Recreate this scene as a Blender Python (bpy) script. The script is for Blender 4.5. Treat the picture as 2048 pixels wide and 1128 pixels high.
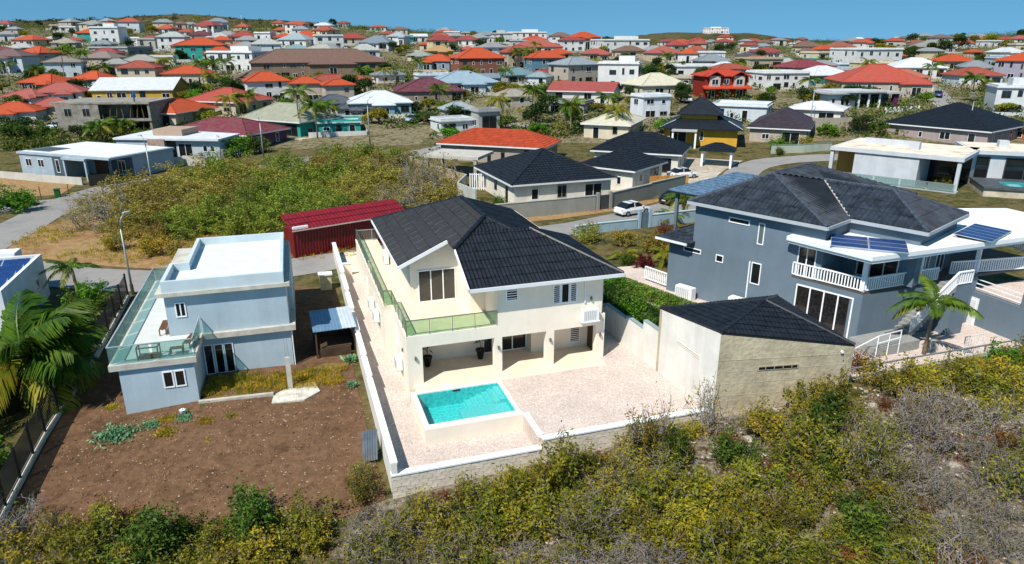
import bpy, bmesh, math, random
import numpy as np
from mathutils import Vector, Matrix

for _o in list(bpy.data.objects):
    bpy.data.objects.remove(_o)
SC = bpy.context.scene
COL = SC.collection
R = math.radians

# ------------------------------------------------------------------ camera
cam_d = bpy.data.cameras.new('camera')
cam_d.sensor_width = 36.0
cam_d.lens = 36.0 * 1390 / 2048
cam_d.clip_start = 0.5
cam_d.clip_end = 12000
cam = bpy.data.objects.new('camera', cam_d)
cam.location = (0, 0, 19.0)
cam.rotation_euler = (R(90 - 19.05), 0, 0)
COL.objects.link(cam)
SC.camera = cam

# ------------------------------------------------------------------ sky, sun, exposure
SUN_EL, SUN_AZ = 52.0, 215.0          # degrees; azimuth clockwise from +Y
world = bpy.data.worlds.new('World')
SC.world = world
world.use_nodes = True
wn = world.node_tree
wn.nodes.clear()
w_out = wn.nodes.new('ShaderNodeOutputWorld')
w_bg = wn.nodes.new('ShaderNodeBackground')
w_sky = wn.nodes.new('ShaderNodeTexSky')
w_sky.sky_type = 'NISHITA'
w_sky.sun_disc = False
w_sky.sun_elevation = R(SUN_EL)
w_sky.sun_rotation = R(SUN_AZ)
w_sky.altitude = 0
w_sky.air_density = 1.0
w_sky.dust_density = 0.0
w_sky.ozone_density = 3.0
w_tc = wn.nodes.new('ShaderNodeTexCoord')
w_mp = wn.nodes.new('ShaderNodeMapping')          # look a little higher into the sky: a deep clear tropical blue
w_mp.inputs['Location'].default_value = (0, 0, .26)
w_nm = wn.nodes.new('ShaderNodeVectorMath')
w_nm.operation = 'NORMALIZE'
wn.links.new(w_tc.outputs['Generated'], w_mp.inputs['Vector'])
wn.links.new(w_mp.outputs[0], w_nm.inputs[0])
wn.links.new(w_nm.outputs[0], w_sky.inputs[0])
w_hs = wn.nodes.new('ShaderNodeHueSaturation')
w_hs.inputs['Saturation'].default_value = 1.22
w_hs.inputs['Hue'].default_value = 0.478
w_hs.inputs['Value'].default_value = 1.08
w_bg.inputs['Strength'].default_value = 0.10
wn.links.new(w_sky.outputs[0], w_hs.inputs['Color'])
wn.links.new(w_hs.outputs[0], w_bg.inputs[0])
wn.links.new(w_bg.outputs[0], w_out.inputs[0])

sun_d = bpy.data.lights.new('sun', 'SUN')
sun_d.energy = 5.0
sun_d.angle = R(0.53)
sun_d.color = (1.0, 0.945, 0.86)
sun = bpy.data.objects.new('sun', sun_d)
_sd = Vector((math.sin(R(SUN_AZ)) * math.cos(R(SUN_EL)), math.cos(R(SUN_AZ)) * math.cos(R(SUN_EL)), math.sin(R(SUN_EL))))
sun.rotation_euler = _sd.to_track_quat('Z', 'Y').to_euler()
sun.location = (-30, -40, 70)
COL.objects.link(sun)

vs = SC.view_settings
vs.view_transform = 'Standard'
vs.look = 'None'
vs.exposure = 0.29
vs.gamma = 1.0
vs.use_curve_mapping = False
SC.cycles.max_bounces = 6
SC.cycles.diffuse_bounces = 3
SC.cycles.glossy_bounces = 3
SC.cycles.transparent_max_bounces = 12
SC.cycles.transmission_bounces = 4
SC.cycles.caustics_reflective = False
SC.cycles.caustics_refractive = False

# ------------------------------------------------------------------ materials
MATS = {}
def srgb(c):
    if isinstance(c, str):
        c = c.lstrip('#')
        c = [int(c[i:i + 2], 16) / 255 for i in (0, 2, 4)]
        return tuple(x / 12.92 if x <= .04045 else ((x + .055) / 1.055) ** 2.4 for x in c)
    return tuple(c)

def mat(name, col, rough=.75, var=.15, scale=1.2, bump=0.0, bscale=25.0, col2=None, mixs=None, spec=.3,
        metal=0.0, rnd=0.0, fine=0.0, coat=0.0, streak=0.0):
    """procedural material: two-scale noise colour variation, optional second colour, optional bump"""
    if name in MATS:
        return MATS[name]
    m = bpy.data.materials.new(name)
    m.use_nodes = True
    nt = m.node_tree
    n = nt.nodes
    L = nt.links
    b = n['Principled BSDF']
    c = srgb(col)
    b.inputs['Roughness'].default_value = rough
    b.inputs['Specular IOR Level'].default_value = spec
    b.inputs['Metallic'].default_value = metal
    if coat:
        b.inputs['Coat Weight'].default_value = coat
    tc = n.new('ShaderNodeTexCoord')
    no = n.new('ShaderNodeTexNoise')
    no.inputs['Scale'].default_value = scale
    no.inputs['Detail'].default_value = 6
    no.inputs['Roughness'].default_value = .62
    L.new(tc.outputs['Object'], no.inputs['Vector'])
    ra = n.new('ShaderNodeValToRGB')
    c2 = srgb(col2) if col2 is not None else tuple(x * (1 - var) for x in c)
    c1 = c if col2 is not None else tuple(min(1, x * (1 + var * .5)) for x in c)
    lo, hi = mixs if mixs else (.36, .66)
    ra.color_ramp.elements[0].position = lo
    ra.color_ramp.elements[0].color = (*c2, 1)
    ra.color_ramp.elements[1].position = hi
    ra.color_ramp.elements[1].color = (*c1, 1)
    L.new(no.outputs['Fac'], ra.inputs[0])
    src = ra.outputs[0]
    if fine:
        nf = n.new('ShaderNodeTexNoise')
        nf.inputs['Scale'].default_value = bscale
        nf.inputs['Detail'].default_value = 4
        L.new(tc.outputs['Object'], nf.inputs['Vector'])
        mr = n.new('ShaderNodeMapRange')
        mr.inputs[1].default_value = .3
        mr.inputs[2].default_value = .7
        mr.inputs[3].default_value = 1 - fine
        mr.inputs[4].default_value = 1 + fine
        L.new(nf.outputs['Fac'], mr.inputs[0])
        mx = n.new('ShaderNodeVectorMath')
        mx.operation = 'SCALE'
        L.new(src, mx.inputs[0])
        L.new(mr.outputs[0], mx.inputs['Scale'])
        src = mx.outputs[0]
    if streak:
        mp = n.new('ShaderNodeMapping')
        mp.inputs['Scale'].default_value = (1.3, 1.3, .13)
        L.new(tc.outputs['Object'], mp.inputs['Vector'])
        ns = n.new('ShaderNodeTexNoise')
        ns.inputs['Scale'].default_value = 1.0
        ns.inputs['Detail'].default_value = 7
        ns.inputs['Roughness'].default_value = .7
        L.new(mp.outputs[0], ns.inputs['Vector'])
        m5 = n.new('ShaderNodeMapRange')
        m5.inputs[1].default_value = .36
        m5.inputs[2].default_value = .6
        m5.inputs[3].default_value = 1 - streak
        m5.inputs[4].default_value = 1.0
        L.new(ns.outputs['Fac'], m5.inputs[0])
        mz = n.new('ShaderNodeVectorMath')
        mz.operation = 'SCALE'
        L.new(src, mz.inputs[0])
        L.new(m5.outputs[0], mz.inputs['Scale'])
        src = mz.outputs[0]
    if rnd:
        oi = n.new('ShaderNodeObjectInfo')
        hs = n.new('ShaderNodeHueSaturation')
        m1 = n.new('ShaderNodeMapRange')
        m1.inputs[3].default_value = .5 - rnd * .045
        m1.inputs[4].default_value = .5 + rnd * .02
        L.new(oi.outputs['Random'], m1.inputs[0])
        L.new(m1.outputs[0], hs.inputs['Hue'])
        m2 = n.new('ShaderNodeMapRange')
        m2.inputs[3].default_value = 1 - rnd * .35
        m2.inputs[4].default_value = 1 + rnd * .35
        ml = n.new('ShaderNodeMath')
        ml.operation = 'FRACT'
        mm = n.new('ShaderNodeMath')
        mm.operation = 'MULTIPLY'
        mm.inputs[1].default_value = 7.31
        L.new(oi.outputs['Random'], mm.inputs[0])
        L.new(mm.outputs[0], ml.inputs[0])
        L.new(ml.outputs[0], m2.inputs[0])
        L.new(m2.outputs[0], hs.inputs['Value'])
        L.new(src, hs.inputs['Color'])
        src = hs.outputs[0]
    L.new(src, b.inputs['Base Color'])
    if bump:
        nb = n.new('ShaderNodeTexNoise')
        nb.inputs['Scale'].default_value = bscale
        nb.inputs['Detail'].default_value = 5
        L.new(tc.outputs['Object'], nb.inputs['Vector'])
        bp = n.new('ShaderNodeBump')
        bp.inputs['Strength'].default_value = bump
        bp.inputs['Distance'].default_value = .05
        L.new(nb.outputs['Fac'], bp.inputs['Height'])
        L.new(bp.outputs[0], b.inputs['Normal'])
    MATS[name] = m
    return m

def leaf_mat(name, col, col2, rnd=.6, trans=.35, rough=.55):
    if name in MATS:
        return MATS[name]
    m = mat(name, col, rough=rough, col2=col2, scale=1.7, mixs=(.38, .62), rnd=rnd, spec=.25)
    nt = m.node_tree
    b = nt.nodes['Principled BSDF']
    out = nt.nodes['Material Output']
    tr = nt.nodes.new('ShaderNodeBsdfTranslucent')
    mx = nt.nodes.new('ShaderNodeMixShader')
    mx.inputs[0].default_value = trans
    src = b.inputs['Base Color'].links[0].from_socket
    nt.links.new(src, tr.inputs['Color'])
    nt.links.new(b.outputs[0], mx.inputs[1])
    nt.links.new(tr.outputs[0], mx.inputs[2])
    nt.links.new(mx.outputs[0], out.inputs[0])
    return m

def glass_mat(name, tint, opac=.25, rough=.02):
    """thin tinted balustrade glass: mostly see-through with a sky reflection"""
    if name in MATS:
        return MATS[name]
    m = bpy.data.materials.new(name)
    m.use_nodes = True
    nt = m.node_tree
    nt.nodes.clear()
    out = nt.nodes.new('ShaderNodeOutputMaterial')
    tr = nt.nodes.new('ShaderNodeBsdfTransparent')
    tr.inputs[0].default_value = (*srgb(tint), 1)
    df = nt.nodes.new('ShaderNodeBsdfDiffuse')
    df.inputs[0].default_value = (*[x * .8 for x in srgb(tint)], 1)
    gl = nt.nodes.new('ShaderNodeBsdfGlossy')
    gl.inputs['Roughness'].default_value = rough
    a = nt.nodes.new('ShaderNodeMixShader')
    a.inputs[0].default_value = opac
    nt.links.new(tr.outputs[0], a.inputs[1])
    nt.links.new(df.outputs[0], a.inputs[2])
    lw = nt.nodes.new('ShaderNodeLayerWeight')
    fp = nt.nodes.new('ShaderNodeMath')
    fp.operation = 'POWER'
    fp.inputs[1].default_value = 4.0
    nt.links.new(lw.outputs['Facing'], fp.inputs[0])
    fr = nt.nodes.new('ShaderNodeMapRange')
    fr.inputs[3].default_value = .03
    fr.inputs[4].default_value = .6
    nt.links.new(fp.outputs[0], fr.inputs[0])
    c = nt.nodes.new('ShaderNodeMixShader')
    nt.links.new(fr.outputs[0], c.inputs[0])
    nt.links.new(a.outputs[0], c.inputs[1])
    nt.links.new(gl.outputs[0], c.inputs[2])
    nt.links.new(c.outputs[0], out.inputs[0])
    MATS[name] = m
    return m

def wall_mat(col, var=.1):
    key = 'plaster_' + str(col).strip('#')
    return mat(key, tuple(x * .88 for x in srgb(col)), rough=.85, var=var, scale=.7, bump=.12, bscale=18, spec=.2, fine=.03, streak=.10)

def roof_mat(col):
    key = 'roof_' + str(col).strip('#')
    c_ = tuple(x * .80 for x in srgb(col))
    c2_ = tuple(x * .62 + .055 for x in c_) if max(c_) < .42 else tuple(x * .86 for x in c_)
    return mat(key, c_, col2=c2_, mixs=(.34, .62), streak=.12, rough=.62, var=.3 if max(srgb(col)) < .45 else .1, scale=1.2, bump=.35, bscale=9, spec=.35, fine=.10 if max(srgb(col)) < .45 else .03)

def pane_mat():
    if 'window_glass' in MATS:
        return MATS['window_glass']
    return mat('window_glass', (.012, .014, .016), rough=.06, var=.3, scale=.6, spec=.6)

# ------------------------------------------------------------------ mesh building
class MB:
    """collects boxes, prisms, tubes and polygons; build() links them as one mesh object"""
    def __init__(s):
        s.v = []
        s.f = []
        s.uv = None
    def add(s, vs_, fs):
        o = len(s.v)
        s.v += [tuple(map(float, p)) for p in vs_]
        s.f += [tuple(o + i for i in f) for f in fs]
        return s
    def box(s, x0, x1, y0, y1, z0, z1):
        if x1 < x0: x0, x1 = x1, x0
        if y1 < y0: y0, y1 = y1, y0
        if z1 < z0: z0, z1 = z1, z0
        return s.add([(x0, y0, z0), (x1, y0, z0), (x1, y1, z0), (x0, y1, z0), (x0, y0, z1), (x1, y0, z1), (x1, y1, z1), (x0, y1, z1)],
                     [(0, 3, 2, 1), (4, 5, 6, 7), (0, 1, 5, 4), (1, 2, 6, 5), (2, 3, 7, 6), (3, 0, 4, 7)])
    def prism(s, pts, z0, z1):
        """extruded plan polygon; z0/z1 numbers or lists per corner (counter-clockwise)"""
        n = len(pts)
        a = z0 if isinstance(z0, (list, tuple)) else [z0] * n
        b = z1 if isinstance(z1, (list, tuple)) else [z1] * n
        vs_ = [(p[0], p[1], a[i]) for i, p in enumerate(pts)] + [(p[0], p[1], b[i]) for i, p in enumerate(pts)]
        fs = [tuple(range(n - 1, -1, -1)), tuple(range(n, 2 * n))]
        fs += [(i, (i + 1) % n, n + (i + 1) % n, n + i) for i in range(n)]
        return s.add(vs_, fs)
    def tube(s, p0, p1, r0, r1=None, n=6, cap=True):
        r1 = r0 if r1 is None else r1
        p0, p1 = Vector(p0), Vector(p1)
        d = (p1 - p0)
        if d.length < 1e-6:
            return s
        d.normalize()
        a = d.orthogonal().normalized()
        b = d.cross(a)
        vs_ = []
        for p, r in ((p0, r0), (p1, r1)):
            for i in range(n):
                t = 2 * math.pi * i / n
                vs_.append(p + (a * math.cos(t) + b * math.sin(t)) * r)
        fs = [(i, (i + 1) % n, n + (i + 1) % n, n + i) for i in range(n)]
        if cap:
            fs += [tuple(range(n - 1, -1, -1)), tuple(range(n, 2 * n))]
        return s.add(vs_, fs)
    def path(s, pts, rad, n=5):
        """tube through points with a radius each"""
        rad = rad if isinstance(rad, (list, tuple)) else [rad] * len(pts)
        pts = [Vector(p) for p in pts]
        o = len(s.v)
        d0 = (pts[1] - pts[0]).normalized()
        a = d0.orthogonal().normalized()
        for i, p in enumerate(pts):
            d = (pts[min(i + 1, len(pts) - 1)] - pts[max(i - 1, 0)]).normalized()
            a = (a - d * a.dot(d)).normalized()
            b = d.cross(a)
            for k in range(n):
                t = 2 * math.pi * k / n
                s.v.append(tuple(p + (a * math.cos(t) + b * math.sin(t)) * rad[i]))
        for i in range(len(pts) - 1):
            for k in range(n):
                q = o + i * n
                s.f.append((q + k, q + (k + 1) % n, q + n + (k + 1) % n, q + n + k))
        s.f.append(tuple(o + k for k in range(n - 1, -1, -1)))
        s.f.append(tuple(o + (len(pts) - 1) * n + k for k in range(n)))
        return s
    def poly(s, pts):
        return s.add(pts, [tuple(range(len(pts)))])
    def bar(s, p0, p1, w, h):
        """rectangular bar from p0 to p1; w across, h upward, centred on the line"""
        p0, p1 = Vector(p0), Vector(p1)
        d = (p1 - p0).normalized()
        a = d.cross(Vector((0, 0, 1)))
        a = a.normalized() if a.length > 1e-4 else Vector((1, 0, 0))
        b = a.cross(d)
        vs_ = []
        for p in (p0, p1):
            for i, j in ((-1, -1), (1, -1), (1, 1), (-1, 1)):
                vs_.append(p + a * (i * w / 2) + b * (j * h / 2))
        return s.add(vs_, [(3, 2, 1, 0), (4, 5, 6, 7), (0, 1, 5, 4), (1, 2, 6, 5), (2, 3, 7, 6), (3, 0, 4, 7)])
    def lathe(s, prof, n=12, at=(0, 0, 0)):
        o = len(s.v)
        for r, z in prof:
            for k in range(n):
                t = 2 * math.pi * k / n
                s.v.append((at[0] + r * math.cos(t), at[1] + r * math.sin(t), at[2] + z))
        for i in range(len(prof) - 1):
            for k in range(n):
                q = o + i * n
                s.f.append((q + k, q + (k + 1) % n, q + n + (k + 1) % n, q + n + k))
        s.f.append(tuple(o + k for k in range(n - 1, -1, -1)))
        s.f.append(tuple(o + (len(prof) - 1) * n + k for k in range(n)))
        return s
    def mesh(s, name, m=None, smooth=False):
        me = bpy.data.meshes.new(name)
        me.from_pydata(s.v, [], s.f)
        if m:
            me.materials.append(m)
        if smooth:
            me.polygons.foreach_set('use_smooth', [True] * len(me.polygons))
        me.update()
        return me
    def build(s, name, m=None, parent=None, smooth=False):
        return link(name, s.mesh(name, m, smooth), parent)

def link(name, data, parent=None, loc=None, rz=None):
    o = bpy.data.objects.new(name, data)
    COL.objects.link(o)
    if parent is not None:
        o.parent = parent
    if loc is not None:
        o.location = loc
    if rz is not None:
        o.rotation_euler = (0, 0, rz)
    return o

def tag(o, label=None, cat=None, group=None, kind=None):
    if label: o['label'] = label
    if cat: o['category'] = cat
    if group: o['group'] = group
    if kind: o['kind'] = kind
    return o

def thing(name, label, cat, loc=(0, 0, 0), rz=0.0, group=None):
    o = bpy.data.objects.new(name, None)
    o.empty_display_size = .3
    COL.objects.link(o)
    o.location = loc
    o.rotation_euler = (0, 0, rz)
    return tag(o, label, cat, group)

def copy_tree(root, loc, rz=0.0, scale=1.0, label=None, group=None):
    c = root.copy()
    COL.objects.link(c)
    c.location = loc
    c.rotation_euler = (0, 0, rz)
    c.scale = scale if isinstance(scale, tuple) else (scale,) * 3
    if label: c['label'] = label
    if group: c['group'] = group
    for ch in root.children:
        d = ch.copy()
        COL.objects.link(d)
        d.parent = c
        for g in ch.children:
            e = g.copy()
            COL.objects.link(e)
            e.parent = d
    return c

# ------------------------------------------------------------------ terrain
TX = [-60, -25, -18, -8, 5, 15, 30, 60]
TY = [5, 20, 28, 33, 36, 40, 46, 52, 60]
TZ = [[-4.5, -4.5, -4.5, -4.4, -4.0, -3.2, -2.0, -1.0],
      [-2.6, -2.7, -2.8, -2.9, -2.5, -1.4, -.4, .2],
      [-1.8, -1.8, -1.8, -2.0, -1.4, -.3, .4, .8],
      [-1.4, -1.5, -1.25, -1.5, -1.1, .3, .6, .9],
      [-1.2, -1.3, -.95, -1.35, -1.1, .2, .6, .9],
      [-1.0, -1.1, -.85, -1.2, -.8, .2, .3, .8],
      [-.5, -.6, -.6, -.9, -.5, .2, .3, .8],
      [0, -.1, -.1, -.5, -.2, .2, .3, .8],
      [.3, .3, .35, .35, .25, .3, .4, .8]]
FY = [60, 70, 80, 95, 110, 130, 165, 200, 250, 300, 400, 500, 700, 1000, 3000]
FZ = [.35, .4, .35, .6, 1.2, 2.5, 5.5, 8.0, 10.5, 12.5, 15.0, 16.2, 17.2, 17.8, 18.0]
_TZ = np.array(TZ, float)
def _bil(x, y):
    x = min(max(x, TX[0]), TX[-1])
    y = min(max(y, TY[0]), TY[-1])
    i = min(max(int(np.searchsorted(TX, x)) - 1, 0), len(TX) - 2)
    j = min(max(int(np.searchsorted(TY, y)) - 1, 0), len(TY) - 2)
    a = (x - TX[i]) / (TX[i + 1] - TX[i])
    b = (y - TY[j]) / (TY[j + 1] - TY[j])
    return float((_TZ[j, i] * (1 - a) + _TZ[j, i + 1] * a) * (1 - b) + (_TZ[j + 1, i] * (1 - a) + _TZ[j + 1, i + 1] * a) * b)
def zt(x, y):
    if y <= 60:
        return _bil(x, y)
    e = _bil(x, 60) - .35
    k = max(0.0, 1 - (y - 60) / 60)
    t = x / y
    lat = float(np.interp(t, [-.5, -.25, 0, .2, .5, .65, .8], [1, 1, .42, .08, .1, .5, .8]))
    up = float(np.interp(y, [200, 250, 300, 350, 400, 500, 700, 1000, 2000], [0, 2, 4.5, 7, 9, 12, 14, 14, 8]))
    return float(np.interp(y, FY, FZ)) + e * k + lat * up
# ------------------------------------------------------------------ shared builders
def face_map(face, plane):
    return {'f': lambda a, d, z: (a, plane - d, z), 'b': lambda a, d, z: (a, plane + d, z),
            'l': lambda a, d, z: (plane - d, a, z), 'r': lambda a, d, z: (plane + d, a, z)}[face]

def fbox(mb, fm, a0, a1, d0, d1, z0, z1):
    p, q = fm(a0, d0, z0), fm(a1, d1, z1)
    return mb.box(p[0], q[0], p[1], q[1], p[2], q[2])

def window(par, face, plane, a0, a1, z0, z1, panes=1, fr=.07, name='window', frame='#e9ebec', louvre=False, deep=.05, sill=False, glass=None):
    """framed window or glazed door on a wall plane, proud frame, each pane its own sub-part"""
    fm = face_map(face, plane)
    mb = MB()
    fbox(mb, fm, a0, a1, -.02, deep, z1 - fr, z1)
    fbox(mb, fm, a0, a1, -.02, deep, z0, z0 + fr)
    w = (a1 - a0 - fr) / panes
    for i in range(panes + 1):
        x = a0 + i * w
        fbox(mb, fm, x, x + fr, -.02, deep - .004, z0 + fr, z1 - fr)
    fo = mb.build(name, mat('frame_' + frame.strip('#'), frame, rough=.45, var=.06), par)
    for i in range(panes):
        x = a0 + i * w + fr
        if louvre:
            n = max(3, int((z1 - z0 - 2 * fr) / .125))
            st = (z1 - z0 - 2 * fr) / n
            bk = MB()
            fbox(bk, fm, x, x + w - fr, -.015, .004, z0 + fr, z1 - fr)
            bk.build('pane', pane_mat(), fo)
            for k in range(n):
                sl = MB()
                fbox(sl, fm, x + .002, x + w - fr - .002, .006, deep - .012, z0 + fr + k * st + st * .34, z0 + fr + k * st + st * .66)
                sl.build('louvre_slat', mat('louvre_white', '#dfe2e4', rough=.5, var=.05), fo)
        else:
            pb = MB()
            fbox(pb, fm, x, x + w - fr, -.015, .012, z0 + fr, z1 - fr)
            pb.build('pane', glass or pane_mat(), fo)
    if sill:
        sb = MB()
        fbox(sb, fm, a0 - .06, a1 + .06, 0, deep + .06, z0 - .07, z0 - .002)
        sb.build('sill', wall_mat('#dcdcd6'), fo)
    return fo

def slope_axes(poly, a, b):
    s = (Vector(b) - Vector(a)).normalized()
    nrm = Vector((0, 0, 0))
    for i in range(len(poly)):
        p, q = Vector(poly[i]), Vector(poly[(i + 1) % len(poly)])
        nrm += p.cross(q)
    nrm.normalize()
    if nrm.z < 0:
        nrm = -nrm
    t = nrm.cross(s).normalized()
    if t.z < 0:
        t = -t
    return s, t, nrm

def tile_mesh(name, poly, a, b, m, rect=None, wave=.25, amp=.03, course=.37, step=.03, thick=.05, lift=.0, per=4):
    """corrugated tile surface in steps, cut to a convex 3-D polygon; a-b is the eave line"""
    s, t, nrm = slope_axes(poly, a, b)
    o = Vector(a)
    P2 = [((Vector(p) - o).dot(s), (Vector(p) - o).dot(t)) for p in poly]
    area = sum(P2[i][0] * P2[(i + 1) % len(P2)][1] - P2[(i + 1) % len(P2)][0] * P2[i][1] for i in range(len(P2)))
    if area < 0:
        P2 = P2[::-1]
    s0, s1 = min(p[0] for p in P2), max(p[0] for p in P2)
    t0, t1 = min(p[1] for p in P2), max(p[1] for p in P2)
    if rect:
        s0, s1, t0, t1 = max(s0, rect[0]), min(s1, rect[1]), max(t0, rect[2]), min(t1, rect[3])
        if s1 - s0 < .02 or t1 - t0 < .02:
            return None
        # rectangle wholly outside one edge?
        for i in range(len(P2)):
            p, q = P2[i], P2[(i + 1) % len(P2)]
            if all((q[0] - p[0]) * (y - p[1]) - (q[1] - p[1]) * (x - p[0]) < 0 for x in (s0, s1) for y in (t0, t1)):
                return None
    dS = wave / per
    i0, i1 = math.floor(s0 / dS), math.ceil(s1 / dS)
    j0, j1 = math.floor(t0 / course + 1e-6), math.ceil(t1 / course - 1e-6)
    S = sorted(set([max(s0, min(s1, i * dS)) for i in range(i0, i1 + 1)]))
    hand = s.cross(t)
    V, F = [], []
    def pt(x, y, h):
        return o + s * x + t * y + nrm * (h + lift)
    for j in range(j0, j1):
        ya, yb = max(t0, j * course), min(t1, (j + 1) * course)
        if yb - ya < .01:
            continue
        base = len(V)
        for x in S:
            w = amp * (.5 + .5 * math.cos(2 * math.pi * x / wave)) ** .8
            fa = (ya - j * course) / course
            fb = (yb - j * course) / course
            V.append(pt(x, ya, -.01))
            V.append(pt(x, ya, w + step * (1 - fa)))
            V.append(pt(x, yb, w + step * (1 - fb)))
        for k in range(len(S) - 1):
            q = base + 3 * k
            F.append((q, q + 3, q + 4, q + 1))
            F.append((q + 1, q + 4, q + 5, q + 2))
    me = bpy.data.meshes.new(name)
    me.from_pydata([tuple(p) for p in V], [], F)
    cut = []
    for i in range(len(P2)):
        p, q = P2[i], P2[(i + 1) % len(P2)]
        if any((q[0] - p[0]) * (y - p[1]) - (q[1] - p[1]) * (x - p[0]) < -1e-4 for x in (s0, s1) for y in (t0, t1)):
            cut.append((p, q))
    if cut:
        bm = bmesh.new()
        bm.from_mesh(me)
        for p, q in cut:
            d = s * (q[0] - p[0]) + t * (q[1] - p[1])
            out = d.cross(hand).normalized()
            bmesh.ops.bisect_plane(bm, geom=bm.verts[:] + bm.edges[:] + bm.faces[:], plane_co=o + s * p[0] + t * p[1], plane_no=out, clear_outer=True)
        bm.to_mesh(me)
        n = len(bm.faces)
        bm.free()
        if n == 0:
            bpy.data.meshes.remove(me)
            return None
    me.materials.append(m)
    return me

def tiled_slope(par, poly, a, b, m, panel=None, under=None, **kw):
    """one roof slope: a closed deck slab plus tile panels (pieces) or one tiled sheet"""
    s, t, nrm = slope_axes(poly, a, b)
    n = len(poly)
    mb = MB()
    top = [Vector(p) - nrm * .012 for p in poly]
    bot = [Vector(p) - Vector((0, 0, .16)) for p in poly]
    nv = Vector((0, 0, 0))
    for i in range(n):
        nv += Vector(poly[i]).cross(Vector(poly[(i + 1) % n]))
    order = range(n) if nv.z > 0 else range(n - 1, -1, -1)
    order = list(order)
    top = [top[i] for i in order]
    bot = [bot[i] for i in order]
    mb.add(top + bot, [tuple(range(n)), tuple(range(2 * n - 1, n - 1, -1))] + [(i, n + i, n + (i + 1) % n, (i + 1) % n) for i in range(n)])
    slope = mb.build('roof_slope', under or m, par)
    o = Vector(a)
    P2 = [((Vector(p) - o).dot(s), (Vector(p) - o).dot(t)) for p in poly]
    s0, s1 = min(p[0] for p in P2), max(p[0] for p in P2)
    t0, t1 = min(p[1] for p in P2), max(p[1] for p in P2)
    if panel:
        pw, ph = panel
        j = 0
        y = t0
        while y < t1 - .02:
            x = s0 - (pw * .5 if j % 2 else 0)
            while x < s1 - .02:
                me = tile_mesh('roof_panel', poly, a, b, m, rect=(x, x + pw - .03, y, y + ph - .025), lift=random.uniform(0, .014), **kw)
                if me:
                    link('roof_panel', me, slope)
                x += pw
            y += ph
            j += 1
    else:
        me = tile_mesh('tile_sheet', poly, a, b, m, **kw)
        if me:
            o2 = link('tile_sheet', me, slope)
    return slope

def cap_line(par, pts, m, r=.1, name='ridge_cap'):
    mb = MB()
    for p, q in zip(pts[:-1], pts[1:]):
        p, q = Vector(p), Vector(q)
        L = (q - p).length
        n = max(1, int(L / .42))
        for i in range(n):
            a, b = p.lerp(q, i / n), p.lerp(q, (i + 1.08) / n if i < n - 1 else 1)
            mb.tube(a + Vector((0, 0, r * .2)), b + Vector((0, 0, r * .2)), r * 1.08, r * .92, 7)
    return mb.build(name, m, par)

def hip_polys(x0, x1, y0, y1, z, pitch):
    """four slopes of a hip roof over a rectangle -> list of (poly, eave a, eave b) and ridge ends"""
    w, d = x1 - x0, y1 - y0
    if w >= d:
        h = d / 2
        A, B = (x0 + h, y0 + h, z + h * pitch), (x1 - h, y0 + h, z + h * pitch)
    else:
        h = w / 2
        A, B = (x0 + h, y0 + h, z + h * pitch), (x0 + h, y1 - h, z + h * pitch)
    c = [(x0, y0, z), (x1, y0, z), (x1, y1, z), (x0, y1, z)]
    if w >= d:
        sl = [([c[0], c[1], B, A], c[0], c[1]), ([c[1], c[2], B], c[1], c[2]), ([c[2], c[3], A, B], c[2], c[3]), ([c[3], c[0], A], c[3], c[0])]
        hips = [(c[0], A), (c[1], B), (c[2], B), (c[3], A), (A, B)]
    else:
        sl = [([c[0], c[1], A], c[0], c[1]), ([c[1], c[2], B, A], c[1], c[2]), ([c[2], c[3], B], c[2], c[3]), ([c[3], c[0], A, B], c[3], c[0])]
        hips = [(c[0], A), (c[1], A), (c[2], B), (c[3], B), (A, B)]
    return sl, hips

def gutter(par, pts, col='#c9cdd0', w=.12, h=.16):
    mb = MB()
    for p, q in zip(pts[:-1], pts[1:]):
        mb.bar(p, q, w, h)
    return mb.build('fascia', mat('fascia_' + col.strip('#'), col, rough=.5, var=.06), par)

def ac_unit(name='air_conditioner'):
    pass

_AC = {}
def place_ac(loc, rz, label, scale=1.0, wire=True):
    """outdoor air-conditioner unit in a white slotted cover; front looks along local -Y"""
    if 'a' not in _AC:
        _AC['body'] = MB().box(-.44, .44, -.17, .17, .06, .68).mesh('casing', mat('ac_white', '#e6e7e6', rough=.5, var=.08, scale=4))
        fg = MB()
        for k in range(7):
            fg.box(-.38 + .1 * k, -.33 + .1 * k, -.185, -.172, .12, .62)
        _AC['grille'] = fg.mesh('grille', mat('ac_grille', '#b9bcbc', rough=.5, var=.1))
        ft = MB()
        ft.box(-.36, -.28, -.18, .18, 0, .058)
        _AC['foot'] = ft.mesh('foot', mat('ac_foot', '#8a8378', rough=.6))
        _AC['a'] = 1
    t = thing('air_conditioner', label, 'air conditioner', loc, rz)
    t.scale = (scale,) * 3
    link('casing', _AC['body'], t)
    link('grille', _AC['grille'], t)
    link('foot', _AC['foot'], t)
    link('foot', _AC['foot'], t, loc=(.64, 0, 0))
    return t

def loc2w(root, p):
    c, s = math.cos(root.rotation_euler[2]), math.sin(root.rotation_euler[2])
    return (root.location[0] + c * p[0] - s * p[1], root.location[1] + s * p[0] + c * p[1], root.location[2] + (p[2] if len(p) > 2 else 0))

def w2loc(root, p):
    c, s = math.cos(root.rotation_euler[2]), math.sin(root.rotation_euler[2])
    dx, dy = p[0] - root.location[0], p[1] - root.location[1]
    return (c * dx + s * dy, -s * dx + c * dy) + ((p[2] - root.location[2],) if len(p) > 2 else ())

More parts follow.
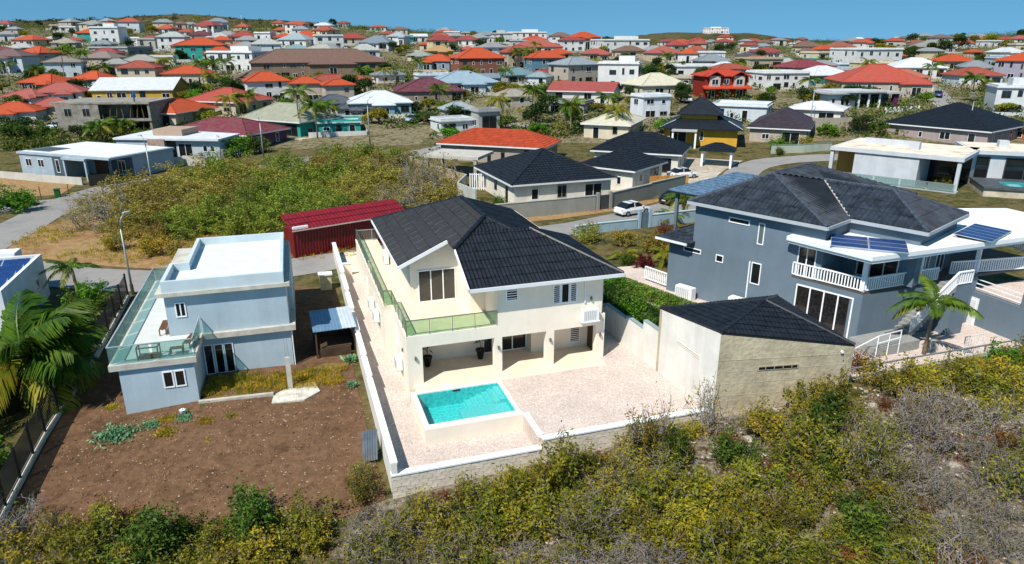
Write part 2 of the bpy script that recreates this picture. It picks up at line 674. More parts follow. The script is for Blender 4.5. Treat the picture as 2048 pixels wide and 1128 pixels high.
def baluster_run(par, p0, p1, h=.95, gap=.19, col='#eef0f1', base=.0):
    """white balustrade between two deck points (may slope); rails plus single balusters as sub-parts"""
    p0, p1 = Vector(p0), Vector(p1)
    m = mat('rail_white', col, rough=.5, var=.05)
    mb = MB()
    up = Vector((0, 0, 1))
    mb.bar(p0 + up * (h - .04), p1 + up * (h - .04), .13, .08)
    mb.bar(p0 + up * .1, p1 + up * .1, .08, .06)
    run = mb.build('balustrade', m, par)
    L = (p1 - p0).length
    n = max(2, int(L / gap))
    key = 'bal%.2f' % h
    if key not in _AC:
        _AC[key] = MB().box(-.04, .04, -.03, .03, .13, h - .08).mesh('baluster', m)
    d = p1 - p0
    rz = math.atan2(d.y, d.x)
    for i in range(n + 1):
        link('baluster', _AC[key], run, loc=p0.lerp(p1, i / n), rz=rz)
    return run

def glass_rail(par, pts, h, tint='#e3f3ea', opac=.10, rail='#8f9899', post=True, gap=1.35, pname='glass_balustrade', thick=.016):
    """balustrade of glass panels with slim posts and a top rail"""
    m = mat('rail_' + rail.strip('#'), rail, rough=.35, var=.08, metal=.6)
    g = glass_mat('glass_' + tint.strip('#'), tint, opac)
    mb = MB()
    for p, q in zip(pts[:-1], pts[1:]):
        mb.bar(Vector(p) + Vector((0, 0, h)), Vector(q) + Vector((0, 0, h)), .05, .05)
    root = mb.build(pname, m, par)
    for p, q in zip(pts[:-1], pts[1:]):
        p, q = Vector(p), Vector(q)
        L = (q - p).length
        n = max(1, round(L / gap))
        for i in range(n):
            a, b = p.lerp(q, (i + .03) / n), p.lerp(q, (i + .97) / n)
            MB().bar(a + Vector((0, 0, h * .5 + .03)), b + Vector((0, 0, h * .5 + .03)), thick, h - .14).build('glass_panel', g, root)
        if post:
            for i in range(n + 1):
                a = p.lerp(q, i / n)
                MB().box(a.x - .022, a.x + .022, a.y - .022, a.y + .022, a.z, a.z + h - .03).build('post', m, root)
    return root
# ------------------------------------------------------------------ the cream villa (local frame: x along its front, y to the back)
random.seed(5)
VA = R(18)
CREAM = mat('villa_plaster', '#ebe1d0', rough=.85, var=.06, scale=.6, bump=.08, bscale=14, fine=.025, streak=.05)
CREAM2 = mat('villa_floor', '#e6d3ba', rough=.7, var=.10, scale=1.5, fine=.04)
WHITE_TRIM = mat('white_trim', '#e8eaec', rough=.45, var=.05)
DARKTILE = mat('dark_tile', (.013, .016, .022), rough=.42, var=.45, scale=2.2, spec=.36, fine=.2, bscale=14, rnd=.12)
DARKDECK = mat('dark_tile_deck', (.014, .016, .02), rough=.6, var=.3)
vil = thing('villa', 'cream two storey villa with dark tiled roof and glass balcony beside the small pool', 'house', (-6.03, 36.5, 0), VA)

w = MB()                                  # ground floor walls round the open patio
w.box(0, .88, 0, .35, -1.2, 3.0)          # corner pier
w.box(0, .3, .35, 5.4, -1.2, 3.0)
w.box(-.55, .3, 5.4, 22.0, -1.2, 2.80)
w.box(5.24, 5.72, 0, .42, -.05, 2.3)
w.box(8.55, 9.07, 0, .42, -.05, 2.3)
w.box(11.9, 12.45, 0, .42, -.05, 2.3)
w.box(.88, 12.45, 0, .35, 2.3, 3.0)       # beam above the openings
w.box(.3, 8.3, 2.85, 3.1, -.05, 3.0)      # back wall, left
w.box(8.3, 8.5, 2.05, 2.85, -.05, 3.0)
w.box(8.5, 12.2, 2.05, 2.3, -.05, 3.0)
w.box(12.2, 12.45, .42, 18.0, -1.2, 5.55)
w.box(.3, 12.2, .35, 2.05, 2.72, 2.95)    # patio ceiling
w.box(.3, 8.3, 2.05, 2.85, 2.72, 2.95)
w.build('wall', CREAM, vil)
u = MB()                                  # upper floor
u.box(5.45, 12.2, 0, .25, 3.0, 5.62)
u.box(5.45, 5.7, .25, 2.7, 3.0, 5.62)
u.box(4.5, 5.45, 2.7, 2.95, 3.0, 6.2)
u.box(4.5, 4.75, 2.95, 5.4, 3.0, 6.9)
u.prism([(1.25, 5.4), (4.5, 5.4), (4.5, 5.6), (1.25, 5.6)], 3.0, [6.0, 7.5, 7.5, 6.0])
u.box(1.25, 1.5, 5.6, 17.2, 3.0, 5.95)
u.box(1.5, 12.2, 16.95, 17.2, 3.0, 5.6)
u.build('upper_wall', CREAM, vil)
d = MB()                                  # balcony slab and side deck
d.prism([(0, .35), (5.45, .35), (5.45, 2.7), (4.5, 2.7), (4.5, 5.4), (0, 5.4)], 2.955, 3.004)
d.box(-.57, 1.25, 5.4, 22.0, 2.80, 3.004)
d.build('balcony_floor', CREAM2, vil)
MB().box(.3, 12.2, .02, 2.85, -.30, .012).box(.3, 12.2, -1.05, .02, -.3, .004).build('patio_floor', CREAM2, vil)
MB().box(-.57, -.47, 5.4, 22.0, 3.004, 3.10).box(-.05, .09, 0, 5.4, 3.0, 3.06).box(.09, 5.45, 0, .09, 3.0, 3.06).build('balcony_kerb', CREAM, vil)

# windows and doors
window(vil, 'f', 5.4, 1.74, 4.22, 3.02, 5.2, panes=3, name='sliding_door', glass=mat('door_glass', (.045, .042, .038), rough=.08, var=.2, spec=.5))
window(vil, 'f', 0, 5.95, 6.72, 4.56, 5.32, louvre=True, name='louvre_window')
window(vil, 'f', 0, 8.92, 9.42, 4.02, 5.3, louvre=True, name='louvre_window')
window(vil, 'f', 0, 9.44, 10.0, 4.02, 5.3, name='window')
window(vil, 'f', 0, 10.02, 10.5, 4.02, 5.3, louvre=True, name='louvre_window')
window(vil, 'f', 2.85, 6.3, 8.25, .02, 2.15, panes=2, name='glazed_door')
window(vil, 'f', 2.85, 5.3, 5.95, .02, 2.15, name='glazed_door')
window(vil, 'f', 2.05, 10.95, 11.7, .35, 2.1, louvre=True, name='louvre_window')
MB().box(12.17, 12.198, 1.15, 1.95, .02, 2.1).build('door', mat('brown_door', (.05, .03, .02), rough=.5), vil)
window(vil, 'l', -.55, 8.4, 9.1, .55, 1.9, louvre=True, name='louvre_window')
window(vil, 'l', 0, 3.4, 4.3, 1.0, 2.2, louvre=True, name='louvre_window')
window(vil, 'l', -.55, 14.2, 15.0, .8, 2.0, louvre=True, name='louvre_window')

# roof: left slope, front slope, wing and rear slopes (all measured from the photograph's lines)
ZE, K = 5.78, .466
lz = lambda x: ZE + K * (x - .45)
fz = lambda y: ZE + .455 * (y + .7)
AP = (6.2, 5.15, lz(6.2))
AR = (6.2, 11.4, lz(6.2))
kL = 3.6
vK = (lz(kL) - ZE) / .455 - .7
WR = 3.8
wz = fz(WR)
RA, RB = (6.2 + (AP[2] - wz) / K, WR, wz), (8.75, WR, wz)
T = dict(panel=(1.18, .78), wave=.236, amp=.075, course=.78, step=.022, under=DARKDECK)
tiled_slope(vil, [(.45, 4.7, lz(.45)), (kL, 4.7, lz(kL)), (kL, 14.2, lz(kL)), (.45, 17.6, lz(.45))], (.45, 4.7, lz(.45)), (.45, 17.6, lz(.45)), DARKTILE, **T)
tiled_slope(vil, [(kL, vK, lz(kL)), AP, AR, (kL, 14.2, lz(kL))], (kL, vK, lz(kL)), (kL, 14.2, lz(kL)), DARKTILE, **T)
hu = kL + (6.2 - kL) * (WR - vK) / (AP[1] - vK)
tiled_slope(vil, [(kL, -.7, ZE), (13.2, -.7, ZE), RB, (hu, WR, wz), (kL, vK, lz(kL))], (kL, -.7, ZE), (13.2, -.7, ZE), DARKTILE, **T)
tiled_slope(vil, [(hu, WR, wz), RA, AP], (hu, WR, wz), RA, DARKTILE, **T)
T2 = dict(wave=.236, amp=.075, course=.78, step=.022, under=DARKDECK, panel=(2.36, 1.56))
tiled_slope(vil, [(13.2, -.7, ZE), (13.2, 8.3, ZE), RB], (13.2, -.7, ZE), (13.2, 8.3, ZE), DARKTILE, **T2)
tiled_slope(vil, [(13.2, 8.3, ZE), (11.95, 8.3, ZE), RA, RB], (13.2, 8.3, ZE), (11.95, 8.3, ZE), DARKTILE, **T2)
tiled_slope(vil, [(11.95, 8.3, ZE), (11.95, 17.6, ZE), AR, AP, RA], (11.95, 8.3, ZE), (11.95, 17.6, ZE), DARKTILE, **T2)
tiled_slope(vil, [(11.95, 17.6, ZE), (.45, 17.6, ZE), AR], (11.95, 17.6, ZE), (.45, 17.6, ZE), DARKTILE, **T2)
cap_line(vil, [AP, AR], DARKTILE, .15)
cap_line(vil, [(kL, vK, lz(kL) + .03), (AP[0], AP[1], AP[2] + .03)], DARKTILE, .17)
cap_line(vil, [AP, RA, RB, (13.2, -.7, ZE + .02)], DARKTILE, .11)
cap_line(vil, [RB, (13.2, 8.3, ZE)], DARKTILE, .11)
cap_line(vil, [AR, (.45, 17.6, ZE)], DARKTILE, .11)
gutter(vil, [(kL, -.76, ZE - .09), (13.25, -.76, ZE - .09)], '#d5d9dc', .1, .2)
gutter(vil, [(13.26, -.76, ZE - .09), (13.26, 8.3, ZE - .09)], '#d5d9dc', .1, .2)
gutter(vil, [(.40, 4.66, ZE - .08), (kL, 4.66, lz(kL) - .08)], '#e4e7ea', .08, .22)
gutter(vil, [(kL - .05, -.72, ZE - .07), (kL - .05, vK, lz(kL) - .07)], '#e4e7ea', .08, .2)
gutter(vil, [(.40, 4.7, ZE - .1), (.40, 17.6, ZE - .1)], '#e4e7ea', .08, .16)
MB().prism([(kL + .02, -.62), (13.1, -.62), (13.1, 0), (5.45, 0), (5.45, 2.7), (4.5, 2.7), (4.5, 3.0), (kL + .02, 3.0)], 5.6, 5.618).build('soffit', CREAM, vil)
glass_rail(vil, [(-.50, 21.6, 3.10), (-.50, 5.47, 3.10), (.02, 5.47, 3.06), (.02, .05, 3.06), (5.42, .05, 3.06)], .95, tint='#d9ecd9', opac=.08, rail='#808a86')
glass_rail(vil, [(-.50, 21.6, 3.0), (3.4, 21.6, 3.0)], .95, tint='#e6f3ea', opac=.04, rail='#c2c6c6', pname='end_balustrade')
dp = MB().box(10.98, 11.05, -.09, -.02, 3.9, 5.6)
dp.build('downpipe', WHITE_TRIM, vil)
LAMPM = mat('lamp_metal', (.22, .2, .18), rough=.35, metal=.7)
for (x, z) in ((.45, 1.55), (5.48, 1.55), (8.8, 1.6), (12.15, 1.5), (11.45, 4.0)):
    MB().box(x - .05, x + .05, -.09, -.002, z, z + .22).tube((x, -.12, z + .04), (x, -.12, z + .2), .05).build('wall_lamp', LAMPM, vil)
MB().box(4.39, 4.498, 3.9, 4.0, 4.5, 4.7).build('wall_lamp', LAMPM, vil)
MB().box(-.1, -.002, 1.5, 1.6, 1.5, 1.7).build('wall_lamp', LAMPM, vil)
# sloping stay beside the hanging unit
MB().bar((12.0, -.03, 3.2), (12.38, -.03, 2.35), .03, .03).build('pipe', WHITE_TRIM, vil)

W_ = lambda *p: loc2w(vil, p)
a = place_ac(W_(11.3, -.24, 2.72), VA, 'boxed air conditioner hung on the front of the cream villa above the patio', 1.2)
MB().box(-.5, .5, -.2, .2, .0, .055).build('shelf', WHITE_TRIM, a)
place_ac(W_(-.78, 10.6, 1.0), VA - R(90), 'air conditioner on the villa side wall, farther of the pair under the glass balcony', 1.05)
place_ac(W_(-.78, 8.0, 1.05), VA - R(90), 'air conditioner on the villa side wall, nearer of the pair under the glass balcony', 1.05)
place_ac(W_(-.22, 2.3, .05), VA - R(90), 'air conditioner on the villa side wall just behind the front corner pier', 1.05)
place_ac(W_(.95, 14.6, 3.0), VA - R(90), 'air conditioner standing on the villa upper deck below the left roof eave', 1.05)

def pot_plant(loc, label, seed):
    rnd = random.Random(seed)
    t = thing('potted_plant', label, 'potted plant', loc)
    MB().lathe([(.16, 0), (.17, .02), (.27, .55), (.31, .57), (.31, .66), (.26, .66), (.25, .58)], 14).build('pot', mat('pot_black', (.008, .008, .009), rough=.35, var=.2), t, True)
    MB().lathe([(.0, .55), (.25, .57)], 12).build('soil', mat('pot_soil', (.05, .03, .02)), t)
    MB().path([(0, 0, .5), (.02, 0, .9), (-.02, .03, 1.25)], [.025, .02, .012]).build('stem', mat('stem_brown', '#6d5a3c'), t)
    lf = MB()
    for k in range(11):
        an = rnd.uniform(0, 6.28)
        p = Vector((0, .02, 1.15 + rnd.uniform(-.1, .12)))
        dr = Vector((math.cos(an), math.sin(an), rnd.uniform(.2, .8))).normalized()
        sd = dr.cross(Vector((0, 0, 1))).normalized() * .06
        q = p + dr * .28
        e = q + dr * .25 - Vector((0, 0, .18))
        lf.add([p, q - sd, e, q + sd], [(0, 1, 2, 3)])
    lf.build('foliage', leaf_mat('leaf_pot', '#5d7a26', '#33501a'), t)
    return t
pot_plant(W_(1.55, 2.15, .012), 'black pot with a small plant at the left end of the villa patio', 1)
pot_plant(W_(4.95, 2.2, .012), 'black pot with a small plant near the middle pier of the villa patio', 2)

# ------------------------------------------------------------------ paved terraces, pool and walls of the villa
def paving_mat():
    m = bpy.data.materials.new('pink_paving')
    m.use_nodes = True
    nt = m.node_tree
    b = nt.nodes['Principled BSDF']
    tc = nt.nodes.new('ShaderNodeTexCoord')
    vo = nt.nodes.new('ShaderNodeTexVoronoi')
    vo.feature = 'DISTANCE_TO_EDGE'
    vo.inputs['Scale'].default_value = 9.0
    v2 = nt.nodes.new('ShaderNodeTexVoronoi')
    v2.inputs['Scale'].default_value = 9.0
    no = nt.nodes.new('ShaderNodeTexNoise')
    no.inputs['Scale'].default_value = .5
    no.inputs['Detail'].default_value = 6
    for x in (vo, v2, no):
        nt.links.new(tc.outputs['Object'], x.inputs['Vector'])
    r = nt.nodes.new('ShaderNodeValToRGB')
    r.color_ramp.elements[0].color = (.42, .32, .275, 1)
    r.color_ramp.elements[1].color = (.67, .565, .50, 1)
    r.color_ramp.elements[1].position = .12
    nt.links.new(vo.outputs['Distance'], r.inputs[0])
    mr = nt.nodes.new('ShaderNodeMapRange')
    mr.inputs[3].default_value = .84
    mr.inputs[4].default_value = 1.06
    sp = nt.nodes.new('ShaderNodeSeparateColor')
    nt.links.new(v2.outputs['Color'], sp.inputs[0])
    nt.links.new(sp.outputs[0], mr.inputs[0])
    m3 = nt.nodes.new('ShaderNodeMapRange')
    m3.inputs[1].default_value = .3
    m3.inputs[2].default_value = .7
    m3.inputs[3].default_value = .88
    m3.inputs[4].default_value = 1.06
    nt.links.new(no.outputs['Fac'], m3.inputs[0])
    mu = nt.nodes.new('ShaderNodeMath')
    mu.operation = 'MULTIPLY'
    nt.links.new(mr.outputs[0], mu.inputs[0])
    nt.links.new(m3.outputs[0], mu.inputs[1])
    sc = nt.nodes.new('ShaderNodeVectorMath')
    sc.operation = 'SCALE'
    nt.links.new(r.outputs[0], sc.inputs[0])
    nt.links.new(mu.outputs[0], sc.inputs['Scale'])
    nt.links.new(sc.outputs[0], b.inputs['Base Color'])
    b.inputs['Roughness'].default_value = .8
    bp = nt.nodes.new('ShaderNodeBump')
    bp.inputs['Strength'].default_value = .5
    bp.inputs['Distance'].default_value = .02
    nt.links.new(vo.outputs['Distance'], bp.inputs['Height'])
    nt.links.new(bp.outputs[0], b.inputs['Normal'])
    return m
PAVE = paving_mat()
def local_struct(name, mb, m, kind='structure'):
    o = mb.build(name, m)
    o.location = vil.location
    o.rotation_euler = vil.rotation_euler
    o['kind'] = kind
    return o
local_struct('lower_terrace', MB().prism([(-1.97, -7.62), (5.27, -7.62), (5.27, -5.3), (-.1, -5.3), (-.1, -1.0), (0, -1.0), (0, 2), (-1.97, 2)], -1.3, -.9), PAVE)
local_struct('upper_terrace', MB().prism([(5.25, -7.75), (14.9, -7.75), (14.62, 2), (14.3, 12), (12.45, 12), (12.45, .0), (12.2, -.002), (12.2, -1.05), (5.25, -1.05)], -1.4, 0.0), PAVE)
al = MB()                       # side alley rising to the street
al.prism([(-1.97, 2), (0, 2), (0, 5.4), (-1.97, 5.4)], -1.4, [-.9, -.9, -.62, -.62])
al.prism([(-1.97, 5.4), (-.55, 5.4), (-.55, 20), (-1.97, 20)], -1.4, [-.62, -.62, .5, .5])
local_struct('side_alley', al, PAVE)
local_struct('driveway', MB().prism([(-1.97, 20), (-.55, 20), (-.55, 22), (6, 22), (6, 27), (-1.97, 27)], -1.2, [.5, .5, .5, .5, .55, .55]), mat('cream_concrete', '#e3d4bd', rough=.8, var=.1, scale=.9, fine=.05))

pool = thing('swimming_pool', 'raised rectangular plunge pool with turquoise water in front of the cream villa', 'swimming pool', vil.location, VA)
PX0, PX1, PY0, PY1 = .2, 5.03, -4.82, -1.27
p = MB()
p.box(-.1, PX0, -5.3, -1.0, -1.3, .05).box(PX1, 5.25, -5.3, -1.0, -1.3, .05)
p.box(PX0, PX1, -5.3, PY0, -1.3, .05).box(PX0, PX1, PY1, -1.0, -1.3, .05)
p.build('coping', CREAM, pool)
TILEB = mat('pool_tile', (.045, .44, .46), rough=.4, var=.25, scale=6, col2=(.13, .64, .62), mixs=(.42, .60), fine=.1, bscale=30)
q = MB().box(PX0, PX1, PY0, PY1, -1.08, -.98)
q.box(PX0, PX0 + .03, PY0, PY1, -.98, -.02).box(PX1 - .03, PX1, PY0, PY1, -.98, -.02).box(PX0 + .03, PX1 - .03, PY0, PY0 + .03, -.98, -.02).box(PX0 + .03, PX1 - .03, PY1 - .03, PY1, -.98, -.02)
q.build('basin', TILEB, pool)
MB().box(2.25, PX1 - .03, PY0 + .03, -2.95, -.98, -.42).build('shallow_ledge', mat('pool_ledge', (.22, .62, .62), rough=.4, var=.3, scale=14), pool)
for k in range(6):
    MB().box(PX1 - .03 - .34 * (k + 1), PX1 - .03 - .34 * k, -2.94, PY1 - .03, -.979, -.20 - .12 * k).build('step', mat('pool_ledge', 0), pool)
def water_mat():
    m = bpy.data.materials.new('pool_water')
    m.use_nodes = True
    nt = m.node_tree
    nt.nodes.clear()
    out = nt.nodes.new('ShaderNodeOutputMaterial')
    tr = nt.nodes.new('ShaderNodeBsdfTransparent')
    tr.inputs[0].default_value = (.58, .93, .93, 1)
    gl = nt.nodes.new('ShaderNodeBsdfGlossy')
    gl.inputs['Roughness'].default_value = .03
    lw = nt.nodes.new('ShaderNodeLayerWeight')
    fp = nt.nodes.new('ShaderNodeMath')
    fp.operation = 'POWER'
    fp.inputs[1].default_value = 4.0
    nt.links.new(lw.outputs['Facing'], fp.inputs[0])
    fr = nt.nodes.new('ShaderNodeMapRange')
    fr.inputs[3].default_value = .02
    fr.inputs[4].default_value = .8
    nt.links.new(fp.outputs[0], fr.inputs[0])
    mx = nt.nodes.new('ShaderNodeMixShader')
    no = nt.nodes.new('ShaderNodeTexNoise')
    no.inputs['Scale'].default_value = 5
    no.inputs['Detail'].default_value = 3
    tc = nt.nodes.new('ShaderNodeTexCoord')
    nt.links.new(tc.outputs['Object'], no.inputs['Vector'])
    bp = nt.nodes.new('ShaderNodeBump')
    bp.inputs['Strength'].default_value = .25
    bp.inputs['Distance'].default_value = .04
    nt.links.new(no.outputs['Fac'], bp.inputs['Height'])
    nt.links.new(bp.outputs[0], gl.inputs['Normal'])
    nt.links.new(bp.outputs[0], lw.inputs['Normal'])
    nt.links.new(fr.outputs[0], mx.inputs[0])
    nt.links.new(tr.outputs[0], mx.inputs[1])
    nt.links.new(gl.outputs[0], mx.inputs[2])
    nt.links.new(mx.outputs[0], out.inputs[0])
    return m
WATER = water_mat()
MB().poly([(PX0 + .03, PY0 + .03, -.09), (PX1 - .03, PY0 + .03, -.09), (PX1 - .03, PY1 - .03, -.09), (PX0 + .03, PY1 - .03, -.09)]).build('water', WATER, pool)
MB().box(2.3, 2.75, PY1 - .06, PY1 - .031, -.12, -.03).build('skimmer', mat('skimmer_dark', (.03, .03, .03)), pool)
MB().box(1.95, 2.45, -.98, -.62, .006, .05).build('skimmer_lid', WHITE_TRIM, pool)

# garden walls of the villa
def brick_face(par, x0, x1, y, ztop, zbot, mbrick, bw=.43, bh=.205, proud=.028):
    """single bricks on the outer (-Y) face of a wall, joints recessed"""
    key = ('brick', bw, bh, mbrick.name)
    if key not in _AC:
        full = MB().box(-bw / 2 + .007, bw / 2 - .007, -proud, .02, -bh / 2 + .007, bh / 2 - .007).mesh('brick', mbrick)
        half = MB().box(-bw / 4 + .007, bw / 4 - .007, -proud, .02, -bh / 2 + .007, bh / 2 - .007).mesh('brick', mbrick)
        _AC[key] = (full, half)
    full, half = _AC[key]
    z = ztop - bh / 2
    row = 0
    while z > zbot(0) - bh if callable(zbot) else z > zbot - bh:
        x = x0
        if row % 2:
            o = link('brick', half, par, loc=(x + bw / 4, y + random.uniform(-.008, .008), z))
            x += bw / 2
        while x < x1 - bw / 2 + .01:
            if x + bw > x1 + .02:
                link('brick', half, par, loc=(x + bw / 4, y + random.uniform(-.008, .008), z))
                x += bw / 2
                continue
            o = link('brick', full, par, loc=(x + bw / 2, y + random.uniform(-.01, .01), z))
            o.rotation_euler = (random.uniform(-.02, .02), 0, random.uniform(-.015, .015))
            x += bw
        z -= bh
        row += 1
BRICKM = mat('pale_brick', '#d8cfbf', rough=.9, var=.25, scale=2.5, bump=.5, bscale=22, fine=.08, rnd=.25)
MORT = mat('mortar', '#b6ad9c', rough=.95, var=.2, scale=3)
fw = thing('boundary_wall', 'whitewashed block wall with white coping closing the lower pool terrace', 'wall', vil.location, VA)
MB().box(-2.25, 5.35, -7.93, -7.62, -2.6, -.56).build('core', MORT, fw)
MB().box(-2.29, 5.35, -8.0, -7.60, -.556, -.47).build('coping', WHITE_TRIM, fw)
brick_face(fw, -2.24, 5.3, -7.935, -.57, -2.3, BRICKM)
fw2 = thing('boundary_wall', 'taller pale block wall with white coping at the edge of the upper terrace near garage', 'wall', vil.location, VA)
MB().box(5.36, 15.0, -8.05, -7.75, -2.2, .03).build('core', MORT, fw2)
MB().box(5.36, 15.0, -8.12, -7.73, .034, .12).build('coping', WHITE_TRIM, fw2)
brick_face(fw2, 5.4, 14.9, -8.055, .03, -1.35, BRICKM)
rw = thing('retaining_wall', 'low white retaining wall stepping from pool corner to front wall', 'wall', vil.location, VA)
MB().box(5.27, 5.52, -7.6, -5.3, -1.0, .06).build('core', CREAM, rw)
MB().box(5.24, 5.55, -7.6, -5.3, .061, .10).build('coping', WHITE_TRIM, rw)
lw = thing('boundary_wall', 'long white plastered wall stepping up beside the villa alley', 'wall', vil.location, VA)
WWALL = wall_mat('#e9e5dc')
zt0 = .15
ys = [-7.95, 1.3, 4.0, 7.5, 11.0, 14.5, 18.0, 27.0]
tp = [.12, .30, .48, .72, .98, 1.25, 1.55]
for i in range(7):
    MB().box(-2.25, -1.98, ys[i], ys[i + 1] - .002, -2.4 if i == 0 else -1.6, tp[i]).build('wall_section', WWALL, lw)
    MB().box(-2.29, -1.94, ys[i], ys[i + 1] - .002, tp[i] + .002, tp[i] + .07).build('coping', WHITE_TRIM, lw)
ew = thing('gate_pier', 'short cream gate pier at the street end of the villa alley', 'pier', vil.location, VA)
MB().box(-1.94, -1.2, 20.2, 20.5, .45, 1.5).build('pier', CREAM, ew)
MB().box(-1.95, -1.17, 20.17, 20.53, 1.502, 1.56).build('coping', WHITE_TRIM, ew)
# ------------------------------------------------------------------ pale blue flat-roofed house
random.seed(11)
BLUEW = mat('pale_blue_plaster', '#a9bac4', rough=.85, var=.10, scale=.5, bump=.10, bscale=12, fine=.03, streak=.07)
CONC = mat('raw_concrete', '#bdb8ac', rough=.9, var=.22, scale=1.4, bump=.25, bscale=20, fine=.06)
bh = thing('blue_house', 'pale blue flat roofed two storey house with glass railed terrace on the brown lot', 'house', (-22.08, 35.2, -1.3), R(17))
b = MB()
b.box(0, 3.9, 0, 3.4, -.6, 2.92).box(0, 9.25, 3.4, 13.0, -.6, 2.92).box(0, 2.2, 13.0, 14.8, -.6, 2.92)
b.build('wall', BLUEW, bh)
MB().box(2.25, 9.25, 3.42, 12.9, 3.272, 5.9).box(9.25, 9.55, 6.0, 12.9, 3.272, 6.0).build('upper_wall', BLUEW, bh)
MB().prism([(-.42, -.18), (4.1, -.18), (4.1, 3.1), (9.6, 3.1), (9.6, 13.2), (2.4, 13.2), (2.4, 15.1), (-.42, 15.1)], 2.922, 3.27).build('floor_slab', CONC, bh)
MB().prism([(1.85, 3.05), (9.52, 3.05), (9.52, 13.2), (1.85, 13.2)], 5.902, 6.15).build('roof_slab', CONC, bh)
ring = [(2.24, 3.15), (9.2, 3.15), (9.2, 13.1), (3.2, 13.1), (3.2, 7.05), (2.24, 7.05)]
inn = [(2.46, 3.37), (8.98, 3.37), (8.98, 12.88), (3.42, 12.88), (3.42, 6.83), (2.46, 6.83)]
pw = MB()
for i in range(6):
    j = (i + 1) % 6
    pw.prism([ring[i], ring[j], inn[j], inn[i]], 6.152, 6.86)
pw.build('parapet', mat('parapet_blue', '#bccad0', rough=.8, var=.1, scale=.6), bh)
MB().prism(inn, 6.152, 6.34).build('roof_screed', mat('white_screed', '#d3d9da', rough=.9, var=.15, scale=1.1, bump=.4, bscale=5, fine=.05), bh)
MB().prism([(-.30, -.06), (3.98, -.06), (3.98, 3.38), (2.22, 3.38), (2.22, 15.0), (-.30, 15.0)], 3.272, 3.285).build('terrace_floor', mat('terrace_tile', '#c9ccc9', rough=.6, var=.08, scale=2), bh)
for x in (2.17, 2.79):
    window(bh, 'f', 0, x, x + .57, 1.46, 2.5)
for x in (3.98, 4.6, 5.18):
    window(bh, 'f', 3.4, x, x + .55, .42, 2.45, fr=.06, name='window')
window(bh, 'f', 3.42, 2.78, 3.38, 4.45, 5.4, panes=2)
glass_rail(bh, [(.6, 14.95, 3.29), (-.34, 14.95, 3.29), (-.34, -.1, 3.29), (4.02, -.1, 3.29), (4.02, 3.35, 3.29)], 1.08, tint='#cfe6e2', opac=.10, rail='#d8dfe0', post=False, gap=2.2, thick=.03)
MB().box(9.30, 9.36, 3.30, 3.36, .4, 2.9).build('downpipe', WHITE_TRIM, bh)
BW = lambda *p: loc2w(bh, p)
WOODF = mat('brown_wood', '#6b4a33', rough=.65, var=.3, scale=6)
def slat_seat(name, label, cat, loc, rz, L=1.3, W=.45, H=.43):
    t = thing(name, label, cat, loc, rz)
    n = max(3, int(W / .11))
    for i in range(n):
        MB().box(-L / 2, L / 2, -W / 2 + i * W / n, -W / 2 + (i + .8) * W / n, H - .04, H).build('slat', WOODF, t)
    for sx in (-1, 1):
        for sy in (-1, 1):
            MB().box(sx * (L / 2 - .03) - .03, sx * (L / 2 - .03) + .03, sy * (W / 2 - .04) - .03, sy * (W / 2 - .04) + .03, 0, H - .042).build('leg', WOODF, t)
    MB().box(-L / 2 + .06, L / 2 - .06, -.02, .02, H - .10, H - .042).build('rail', WOODF, t)
    return t
slat_seat('bench', 'long slatted brown bench against the upper wall of the blue house', 'bench', BW(1.85, 4.4, 3.286), R(17 + 90), 1.6)
slat_seat('bench', 'slatted brown bench beside the right glass panel of the blue terrace', 'bench', BW(3.65, 1.7, 3.286), R(17 + 78), 1.5)
slat_seat('stool', 'small brown stool at the front right corner of the blue terrace', 'stool', BW(3.05, .5, 3.286), R(17), .7, .4, .42)
t = thing('side_table', 'open brown frame table at the front glass of the blue terrace', 'table', BW(1.6, .45, 3.286), R(15))
MB().box(-.55, .55, -.3, .3, .1, .16).build('shelf', WOODF, t)
MB().bar((-.55, -.3, .72), (.55, -.3, .72), .06, .06).bar((-.55, .3, .72), (.55, .3, .72), .06, .06).bar((-.55, -.3, .72), (-.55, .3, .72), .06, .06).bar((.55, -.3, .72), (.55, .3, .72), .06, .06).build('top_frame', WOODF, t)
for sx in (-.54, .54):
    for sy in (-.29, .29):
        MB().box(sx - .03, sx + .03, sy - .03, sy + .03, 0, .69).build('leg', WOODF, t)
t = thing('water_tank', 'small white box and rusty tins in the roof corner of the blue house', 'box', BW(2.75, 3.7, 6.345), R(17))
MB().box(-.2, .15, -.15, .15, 0, .3).build('box', WHITE_TRIM, t)
MB().box(-.25, .1, -.3, -.18, 0, .12).build('tin', mat('rust', '#6a2f22'), t)

# things standing on the brown lot
t = thing('concrete_post', 'grey concrete post with bare rebar beside the blue house', 'post', (-13.55, 38.1, -1.1), R(17))
MB().box(-.14, .14, -.12, .12, 0, 2.15).build('shaft', CONC, t)
for sx in (-.08, .08):
    MB().tube((sx, 0, 2.15), (sx, 0, 3.35), .012, n=4).build('rebar', mat('rebar', '#7c6a5c', rough=.7), t)
gs = MB().prism([(-14.1, 36.2), (-12.3, 36.65), (-11.65, 37.75), (-12.5, 39.2), (-13.6, 38.6), (-14.3, 37.2)], -1.35, -1.02)
tag(gs.build('concrete_slab', mat('pale_concrete', '#cfcabd', rough=.95, var=.3, scale=2, bump=.3, bscale=16, fine=.1)), 'broken pale concrete slab lying round the concrete post', 'slab')
t = MB()
ca, cb = Vector((-18.3, 36.1, -.95)), Vector((-14.3, 37.2, -1.0))
t.bar(ca, cb, .22, .3)
tag(t.build('concrete_kerb', CONC), 'low concrete kerb running from the blue house wing to the slab', 'kerb')
sh = thing('shed', 'ramshackle shed with half blue half white sheet roof against the villa wall', 'shed', (-12.2, 43.9, -1.0), R(20))
